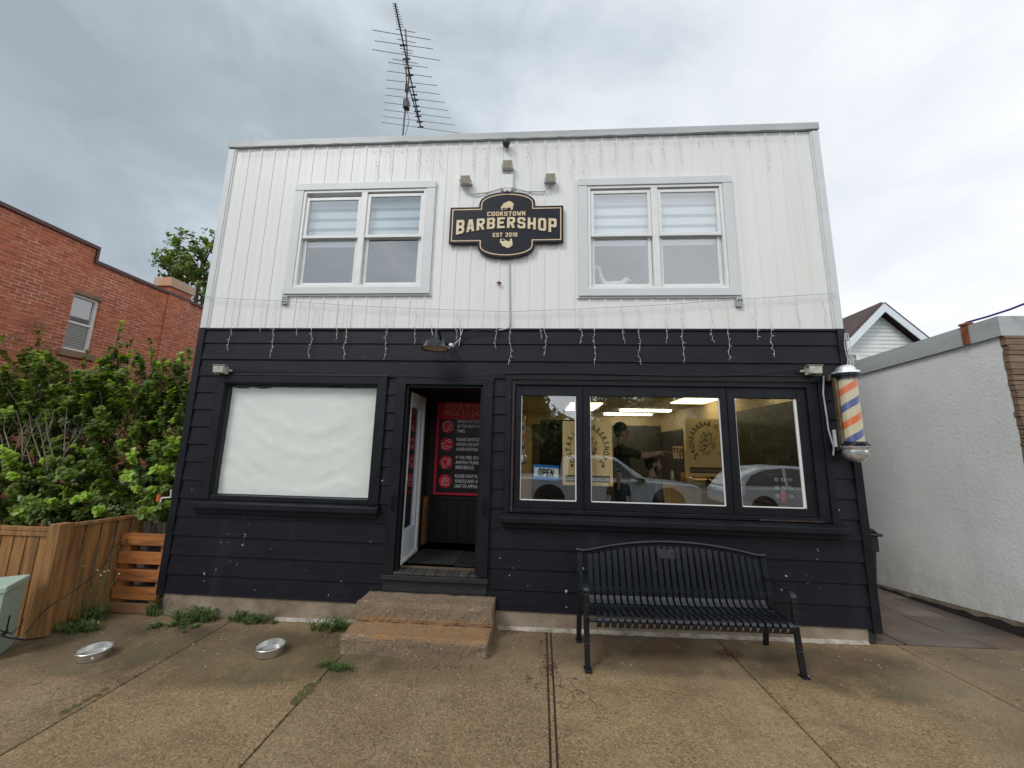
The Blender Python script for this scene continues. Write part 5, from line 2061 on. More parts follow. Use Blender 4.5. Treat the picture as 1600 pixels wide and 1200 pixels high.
for sx_ in (0, 1):
    x = .01 if sx_ == 0 else W_ - .03
    mb = MB()
    # rear post: foot, seat, back
    chain = [(.0, .012), (-.03, .22), (-.115, .43), (-.125, .50), (-.09, .66), (-.05, .865)]
    for a, b_ in zip(chain, chain[1:]):
        mb.bar(bl(x, *a), bl(x, *b_), .05, .026, up=(0, 1, .1))
    mb.tube([bl(x - .028, -.05, .875), bl(x + .028, -.05, .875)], .026, 12)
    mb.build('rear_leg', M_BLKMETAL, bn, bevel=.004)
    mb = MB()
    xo = x + (-.01 if sx_ == 0 else .01)
    chain = [(-.525, .012), (-.50, .20), (-.475, .40), (-.48, .52), (-.485, .60)]
    for a, b_ in zip(chain, chain[1:]):
        mb.bar(bl(x, *a), bl(x, *b_), .05, .026, up=(0, 1, .1))
    mb.bar(bl(x, -.13, .415), bl(x, -.49, .40), .04, .026)
    mb.build('front_leg', M_BLKMETAL, bn, bevel=.004)
    mb = MB()
    arm = [(-.485, .595), (-.487, .625), (-.475, .65), (-.45, .664), (-.40, .668), (-.30, .668), (-.18, .672), (-.095, .675)]
    for a, b_ in zip(arm, arm[1:]):
        mb.bar(bl(x, *a), bl(x, *b_), .05 if a[0] < -.39 else .034, .012, up=(0, .4, 1))
    mb.build('armrest', M_BLKMETAL, bn, bevel=.002)
    mb = MB()
    for yy in (.0, -.525):
        mb.box(bo_.x + x - .032, bo_.x + x + .032, bo_.y + yy - .05, bo_.y + yy + .035, bo_.z - .004, bo_.z + .014)
    mb.build('foot', M_BLKMETAL, bn, bevel=.004)
mb = MB()
xc = bo_.x + W_ / 2 - .06
yy = bo_.y + (-.145 + (.86 - .51) * .22) - .014
mb.box(xc - .09, xc + .09, yy - .002, yy + .004, bo_.z + .825, bo_.z + .91)
mb.build('plaque', pm('worn_cast_plaque', (.035, .04, .045), rough=.5, c2=(.012, .013, .015), vscale=30, bump=1.0, bscale=60), bn, bevel=.003)
bn.rotation_euler = (0, 0, ang)

# ------------------------------------------------------------------ bowls
for i, (px, py, lab) in enumerate(((146, 1026, 'steel dog bowl with water near the green utility box, the left of two'), (421, 1024, 'steel dog bowl with water in front of the papered window, the right of two'))):
    q = atz(px, py, -.04)
    zb2 = GZ(q.x, q.y)
    t_ = thing('dog_bowl', lab, 'bowl', (q.x, q.y, zb2), 'steel dog bowls on the pavement')
    s_ = 1.0
    mb = MB()
    mb.lathe([(0, .006), (.098, .006), (.104, .0), (.112, .004), (.119, .062), (.128, .068), (.131, .073), (.128, .076), (.118, .072), (.108, .018), (0, .016)], (q.x, q.y, zb2), 40)
    mb.build('body', M_STEEL, t_, smooth=True)
    mb = MB()
    mb.lathe([(0.0, .030), (.1095, .030)], (q.x, q.y, zb2), 40, cap=False)
    wm = bpy.data.materials.get('bowl_water')
    if wm is None:
        wm = pm('bowl_water', (.20, .20, .19), rough=.12, spec=.4)
    mb.build('water', wm, t_, smooth=True)
    if i == 0:
        mb = MB()
        mb.lathe([(.012, 0), (.012, .004), (0, .004)], (q.x + .09, q.y - .085, zb2 + .04), 12, 'Y')
        mb.build('sticker', M_WIRE, t_)

# ------------------------------------------------------------------ plants
M_GRASS = pm('grass_green', (.12, .17, .04), rough=.6, c2=(.07, .11, .03), vscale=20, spec=.3)
M_WEED = pm('weed_green', (.10, .14, .045), rough=.6, c2=(.05, .09, .025), vscale=20, spec=.3)
M_DRY = pm('dry_stem', (.25, .19, .08), rough=.8)
M_MOSS = pm('moss', (.075, .085, .022), rough=1, c2=(.11, .085, .03), vscale=18, bump=1, bscale=90)


def tuft(label, x, y, r_, h, n, seed, name='weed', broad=.4, droop=1.0):
    rw = random.Random(seed)
    z0 = GZ(x, y)
    vs, fs, mi = [], [], []
    subs = [(x + rw.gauss(0, r_ * .62), y + rw.gauss(0, r_ * .2), rw.uniform(.25, 1.1), rw.uniform(-.5, .5)) for _ in range(16)]
    for i in range(int(n * 2.2)):
        sx_, sy_, hs_, ln_ = rw.choice(subs)
        a = rw.uniform(0, 2 * PI)
        d = r_ * .16 * rw.random()
        bx2, by2 = sx_ + d * math.cos(a), min(-.02, sy_ + d * math.sin(a))
        L = h * 1.15 * hs_ * rw.uniform(.35, 1.25)
        br = rw.random() < broad
        w = rw.uniform(.004, .009) if br else rw.uniform(.0018, .0036)
        out = Vector((math.cos(a) + ln_, math.sin(a) * .7 - .15, 0)) * rw.uniform(.1, 1.2) * droop
        tw = rw.uniform(-.8, .8)
        sidev = Vector((-math.sin(a + tw), math.cos(a + tw), rw.uniform(-.3, .3)))
        kink = Vector((rw.uniform(-.25, .25), rw.uniform(-.2, .2), 0))
        segs = 4
        b0 = len(vs)
        p = Vector((bx2, by2, GZ(bx2, by2)))
        for k in range(segs + 1):
            t_ = k / segs
            c = p + out * L * t_ * t_ * .9 + kink * L * t_ * (1 - t_) * 2 + Vector((0, 0, L * (t_ - .4 * droop * t_ * t_)))
            ww = w * (math.sin(PI * min(.98, t_ * .8 + .15)) if br else (1 - t_ * .9))
            vs += [c - sidev * ww, c + sidev * ww]
        for k in range(segs):
            q_ = b0 + k * 2
            fs.append((q_, q_ + 1, q_ + 3, q_ + 2))
            mi.append(2 if rw.random() < .05 else (1 if br else 0))
        if br:
            for k in range(3):
                t_ = rw.uniform(.35, .95)
                c = p + out * L * t_ * t_ * .9 + Vector((0, 0, L * (t_ - .4 * droop * t_ * t_)))
                aa = rw.uniform(0, 2 * PI)
                dd = Vector((math.cos(aa), math.sin(aa), rw.uniform(-.2, .5))) * rw.uniform(.008, .022)
                s2 = Vector((-math.sin(aa), math.cos(aa), .2)) * .005
                b0 = len(vs)
                vs += [c, c + dd * .5 - s2, c + dd, c + dd * .5 + s2]
                fs.append((b0, b0 + 1, b0 + 2, b0 + 3))
                mi.append(1)
    o = raw(name, vs, fs, mi, [M_GRASS, M_WEED, M_DRY], origin=(x, y, z0))
    return tag(o, label, 'weed', 'weeds growing from the pavement joints')


q = atz(270, 975, 0)
tuft('large leafy weed clump at the left end of the foundation', q.x + .02, -.09, .24, .16, 260, 1)
tuft('low spread of grass just right of the pallet, in front of the foundation corner', q.x - .02, -.24, .24, .07, 260, 31, 'grass_tuft')
q = atz(380, 975, 0)
tuft('bushy weed against the foundation below the papered window', q.x, -.07, .20, .15, 240, 2)
q = atz(518, 985, 0)
tuft('grass tuft against the foundation just left of the steps', q.x + .05, -.16, .22, .17, 260, 3, 'grass_tuft', .2)
q = atz(520, 1040, 0)
tuft('grass tuft in the joint at the front left corner of the steps', q.x, q.y, .16, .08, 240, 4, 'grass_tuft', .1)
q = atz(165, 975, 0)
tuft('weed clump at the foot of the cedar fence beside the pallet', -4.93, -.20, .20, .22, 240, 5)
q = atz(110, 985, 0)
tuft('dark weed clump at the foot of the cedar fence behind the left bowl', -4.78, -.42, .2, .12, 220, 6)
tuft('long straggly grass clump growing up the pallet and shop corner', -4.31, -.05, .07, .24, 45, 8, 'grass_tuft', .5, .5)


def moss(label, pts, seed, h=.012):
    rw = random.Random(seed)
    mb_ = MB()
    for (x, y, r_) in pts:
        for i in range(int(60 * r_ / .05)):
            a, d = rw.uniform(0, 2 * PI), r_ * math.sqrt(rw.random())
            xx, yy_ = x + d * math.cos(a), y + d * math.sin(a)
            mb_.sphere((xx, yy_, GZ(xx, yy_)), rw.uniform(.004, .011), 6, 4, (1.3, 1.3, .8))
    return tag(mb_.build('moss', M_MOSS, smooth=True), label, kind='stuff')


ps = []
for px, py, r_ in ((462, 1095, .03), (470, 1088, .05), (478, 1080, .055), (486, 1072, .05), (495, 1066, .03)):
    q = atz(px, py, -.02)
    ps.append((q.x, q.y, r_))
moss('moss patch in the pavement joint in front of the steps', ps, 1)
ps = [(lambda q: (q.x, q.y, .022))(atz(px, py, -.03)) for px, py in ((100, 1108), (120, 1098), (135, 1090), (150, 1083), (165, 1074))]
moss('thin moss along the leftmost pavement joint', ps, 2)

# tall daisies by the fence
rw = random.Random(9)
dz = thing('daisy_plant', 'tall straggly plant with small white flowers against the cedar fence', 'plant', (-4.82, -.28, GZ(-4.8, -.28)))
mb = MB()
fl = MB()
for i in range(11):
    x0, y0 = -4.84 + rw.uniform(-.08, .12), -.27 + rw.uniform(-.1, .08)
    tx, ty = x0 + rw.uniform(-.14, .12), y0 + rw.uniform(-.06, .12)
    h = rw.uniform(.3, .62)
    z0 = GZ(x0, y0)
    mb.tube([(x0, y0, z0), ((x0 + tx) / 2 + rw.uniform(-.02, .02), (y0 + ty) / 2, z0 + h * .55), (tx, ty, z0 + h)], .003, 5)
    for k in range(5):
        t_ = rw.uniform(.15, .85)
        p = Vector((x0 + (tx - x0) * t_, y0 + (ty - y0) * t_, z0 + h * t_))
        a = rw.uniform(0, 2 * PI)
        e = p + Vector((math.cos(a), math.sin(a), .5)) * .045
        s2 = Vector((-math.sin(a), math.cos(a), 0)) * .006
        mb.quad(p, (p + e) / 2 - s2, e, (p + e) / 2 + s2)
    if rw.random() < .75:
        for k in range(8):
            a = 2 * PI * k / 8
            c = Vector((tx, ty, z0 + h))
            e = c + Vector((math.cos(a) * .015, -.004, math.sin(a) * .010 + .004))
            s2 = Vector((-math.sin(a), 0, math.cos(a))) * .004
            fl.quad(c, (c + e) / 2 - s2, e, (c + e) / 2 + s2)
        fl.sphere((tx, ty - .002, z0 + h), .004, 6, 4, (1, 1, 1), 1)
mb.build('stem', M_WEED, dz)
fl.build('flower', [M_WIRE, pm('pollen_yellow', (.5, .35, .03))], dz)

# fallen leaf litter, pebbles
M_LEAFRED = pm('dry_red_leaf', (.10, .03, .018), rough=.8, c2=(.05, .02, .012), vscale=40)
mb = MB()
rw = random.Random(12)
for cx, cy, rx, ry, n in ((1135, 1026, 26, 9, 190), (858, 1044, 14, 14, 150), (800, 986, 26, 6, 110), (1060, 975, 12, 3, 30), (1240, 1005, 60, 6, 22), (840, 1000, 60, 10, 40), (700, 1040, 60, 4, 30), (1170, 1040, 30, 12, 30)):
    for i in range(n):
        q = atz(cx + rw.gauss(0, rx * .5), cy + rw.gauss(0, ry * .5), .01)
        if q.y > -.03:
            continue
        z0 = GZ(q.x, q.y) + .004
        a = rw.uniform(0, PI)
        L, w = rw.uniform(.006, .018), rw.uniform(.002, .005)
        d = Vector((math.cos(a), math.sin(a), rw.uniform(-.2, .3)))
        s2 = Vector((-math.sin(a), math.cos(a), 0))
        c = Vector((q.x, q.y, z0))
        mb.quad(c - d * L, c - s2 * w, c + d * L, c + s2 * w)
for (a0, a1) in JX[1:-1]:
    for i in range(70):
        t_ = rw.random()
        yy_ = -.04 - 3.0 * t_ ** 1.3
        f_ = (yy_ + .015) / (-3.2 + .015)
        xx = a0 + (a1 - a0) * f_ + rw.gauss(0, .012)
        mb.sphere((xx, yy_, GZ(xx, yy_) + .001), rw.uniform(.002, .006), 5, 4, (1.4, 1, .6))
tag(mb.build('leaf_litter', M_LEAFRED), 'scatter of small dry reddish leaf litter on the pavement', kind='stuff')
mb = MB()
for i in range(260):
    x, yy_ = rw.uniform(-4.5, 4.5), -abs(rw.gauss(0, .9)) - .05
    if yy_ < -3:
        continue
    r_ = rw.uniform(.002, .006)
    mb.sphere((x, yy_, GZ(x, yy_) + r_ * .4), r_, 6, 4, (1.2, 1, .7), rw.choice((0, 0, 1)))
tag(mb.build('pebbles', [pm('pale_pebble', (.45, .42, .37), rough=.8), M_FOUND]), 'tiny loose pale stones on the pavement', kind='stuff')

# ------------------------------------------------------------------ cedar fence, pallet, utility box
fn = thing('cedar_fence', 'new cedar board fence with a thick corner post at the left of the shop', 'fence', (-4.97, -.56, GZ(-5, -.5)))
FX, FY = -5.0, -.56
ftop = lambda y: 1.02 - (y - FY) * .02
mb = MB()
mb.box(FX - .062, FX + .062, FY - .062, FY + .062, -.12, 1.04)
mb.build('post', M_CEDAR, fn, bevel=.006)
i = 0
x = FX - .07
while x > -8.3:
    mb = MB()
    w = .138
    mb.box(x - w + .005, x - .005, FY - .012, FY + .012, -.10, .955)
    mb.build('board', M_CEDAR, fn, bevel=.003)
    x -= .145
y = FY + .068
while y < .14:
    mb = MB()
    x_ = FX + (y - FY) * .14
    mb.box(x_ - .012, x_ + .012, y + .002, y + .138, -.05, .985)
    mb.build('board', M_CEDAR, fn, bevel=.003)
    y += .146
mb = MB()
mb.box(-8.3, FX - .064, FY - .03, FY + .02, .957, .995)
mb.box(-8.3, FX - .064, FY - .028, FY - .0125, .905, .952)
mb.bar((FX + .005, FY + .064, 1.005), (FX + .095, .2, 1.005), .06, .036)
mb.build('cap_rail', M_CEDAR, fn, bevel=.003)
bf = thing('dark_board_fence', 'older dark board fence panel standing behind the pallet', 'fence', (-4.8, .32, 0))
x = -5.3
while x < -4.35:
    mb = MB()
    mb.box(x + .004, x + .136, .31, .335, -.1, .90)
    mb.build('board', M_OLDWOOD, bf, bevel=.002)
    x += .142
# pallet
pl = thing('pallet', 'orange-stained pallet stood on end between the fence and the shop wall', 'pallet', (-4.6, .02, GZ(-4.6, 0)))
c = [at(px, py, .0) for px, py in ((199, 834), (259, 835), (170, 958), (246, 962))]
px0, px1 = -4.89, -4.335
zs = [(.705, .835), (.50, .635), (.31, .44), (.115, .25), (-.03, .075)]
for i, (za, zb2) in enumerate(zs):
    mb = MB()
    mb.box(px0, px1, -.022, 0, za, zb2)
    o = mb.build('slat', M_PALLET if i < 4 else pm('faded_pallet_wood', (.22, .11, .055), rough=.8), pl, bevel=.004)
for xx in (px0 + .005, px1 - .06):
    mb = MB()
    mb.box(xx, xx + (.10 if xx < -4.6 else .04), .002, .09, -.03, .83)
    mb.build('bearer', M_PALLET, pl, bevel=.004)
mb = MB()
for za, zb2 in zs:
    mb.box(px0 + .02, px1, .092, .11, za - .02, zb2 - .02)
mb.build('rear_slat', M_OLDWOOD, pl)
# hose / cable along the fence
mb = MB()
pts = [at(200, 843, -.05), at(175, 855, -.1), at(165, 880, -.2), at(140, 905, -.35), at(118, 922, -.5), at(80, 945, -.62), at(60, 963, -.66), at(40, 990, -.78)]
mb.tube(pts, .0055, 6)
mb.tube([at(200, 846, -.05), at(188, 862, -.1), at(172, 875, -.18), at(160, 885, -.25)], .0055, 6)
mb.tube([at(0, 992, -1.0), at(15, 997, -.95), at(40, 1000, -.85), at(70, 996, -.7)], .007, 6)
mb.tube([at(0, 985, -1.0), at(18, 990, -.93), at(32, 978, -.85), at(36, 968, -.8)], .005, 6)
tag(mb.build('black_cable', M_BLACKPL, smooth=True, origin=(-4.9, -.5, 0)), 'black cable looping along the cedar fence to the green utility box', 'cable')
# gas pipe with orange valve in the shrub gap
t_ = thing('service_pipe', 'white service pipe with orange fitting on the left shop corner', 'pipe', (-4.5, .1, .8))
mb = MB()
mb.tube([at(268, 765, .12), at(267, 777, .12), at(253, 778, .12), at(250, 788, .12)], .011, 8)
mb.build('pipe', M_VINYL, t_, smooth=True)
mb = MB()
a = at(248, 778, .12)
mb.tube([a + Vector((0, 0, .04)), a - Vector((0, 0, .04))], .022, 8)
mb.tube([a + Vector((0, 0, -.1)), a - Vector((0, 0, .13))], .016, 8)
mb.build('fitting', pm('orange_plastic', (.6, .13, .03), rough=.5), t_, smooth=True)
# utility box
ub = thing('utility_box', 'mint green metal utility pedestal with sloped lid in front of the cedar fence', 'utility box', (-5.2, -.9, GZ(-5.2, -.9)))
A = at(25, 1015, -.86)
rot = Matrix.Translation((-5.10, -.98, GZ(-5.1, -.9))) @ Matrix.Rotation(R(35), 4, 'Z')
M_MINT = pm('mint_green_paint', (.40, .52, .42), rough=.45, c2=(.34, .45, .37), vscale=6, bump=.1)
mb = MB()
mb.box(-.19, .19, -.19, .19, -.06, .575, 0, rot)
mb.build('body', M_MINT, ub, bevel=.008)
mb = MB()
mb.box(-.205, .205, -.205, .205, .577, .635, 0, rot)
mb.build('lid', M_MINT, ub, bevel=.01)
mb = MB()
mb.box(.192, .196, -.02, .0, .2, .33, 0, rot)
mb.box(.192, .2, -.08, .0, .17, .2, 0, rot)
mb.build('latch', M_BLACKPL, ub)

# ------------------------------------------------------------------ foliage
def leaf_cluster(vs, fs, mi, c, axis, n, L, w, rw_, m_, spread=1.0, up=.35):
    axis = axis.normalized()
    a = axis.orthogonal().normalized()
    b_ = axis.cross(a)
    for i in range(n):
        th = rw_.uniform(0, 2 * PI)
        el = rw_.uniform(.1, 1.0)
        d = ((a * math.cos(th) + b_ * math.sin(th)) * spread + axis * (up + el * .7)).normalized()
        side = d.cross(axis)
        side = side.normalized() if side.length > 1e-3 else a
        nrm = side.cross(d)
        base = c + axis * rw_.uniform(-.9, .5) * L
        l_ = L * rw_.uniform(.65, 1.15)
        ww = w * rw_.uniform(.8, 1.2)
        k = len(vs)
        p1 = base + d * l_ * .5 - side * ww + nrm * ww * .25
        p2 = base + d * l_ * .5 + side * ww + nrm * ww * .25
        p3 = base + d * l_ * .85 - side * ww * .92 - nrm * .1 * l_
        p4 = base + d * l_ * .85 + side * ww * .92 - nrm * .1 * l_
        tip = base + d * l_ * 1.02 - nrm * .16 * l_
        vs += [base, p1, p2, p3, p4, tip]
        fs += [(k, k + 1, k + 2), (k + 1, k + 3, k + 4, k + 2), (k + 3, k + 5, k + 4)]
        mi += [m_] * 3


def leaf_mat(name, c, c2):
    m = pm(name, c, rough=.42, c2=c2, vscale=3.5, spec=.35)
    nt = m.node_tree
    b = nt.nodes['Principled BSDF']
    tr = nt.nodes.new('ShaderNodeBsdfTranslucent')
    tr.inputs[0].default_value = (c[0] * 1.5, c[1] * 1.5, c[2] * .8, 1)
    x = nt.nodes.new('ShaderNodeMixShader')
    x.inputs[0].default_value = .3
    nt.links.new(b.outputs[0], x.inputs[1])
    nt.links.new(tr.outputs[0], x.inputs[2])
    nt.links.new(x.outputs[0], nt.nodes['Material Output'].inputs[0])
    return m


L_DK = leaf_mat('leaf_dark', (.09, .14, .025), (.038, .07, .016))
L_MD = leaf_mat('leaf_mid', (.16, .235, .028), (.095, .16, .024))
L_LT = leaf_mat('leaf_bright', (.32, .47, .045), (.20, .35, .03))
L_TN = pm('plume_tan', (.26, .17, .075), rough=.9, c2=(.17, .12, .06), vscale=6)
M_BARK = pm('bark', (.075, .055, .042), rough=.95, c2=(.14, .115, .09), vscale=9, bump=.5)
M_TWIG = pm('pale_twig', (.26, .22, .17), rough=.9, c2=(.12, .09, .065), vscale=9)


def shrub(name, label, shoots, seed, base_pts, fuzz, bare=()):
    """shoots: (base, tip, n clusters, leaf length, brightness) leafy canes; fuzz: (centre, radius, n) tan plumes"""
    rw_ = random.Random(seed)
    t_ = thing(name, label, 'shrub', base_pts, None)
    vs, fs, mi = [], [], []
    st = MB()
    for (b0, tp, n, L, br) in shoots:
        b0, tp = Vector(b0), Vector(tp)
        mid = b0.lerp(tp, .5) + Vector((rw_.uniform(-.12, .12), rw_.uniform(-.1, .1), .08))
        st.tube([b0, mid, tp], [.012, .008, .004], 5)
        for i in range(n):
            u_ = .12 + .88 * (i / max(1, n - 1)) ** .75
            p = b0 * (1 - u_) ** 2 + mid * 2 * u_ * (1 - u_) + tp * u_ ** 2
            ax = (mid - b0) * (1 - u_) + (tp - mid) * u_
            j = Vector((rw_.gauss(0, 1), rw_.gauss(0, 1), rw_.gauss(0, 1))) * .06 * (1.25 - u_)
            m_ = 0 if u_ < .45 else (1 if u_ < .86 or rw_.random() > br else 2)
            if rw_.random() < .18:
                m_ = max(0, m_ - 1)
            leaf_cluster(vs, fs, mi, p + j, ax.normalized() + Vector((0, -.15, .25)) + j * 3, rw_.randint(11, 16), L * rw_.uniform(.55, .95), L * .25, rw_, m_)
    for (c, r_, n) in fuzz:
        c = Vector(c)
        for i in range(n):
            p = c + Vector((rw_.gauss(0, 1), rw_.gauss(0, 1), rw_.gauss(0, 1))) * r_ * .5
            for j in range(9):
                d = Vector((rw_.gauss(0, 1), rw_.gauss(0, 1), rw_.gauss(0, 1))).normalized()
                s2 = d.orthogonal().normalized() * .003
                e = p + d * rw_.uniform(.02, .05)
                k = len(vs)
                vs += [p - s2, p + s2, e]
                fs.append((k, k + 1, k + 2))
                mi.append(3)
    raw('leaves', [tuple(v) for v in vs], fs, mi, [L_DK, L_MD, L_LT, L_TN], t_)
    for (a, b_) in bare:
        a, b_ = Vector(a), Vector(b_)
        m0 = a.lerp(b_, .5) + Vector((rw_.uniform(-.06, .06), 0, .03))
        st.tube([a, m0, b_], [.008, .005, .002], 5, 1)
        for k in range(6):
            s_ = rw_.uniform(.3, .95)
            p = a.lerp(b_, s_)
            st.tube([p, p + Vector((rw_.uniform(-.16, .16), rw_.uniform(-.08, .05), rw_.uniform(.02, .16)))], [.003, .0012], 4, 1)
    st.build('branches', [M_BARK, M_TWIG], t_)
    return t_


# the mass of big shrubs behind the fence (two plants), leaf shoots aimed where light clumps show
rw = random.Random(33)
sh1, sh2 = [], []
tips = []


def tip(px, py, Y, n=10, L=.085, br=.6):
    return (at(px, py, Y), n, L, br)


# tall crown shoots
for px, py, Y in ((190, 503, .9), (205, 530, 1.0), (170, 540, .9), (235, 535, .8), (252, 560, .7), (222, 560, .8), (275, 565, .5), (150, 575, 1.0), (268, 600, .5), (288, 620, .35),
                  (60, 520, 1.4), (45, 545, 1.4), (72, 560, 1.2), (90, 585, 1.1), (30, 575, 1.5), (120, 590, 1.1), (5, 530, 1.6), (135, 548, 1.0), (200, 575, .8), (245, 590, .7), (284, 555, .5), (298, 548, .45)):
    tips.append((at(px, py, Y), 13, .085, .5))
# front bright shoots
for px, py, Y, br in ((118, 700, .1, 1), (140, 705, .1, .6), (205, 710, .1, 1), (200, 745, .0, 1), (215, 765, -.02, 1), (250, 735, .1, .9), (240, 690, .2, .8), (275, 690, .25, .9), (265, 700, .2, .8),
                      (40, 780, -.1, 1), (60, 785, -.1, .9), (120, 780, -.1, 1), (10, 710, .1, 1), (5, 705, .0, 1), (20, 745, .0, .7), (75, 650, .5, .5), (180, 620, .7, .6), (215, 640, .6, .5),
                      (160, 650, .6, .4), (180, 780, .0, .5), (90, 740, .0, .5), (30, 800, -.15, .7), (150, 800, -.1, .4), (225, 800, .0, .4), (250, 790, .1, .4), (70, 720, .1, .4), (15, 640, .7, .5), (275, 650, .4, .6), (230, 660, .5, .6), (130, 640, .7, .4), (100, 770, .0, .4), (190, 690, .3, .5), (260, 640, .5, .5), (282, 740, .2, .5),
                      (45, 600, 1.0, .4), (20, 610, 1.1, .4), (100, 620, .9, .4), (240, 620, .5, .6), (290, 590, .4, .5), (205, 600, .6, .6), (170, 600, .7, .5), (60, 625, .9, .3)):
    tips.append((at(px, py, Y), 12, .085, br))
for i, (tp, n, L, br) in enumerate(tips):
    left = tp.x < -6.15
    base = Vector((-7.2, 1.3, .1)) if left else Vector((-5.35, 1.1, .1))
    b0 = base.lerp(tp, .45) + Vector((rw.uniform(-.15, .15), rw.uniform(-.05, .25), -rw.uniform(0, .2)))
    if tp.z < 1.7:
        b0 = Vector((tp.x + rw.uniform(-.35, .35), tp.y + .75, max(.6, tp.z - rw.uniform(.2, .5))))
    (sh1 if left else sh2).append((b0, tp, n, L, br))
# dark inner filling
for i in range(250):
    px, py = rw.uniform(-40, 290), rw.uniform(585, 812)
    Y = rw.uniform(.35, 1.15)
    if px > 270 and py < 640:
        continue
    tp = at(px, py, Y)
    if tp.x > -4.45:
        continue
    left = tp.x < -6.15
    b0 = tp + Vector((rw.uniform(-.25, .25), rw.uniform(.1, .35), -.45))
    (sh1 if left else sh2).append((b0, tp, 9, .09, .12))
for i in range(120):
    px, py = rw.uniform(-30, 292), rw.uniform(535, 640)
    lim = 560 if 95 < px < 150 else (530 if px < 95 else 545 - 25 * math.exp(-((px - 195) / 25) ** 2))
    if py < lim + 18:
        continue
    Y = rw.uniform(.5, 1.3)
    tp = at(px, py, Y)
    if tp.x > -4.5:
        continue
    left = tp.x < -6.15
    b0 = tp + Vector((rw.uniform(-.2, .2), rw.uniform(.05, .3), -.5))
    (sh1 if left else sh2).append((b0, tp, 11, .085, .35))
fz1 = [(at(px, py, Y), .16, n) for px, py, Y, n in ((60, 510, 1.5, 70), (25, 530, 1.6, 60), (75, 545, 1.3, 60), (20, 590, 1.2, 90), (110, 605, 1.0, 70), (5, 640, .9, 90), (90, 600, 1.0, 70), (130, 590, 1.0, 90))]
fz2 = [(at(px, py, Y), .14, n) for px, py, Y, n in ((145, 595, .9, 120), (135, 615, .8, 90), (262, 590, .5, 70), (215, 655, .6, 50), (275, 680, .4, 50), (255, 600, .6, 60), (195, 680, .5, 40), (210, 600, .7, 40))]
bare = []
for px, py, qx, qy in ((35, 720, 25, 640), (35, 715, 60, 650), (65, 720, 45, 645), (65, 700, 85, 640), (100, 705, 105, 635), (100, 710, 130, 660), (85, 720, 70, 640), (15, 700, 8, 650), (20, 720, 40, 660), (110, 700, 150, 655), (50, 730, 30, 670), (90, 735, 120, 670), (5, 735, -10, 650), (75, 735, 60, 660)):
    bare.append((at(px, py, .25), at(qx, qy, .3)))
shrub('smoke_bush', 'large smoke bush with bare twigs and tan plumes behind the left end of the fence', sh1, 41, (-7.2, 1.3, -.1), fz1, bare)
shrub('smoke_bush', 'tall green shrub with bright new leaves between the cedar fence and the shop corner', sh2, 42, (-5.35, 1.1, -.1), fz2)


def tree(name, label, base, h, crown_c, crown_r, ncl, L, seed, density=1., group=None, trunk_r=.22, mats=None):
    rw_ = random.Random(seed)
    base = Vector(base)
    t_ = thing(name, label, 'tree', base, group)
    cc = Vector(crown_c)
    tr = MB()
    top = cc + Vector((0, 0, crown_r[2] * .6))
    tr.tube([base, base.lerp(cc, .5) + Vector((rw_.uniform(-.2, .2), 0, 0)), cc, top], [trunk_r, trunk_r * .7, trunk_r * .45, .03], 9)
    vs, fs, mi = [], [], []
    lobes = []
    for i in range(16):
        d = Vector((rw_.gauss(0, 1), rw_.gauss(0, 1), rw_.gauss(0, .9)))
        d.normalize()
        e = cc + Vector((d.x * crown_r[0], d.y * crown_r[1], d.z * crown_r[2])) * rw_.uniform(.5, .85)
        s_ = base.lerp(cc, rw_.uniform(.65, 1.0)) if e.z < cc.z else cc.lerp(top, rw_.uniform(0, .4))
        m0 = s_.lerp(e, .5) + Vector((0, 0, .1 * crown_r[2]))
        tr.tube([s_, m0, e], [trunk_r * .3, trunk_r * .18, .015], 6)
        lobes.append((e, rw_.uniform(.30, .5)))
    for i in range(ncl):
        e, r_ = rw_.choice(lobes)
        d = Vector((rw_.gauss(0, 1), rw_.gauss(0, 1), rw_.gauss(0, 1))).normalized() * (rw_.random() ** .45)
        p = e + Vector((d.x * crown_r[0], d.y * crown_r[1], d.z * crown_r[2])) * r_
        ax = d + Vector((0, 0, .3))
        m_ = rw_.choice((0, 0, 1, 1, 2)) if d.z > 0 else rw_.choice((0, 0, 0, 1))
        leaf_cluster(vs, fs, mi, p, ax, rw_.randint(6, 9), L, L * .32, rw_, m_, 1.2, .1)
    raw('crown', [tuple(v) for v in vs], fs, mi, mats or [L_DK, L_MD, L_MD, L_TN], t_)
    tr.build('trunk', M_BARK, t_, smooth=True)
    return t_


# tree rising behind the brick building, left of the shop
c1 = at(305, 430, 9.5)
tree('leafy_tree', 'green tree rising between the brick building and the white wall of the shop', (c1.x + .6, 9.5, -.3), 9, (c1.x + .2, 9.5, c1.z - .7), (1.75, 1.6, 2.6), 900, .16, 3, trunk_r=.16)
# ------------------------------------------------------------------ brick building on the left
M_BRICK = brick_mat('red_brick', (.54, .155, .068), (.36, .085, .042), (.44, .23, .165))
M_STONE = pm('brown_stone', (.22, .14, .09), rough=.85)
M_MAROON = pm('maroon_flashing', (.075, .028, .028), rough=.5, var=.1)
BXW = -10.0
bb = thing('brick_building', 'red brick building with stepped parapet and maroon coping on the left', 'building', (BXW, 4, 0))
wz = (3.8, 5.04, 2.73, 3.24)
mb = MB()
zt1, zt2 = 6.16, 5.84
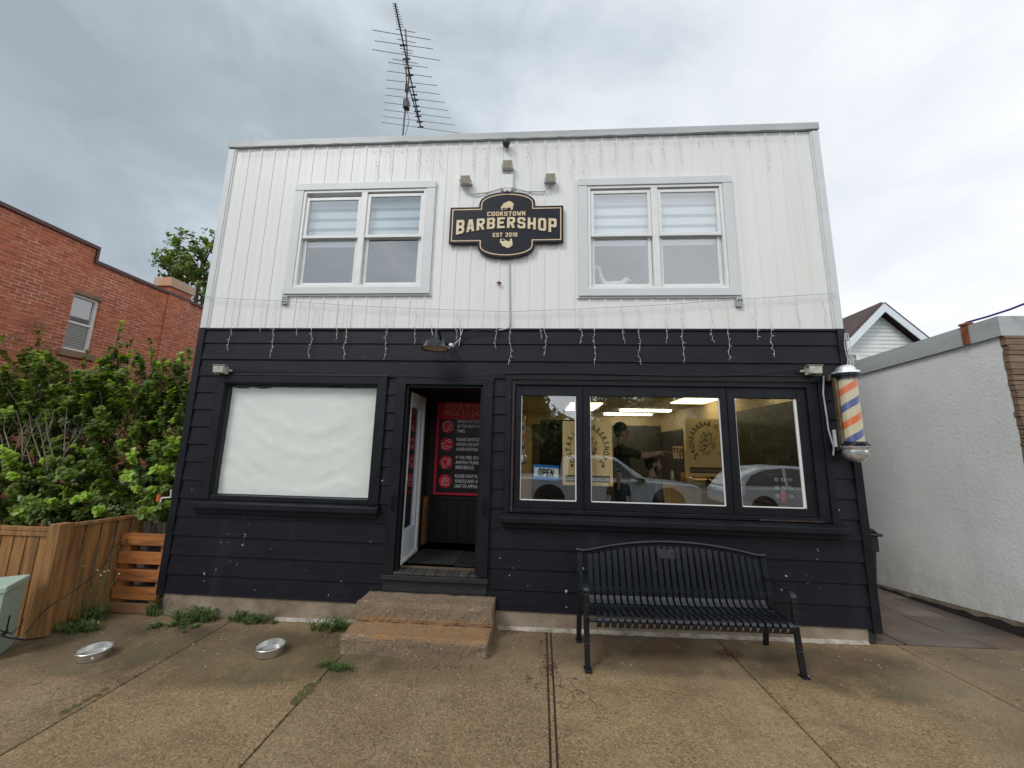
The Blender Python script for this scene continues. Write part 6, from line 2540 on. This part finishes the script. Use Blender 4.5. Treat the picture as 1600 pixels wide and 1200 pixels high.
# side wall in panels around the window opening
for a, b_, c, d in cells(-3.0, 2.94, -.3, zt1, [(wz[2], wz[3], wz[0], wz[1])]):
    mb.box(BXW - .3, BXW, a, b_, c, d)
for a, b_, c, d in cells(2.94, 12, -.3, zt2, [(wz[2], wz[3], wz[0], wz[1])]):
    mb.box(BXW - .3, BXW, a, b_, c, d)
mb.box(BXW - 9, BXW - .301, -3.0, -2.7, -.3, zt1)
mb.box(BXW - 9, BXW - .301, 11.7, 12, -.3, zt2)
mb.box(BXW - 9, BXW - 8.7, -2.69, 11.69, -.3, zt2 - .2)
mb.box(BXW - 8.69, BXW - .302, -2.69, 11.69, 5.2, 5.3)
mb.build('wall', M_BRICK, bb, merge=False)
mb = MB()
mb.box(BXW - .34, BXW + .05, -3.04, 2.99, zt1 + .001, zt1 + .075)
mb.box(BXW - .34, BXW + .05, 2.942, 2.99, zt2 + .08, zt1)
mb.box(BXW - .34, BXW + .05, 2.942, 12.05, zt2 + .001, zt2 + .075)
mb.build('coping', M_MAROON, bb)
ch = MB()
ch.box(BXW - .36, BXW + .035, 4.72, 5.36, zt2 + .08, 6.12)
ch.box(BXW + .001, BXW + .035, 4.72, 5.36, 3.2, zt2 + .078)
cho = ch.build('chimney', M_BRICK, bb)
mb = MB()
mb.box(BXW - .42, BXW + .085, 4.66, 5.42, 6.06, 6.31)
mb.build('cap', pm('rusting_sheet', (.48, .20, .055), rough=.5, c2=(.36, .34, .30), vscale=2.6, stretch=(1, 1, .4)), cho, bevel=.01)


def sidebox(m, y0, y1, z0, z1, d0, d1, mi=0):
    m.box(BXW + d0, BXW + d1, y0, y1, z0, z1, mi)


y0, y1, z0, z1 = wz[2], wz[3], wz[0], wz[1]
mb = MB()
sidebox(mb, y0, y0 + .045, z0, z1, -.13, -.06)
sidebox(mb, y1 - .045, y1, z0, z1, -.13, -.06)
sidebox(mb, y0 + .045, y1 - .045, z1 - .05, z1, -.13, -.06)
sidebox(mb, y0 + .045, y1 - .045, z0, z0 + .05, -.13, -.06)
sidebox(mb, y0 + .045, y1 - .045, (z0 + z1) / 2 - .02, (z0 + z1) / 2 + .02, -.125, -.07)
bw = mb.build('window', M_VINYL, bb)
mb = MB()
sidebox(mb, y0 + .05, y1 - .05, z0 + .05, z1 - .05, -.11, -.105)
mb.build('pane', M_UPGLASS, bw)
mb = MB()
k = z0 + .05
while k < z1 - .06:
    mb.bar((BXW - .15, y0 + .05, k), (BXW - .15, y1 - .05, k), .042, .003, up=(.45, 0, 1))
    k += .055
mb.build('blind', pm('blind_slat', (.42, .47, .46), rough=.6), bw)
mb = MB()
sidebox(mb, y0 - .0, y1 + .0, z0 + .0, z1, -.24, -.22)
mb.build('dark_room', M_DARKIN, bw)
mb = MB()
sidebox(mb, y0 - .08, y1 + .08, z0 - .15, z0 - .002, .001, .06)
mb.build('sill', M_STONE, bb, bevel=.008)
mb = MB()
sidebox(mb, y0 - .03, y1 + .03, z1 + .002, z1 + .09, .001, .012)
mb.build('lintel', M_STONE, bb, bevel=.008)

# ------------------------------------------------------------------ right side: stucco building, gabled house, bin
M_STUCCO = pm('white_stucco', (.76, .77, .75), rough=.9, c2=(.68, .69, .67), vscale=1.4, bump=.6, bscale=26)
nt = M_STUCCO.node_tree
b = nt.nodes['Principled BSDF']
cur = b.inputs['Base Color'].links[0].from_socket
fleck = ramp(nt, ntex(nt, 6, 5, .8, (1, .5, 1.3)), .70, .76)
cur = nmix(nt, mth(nt, 'MULTIPLY', fleck, .35), cur, (.30, .30, .29))
o = xyz(nt)
drip = ramp(nt, ntex(nt, 1.0, 5, .65, (1, 3.2, .22)), .56, .75)
cur = nmix(nt, mth(nt, 'MULTIPLY', drip, .30), cur, (.42, .42, .39))
spl = mth(nt, 'MULTIPLY', mth(nt, 'SUBTRACT', 1.0, mth(nt, 'DIVIDE', o[2], .75), True), ramp(nt, ntex(nt, 5, 6, .7), .3, .65))
cur = nmix(nt, mth(nt, 'MULTIPLY', spl, .55), cur, (.30, .27, .21))
nt.links.new(cur, b.inputs['Base Color'])
SX = 5.2
sb = thing('stucco_building', 'low flat building with rough white stucco side and brown stone front on the right', 'building', (SX, 4, 0))


def quadbox(m, pts, d, mi=0):
    """wall slab from 4 face points (y,z) on x=SX going outward d"""
    vs = [(SX, y_, z_) for y_, z_ in pts] + [(SX + d, y_, z_) for y_, z_ in pts]
    m.add(vs, [(0, 1, 2, 3), (7, 6, 5, 4), (0, 4, 5, 1), (1, 5, 6, 2), (2, 6, 7, 3), (3, 7, 4, 0)], mi)


wbot = lambda y_: .235 - .108 * y_
wtop = lambda y_: 3.295 - .035 * y_
mb = MB()
quadbox(mb, [(.03, wbot(.03)), (10, wbot(10)), (10, wtop(10)), (.03, wtop(.03))], .25)
mb.build('side_wall', M_STUCCO, sb)
mb = MB()
rw = random.Random(8)
n = 80
for i in range(n):
    a, b_ = .03 + 9.9 * i / n, .03 + 9.9 * (i + 1) / n
    quadbox(mb, [(a, wbot(a) - .5), (b_, wbot(b_) - .5), (b_, wbot(b_) - .002), (a, wbot(a) - .002)], .24)
vs = []
mb.build('plinth', pm('dark_plinth', (.02, .018, .016), rough=.9), sb)
mb = MB()
pr = [rw.uniform(.02, .06) for i in range(n + 1)]
for i in range(n):
    a, b_ = .03 + 9.9 * i / n, .03 + 9.9 * (i + 1) / n
    mb.add([(SX - .004, a, wbot(a) + .012), (SX - .004, b_, wbot(b_) + .012), (SX - .002, b_, wbot(b_) - pr[i + 1]), (SX - .002, a, wbot(a) - pr[i])], [(0, 1, 2, 3)])
mb.build('render_edge', pm('grimy_render', (.30, .26, .20), rough=.95, c2=(.15, .12, .085), vscale=7, bump=.5), sb)
mb = MB()
quadbox(mb, [(-.02, wtop(0) - .003), (4.6 - 1.9, wtop(2.7) - .003), (2.7, wtop(2.7) + .235), (-.02, wtop(0) + .225)], -.035)
quadbox(mb, [(2.705, wtop(2.7) - .003), (10, wtop(10) - .003), (10, wtop(10) + .235), (2.705, wtop(2.7) + .235)], -.033)
mb.box(SX + .001, SX + 8, -.02, .2, wtop(0) - .003, wtop(0) + .225)
mb.box(SX + .001, SX + 8, .201, 10, wtop(0) + .1, wtop(0) + .15)
mb.build('flashing', M_FLASH, sb)
# stacked stone front: real courses
mb = MB()
z = -.1
while z < wtop(0) - .01:
    h = rw.uniform(.035, .085)
    x = SX + rw.uniform(-.012, .004)
    zt_2 = min(z + h, wtop(0) - .004)
    while x < SX + 8:
        w = rw.uniform(.25, .7)
        mb.box(x, x + w - .006, -.025 - rw.uniform(0, .012), .029, z + .003, zt_2 - .003)
        x += w
    z += h
mb.build('stone_front', pm('stacked_brown_stone', (.26, .165, .105), rough=.85, c2=(.15, .095, .065), vscale=5, stretch=(1, 1, 5), bump=.7, bscale=20), sb, bevel=.004)
mb = MB()
a, b_ = at(1500, 512, .35), at(1508, 538, .35)
a = atx(1507, 517, SX - .05)
mb.box(SX - .05, SX - .036, a.y - .03, a.y + .04, wtop(a.y) + .0, wtop(a.y) + .235)
mb.box(SX - .06, SX + .02, a.y - .045, a.y + .05, wtop(a.y) + .236, wtop(a.y) + .26)
tag(mb.build('rusty_bracket', M_RUST, origin=(a.x, a.y, a.z)), 'rusty strap bracket on the grey flashing of the stucco building', 'bracket')
mb = MB()
s0 = Vector((SX - .02, a.y, wtop(a.y) + .27))
e0 = at(1700, 428, -.6)
mb.tube([s0 + (e0 - s0) * t_ + Vector((0, 0, -.05 * math.sin(PI * t_))) for t_ in (0, .2, .4, .6, .8, 1)], .012, 8)
tag(mb.build('purple_cable', pm('purple_cable', (.05, .035, .22), rough=.5), smooth=True, origin=s0), 'dark purple service cable rising from the rusty bracket', 'cable')

# gabled house behind
hs = thing('gabled_house', 'white clapboard gable with brown shingle roof behind the flat building', 'house', (14.3, 12, 0))
HY = 12.0
pk = at(1369, 479, HY)
el, er = at(1290, 575, HY), at(1448, 542, HY)
sl = (pk.z - er.z) / (er.x - pk.x)
hw = 3.1
mb = MB()
zf = lambda x: pk.z - .28 - abs(x - pk.x) * sl
gb = pk.z - sl * hw
z = 2.0
wl = MB()
while z < pk.z - .3:
    h = .17 if z < 20 else .1
    z1_ = min(z + h, pk.z - .3)
    half = min(hw - .25, (pk.z - .28 - z) / sl)
    half1 = min(hw - .25, max(.01, (pk.z - .28 - z1_) / sl))
    wl.add([(pk.x - half, HY + .0, z), (pk.x + half, HY + .0, z), (pk.x + half1, HY + .02, z1_), (pk.x - half1, HY + .02, z1_)], [(0, 1, 2, 3)])
    wl.add([(pk.x - half, HY + .0, z), (pk.x + half, HY + .0, z), (pk.x + half, HY + .02, z), (pk.x - half, HY + .02, z)], [(0, 1, 2, 3)])
    z = z1_
wl.box(pk.x - hw + .25, pk.x + hw - .25, HY + .03, HY + 8, 0, gb - .1)
wl.build('wall', pm('white_clapboard', (.62, .64, .62), rough=.6, var=.04), hs)
mb = MB()
for sg_ in (-1, 1):
    a = Vector((pk.x, HY - .35, pk.z))
    b_ = Vector((pk.x + sg_ * hw, HY - .35, pk.z - sl * hw))
    n_ = (b_ - a).normalized().cross(Vector((0, 1, 0))) * (1 if sg_ < 0 else -1)
    n_ = Vector((sg_ * sl, 0, 1)).normalized()
    th = .10
    vs = [a, b_, b_ + Vector((0, 8.7, 0)), a + Vector((0, 8.7, 0))]
    vs2 = [v + n_ * th for v in vs]
    mb.add(vs + vs2, [(0, 1, 2, 3), (4, 5, 6, 7), (0, 4, 5, 1), (1, 5, 6, 2), (2, 6, 7, 3), (3, 7, 4, 0)])
mb.build('roof', pm('brown_shingles', (.105, .07, .062), rough=.9, c2=(.06, .042, .04), vscale=3, stretch=(.6, .6, 6), bump=.5, bscale=8), hs)
mb = MB()
for sg_ in (-1, 1):
    a = Vector((pk.x, HY - .39, pk.z))
    b_ = Vector((pk.x + sg_ * hw, HY - .39, pk.z - sl * hw))
    dn = Vector((-sg_ * sl, 0, -1)).normalized() * .30
    dn = Vector((0, 0, -.36))
    vs = [a, b_, b_ + dn, a + dn]
    mb.add(vs + [v + Vector((0, .035, 0)) for v in vs], [(0, 1, 2, 3), (4, 5, 6, 7), (0, 4, 5, 1), (1, 5, 6, 2), (2, 6, 7, 3), (3, 7, 4, 0)])
mb.build('bargeboard', pm('bargeboard_white', (.62, .66, .70), rough=.5, var=.03), hs)
mb = MB()
w0, w1 = at(1318, 556, HY), at(1338, 562, HY)
mb.frame(w0.x - .4, w1.x + .1, 4.6, w0.z + .15, .12, HY - .04, HY + .02)
hwin = mb.build('window', M_VINYL, hs)
mb = MB()
mb.box(w0.x - .28, w1.x - .02, HY - .01, HY - .005, 4.72, w0.z + .03)
mb.build('pane', pm('green_grey_glass', (.16, .22, .20), rough=.1, spec=.8), hwin)

# wheelie bin
wb = thing('wheelie_bin', 'black wheeled rubbish bin standing in the alley behind the shop corner', 'bin', (3.73, .62, .04))
mb = MB()
bx0, bx1, by0, by1 = 3.53, 3.925, .42, .95
tz = 1.02
bot = [(bx0 + .03, by0 + .05), (bx1 - .07, by0 + .05), (bx1 - .07, by1 - .05), (bx0 + .03, by1 - .05)]
topp = [(bx0, by0), (bx1 - .01, by0), (bx1 - .01, by1), (bx0, by1)]
mb.add([(x, y_, .03) for x, y_ in bot] + [(x, y_, tz) for x, y_ in topp], [(0, 1, 2, 3), (4, 5, 6, 7), (0, 4, 5, 1), (1, 5, 6, 2), (2, 6, 7, 3), (3, 7, 4, 0)])
mb.box(bx1 - .012, bx1 + .01, by0 + .02, by1 - .02, tz - .17, tz - .001)
mb.box(bx0, bx1, by0 - .012, by0 - .001, tz - .17, tz - .001)
mb.build('body', M_BLACKPL, wb, bevel=.012)
mb = MB()
mb.box(bx0 - .02, bx1 + .045, by0 - .035, by1 + .03, tz + .001, tz + .032)
mb.prism([(bx0, tz + .033), (bx1 + .02, tz + .033), (bx1 - .04, tz + .085), ((bx0 + bx1) / 2, tz + .115), (bx0 + .02, tz + .10)], by0 - .01, by1 + .01, 'Y')
mb.build('lid', M_BLACKPL, wb, bevel=.012)
mb = MB()
q = at(1360, 868, .405)
mb.box(3.70, 3.73, by0 - .016, by0 - .0125, .80, .90)
mb.build('label_patch', M_WIRE, wb)
for xx in (bx0 + .01, bx1 - .08):
    mb = MB()
    mb.lathe([(.02, -.02), (.1, -.02), (.1, .02), (.02, .02)], (xx, by1, .12), 20, 'X')
    mb.build('wheel', M_BLACKPL, wb, smooth=True)

# ------------------------------------------------------------------ roof antenna
za = 8.15
an = thing('tv_antenna', 'tall skeletal television antenna on a mast above the shop roof', 'antenna', (-2.4, 2.3, 5.8))
M_ANT = pm('antenna_metal', (.10, .095, .095), rough=.4, metal=.6)
B0, B1 = atz(617, 5, za), atz(657.5, 199, za)
mbm = MB()
mx_ = B0.lerp(B1, .62)
top = atz(634, 45, 8.9)
# mast stands under the boom
hit = atz(639, 122, za)
base = Vector((hit.x - .0, hit.y, 5.8))
bb0 = at(628.5, 214, hit.y)
mbm.tube([(bb0.x, hit.y, 5.8), (bb0.x + .01, hit.y, 7.3), (hit.x, hit.y, za), at(633.5, 46, hit.y)], .015, 8)
mbm.build('mast', M_ANT, an, smooth=True)
mb = MB()
mb.tube([B0, B1], .012, 8)
lw = atz(639, 122, za)
mb.tube([B0.lerp(B1, .35) + Vector((0, 0, -.03)), at(636, 165, hit.y), ], .01, 6)
mb.tube([B1 + Vector((0, 0, 0)), at(639, 136, hit.y)], .012, 6)
mb.build('boom', M_ANT, an, smooth=True)
rods = [((183, 955), (790, 1040)), ((193, 910), (755, 977)), ((200, 857), (723, 923)), ((203, 800), (703, 864)), ((207, 742), (673, 801)), ((213, 687), (640, 737)), ((216, 624), (612, 668)), ((225, 555), (577, 602)), ((232, 488), (540, 528)), ((107, 387), (640, 473)), ((125, 318), (583, 383)), ((110, 235), (565, 311)), ((265, 460), (463, 497)), ((300, 305), (447, 335)), ((325, 378), (427, 400)), ((290, 226), (445, 254)), ((335, 405), (420, 420))]
for i in range(10):
    t_ = i / 9
    cx, cy = 285 + t_ * 45, 32 + t_ * 178
    rods.append(((cx - 20 - t_ * 6, cy - 3), (cx + 20 + t_ * 4, cy + 4)))
mb = MB()
for (a, b_) in rods:
    p, q_ = atz(560 + a[0] / 5, a[1] / 5, za), atz(560 + b_[0] / 5, b_[1] / 5, za)
    mb.tube([p, q_], .0048, 6)
mb.build('element', M_ANT, an, smooth=True)
mb = MB()
for t_ in (.27, .37, .44, .50, .60, .67, .72, .78, .83, .88, .94, .995):
    p = B0.lerp(B1, t_)
    mb = MB()
    mb.tube([p - Vector((.06, 0, -.0)), p + Vector((.06, 0, 0))], .015, 6)
    mb.build('clamp', M_ANT, an)
mb = MB()
rt = at(635, 163, hit.y)
mb.box(rt.x - .045, rt.x + .045, rt.y - .05, rt.y + .05, rt.z - .09, rt.z + .07)
mb.build('rotor', pm('antenna_brown', (.05, .03, .028), rough=.6), an, bevel=.01)
mb = MB()
rt = at(636, 138, hit.y)
mb.box(rt.x - .03, rt.x + .03, rt.y - .03, rt.y + .03, rt.z - .07, rt.z + .07)
mb.build('rotor', pm('antenna_brown', (.05, .03, .028), rough=.6), an, bevel=.01)
mb = MB()
mb.tube([at(636, 172, hit.y), at(639, 188, hit.y), at(636, 202, hit.y), at(632, 214, hit.y)], .007, 6)
mb.tube([at(629, 92, hit.y), at(633, 110, hit.y), at(636, 128, hit.y)], .006, 6)
mb.build('lead', M_ANT, an, smooth=True)

# ------------------------------------------------------------------ across the street (seen mirrored in the shop windows)
M_CARGLASS = pm('car_glass', (.015, .018, .02), rough=.08, spec=.8)
M_TYRE = pm('tyre_rubber', (.02, .02, .02), rough=.9)


def vehicle(name, label, cat, x0, L, W, yc, zg, paint, prof, glassp, wheels, wr):
    """prof: lower body (x,z), cabin sections; extruded across the width with the cabin leaning in"""
    t_ = thing(name, label, cat, (x0 + L / 2, yc, zg), 'vehicles parked across the street')
    P_ = lambda p: (x0 + p[0] * L, zg + p[1])
    body = MB()
    lowp, cab = prof
    n_ = len(lowp)
    nst = 6
    for i in range(nst + 1):
        pass
    body.prism([P_(p) for p in lowp], yc - W / 2, yc + W / 2, 'Y')
    # cabin with tumblehome
    c = [P_(p) for p in cab]
    zlow = min(p[1] for p in c)
    zhi = max(p[1] for p in c)
    vs = []
    for sg_ in (-1, 1):
        for (x, z) in c:
            inn = .02 + .17 * (z - zlow) / (zhi - zlow)
            vs.append((x, yc + sg_ * (W / 2 - inn), z))
    k = len(c)
    body.add(vs, [tuple(range(k)), tuple(range(2 * k - 1, k - 1, -1))] + [(i, (i + 1) % k, k + (i + 1) % k, k + i) for i in range(k)])
    body.build('body', paint, t_, bevel=.05, smooth=True)
    for gp in glassp:
        mb_ = MB()
        for sg_ in (-1, 1):
            vs = []
            for p in gp:
                x, z = P_(p)
                inn = .02 + .17 * (z - zlow) / (zhi - zlow) - .012
                vs.append((x, yc + sg_ * (W / 2 - inn), z))
            mb_.add(vs, [tuple(range(len(gp)))])
        mb_.build('side_window', M_CARGLASS, t_)
    for wx in wheels:
        for sg_ in (-1, 1):
            mb_ = MB()
            yw = yc + sg_ * (W / 2 - .10)
            mb_.lathe([(wr * .62, -.11), (wr * .95, -.11), (wr, -.08), (wr, .08), (wr * .95, .11), (wr * .62, .11)], (x0 + wx * L, yw, zg + wr), 28, 'Y')
            w_ = mb_.build('wheel', M_TYRE, t_, smooth=True)
            mb_ = MB()
            mb_.lathe([(0, -.08), (wr * .6, -.09), (wr * .6, .09), (0, .08)], (x0 + wx * L, yw, zg + wr), 20, 'Y')
            for s5 in range(5):
                a = 2 * PI * s5 / 5
                for s_ in (-1, 1):
                    mb_.bar((x0 + wx * L, yw + s_ * .10, zg + wr), (x0 + wx * L + math.cos(a) * wr * .58, yw + s_ * .10, zg + wr + math.sin(a) * wr * .58), .05, .02, up=(0, 1, 0))
            mb_.build('rim', pm('alloy', (.25, .25, .26), rough=.3, metal=.8), w_, smooth=True)
            mb_ = MB()
            mb_.lathe([(wr * 1.18, .0), (wr * 1.18, .004), (0, .004)], (x0 + wx * L, yc + sg_ * (W / 2 + (.004 if sg_ > 0 else .002)), zg + wr + .03), 28, 'Y')
            mb_.build('wheel_arch', M_BLACKPL, t_)
    mb_ = MB()
    for sg_ in (-1, 1):
        mb_.box(x0 + .965 * L, x0 + .99 * L, yc + sg_ * (W / 2 - .2) - .14, yc + sg_ * (W / 2 - .2) + .14, zg + .78, zg + .92)
    mb_.build('headlight', M_CHROME, t_)
    mb_ = MB()
    for sg_ in (-1, 1):
        mb_.box(x0 + .66 * L, x0 + .70 * L, yc + sg_ * (W / 2 + .1) - .09, yc + sg_ * (W / 2 + .1) + .09, zg + 1.05, zg + 1.2)
    mb_.build('mirror', M_BLACKPL, t_)
    return t_


M_SILVER = pm('silver_paint', (.62, .68, .72), rough=.25, metal=.1, var=.02, coat=.5)
M_WHITEP = pm('white_paint', (.75, .78, .80), rough=.25, var=.02, coat=.5)
truck = ([(0, .45), (.01, 1.12), (.28, 1.13), (.70, 1.13), (.97, 1.03), (1.0, .95), (1.0, .42), (.93, .35), (.03, .35)],
         [(.27, 1.10), (.29, 1.72), (.33, 1.83), (.50, 1.84), (.56, 1.80), (.73, 1.12)])
tg = [[(.30, 1.18), (.31, 1.68), (.41, 1.72), (.42, 1.18)], [(.44, 1.18), (.43, 1.73), (.53, 1.73), (.57, 1.68), (.67, 1.18)]]
zr = -.068
vehicle('pickup_truck', 'silver pickup truck parked across the street, seen mirrored in the middle shop light', 'truck', -.75, 5.7, 1.95, -8.7, zr, M_SILVER, truck, tg, (.20, .83), .42)
car = ([(0, .45), (.0, .85), (.03, .98), (.30, 1.02), (.72, 1.0), (.96, .88), (1.0, .75), (1.0, .40), (.95, .30), (.03, .30)],
       [(.02, .96), (.08, 1.35), (.20, 1.58), (.35, 1.66), (.52, 1.62), (.62, 1.45), (.75, .99)])
cg = [[(.08, 1.05), (.13, 1.35), (.22, 1.52), (.33, 1.58), (.33, 1.05)], [(.35, 1.05), (.35, 1.58), (.50, 1.56), (.58, 1.42), (.69, 1.05)]]
vehicle('family_car', 'white family car parked across the street, seen mirrored at the right end of the window', 'car', 5.9, 4.7, 1.82, -8.7, zr, M_WHITEP, car, cg, (.19, .82), .34)
vehicle('family_car', 'light grey family car parked across the street, seen mirrored in the leftmost shop light', 'car', -6.0, 4.7, 1.82, -8.7, zr, pm('light_grey_paint', (.50, .53, .55), rough=.25, coat=.5), car, cg, (.19, .82), .34)
ST = [('tall street tree across the road, mirrored above the OPEN sign', -1.5, -20, 3.8, (3.4, 2.5, 3.2)),
      ('wide low street tree across the road, mirrored over the barber', 8.0, -22, 3.9, (4.4, 2.8, 3.3)),
      ('street tree across the road, mirrored in the right shop light', 16.5, -22, 4.2, (4.8, 2.8, 3.8)),
      ('street tree across the road beyond the light grey car', -10, -22, 3.0, (4.8, 2.8, 3.0)),
      ('thin street tree across the road, mirrored beside the utility pole', 2.6, -25, 1.9, (3.6, 2.4, 2.0)),
      ('farthest street tree across the road past the white car', 25, -22, 4.2, (5.2, 2.8, 3.8))]
fh = thing('far_house', 'long low brown brick house behind the trees across the road', 'house', (6, -29, -.1))
mb = MB()
mb.box(-16, 30, -33, -27.5, -.1, 3.0)
mb.build('wall', pm('far_brown_brick', (.12, .07, .05), rough=.9), fh)
mb = MB()
mb.prism([(-33.6, 2.98), (-26.9, 2.98), (-30.2, 4.5)], -16.5, 30.5, 'X')
mb.build('roof', pm('far_roof', (.05, .045, .045), rough=.95), fh)
for k in range(7):
    mb = MB()
    x0 = -13.5 + k * 6.2
    mb.box(x0, x0 + 1.6, -27.49, -27.42, 1.0, 2.3)
    mb.build('window', pm('far_window', (.06, .075, .085), rough=.1, spec=.8), fh)
for k, (lb, x, y, zc_, cr_) in enumerate(ST):
    tree('street_tree', lb, (x, y, -.1), 8, (x, y, zc_), cr_, 1500, .42, 50 + k, group='trees across the road', trunk_r=.25, mats=[L_DK, L_DK, L_MD, L_TN])
mb = MB()
mb.tube([(2.75, -16.5, -.1), (2.75, -16.5, 10)], [.15, .11], 12)
mb.box(1.9, 3.6, -16.56, -16.44, 9.0, 9.12)
tag(mb.build('utility_pole', pm('pole_wood', (.08, .06, .05), rough=.9), smooth=True, origin=(2.75, -16.5, -.1)), 'dark wooden utility pole across the road, mirrored beside the tan poster', 'pole')
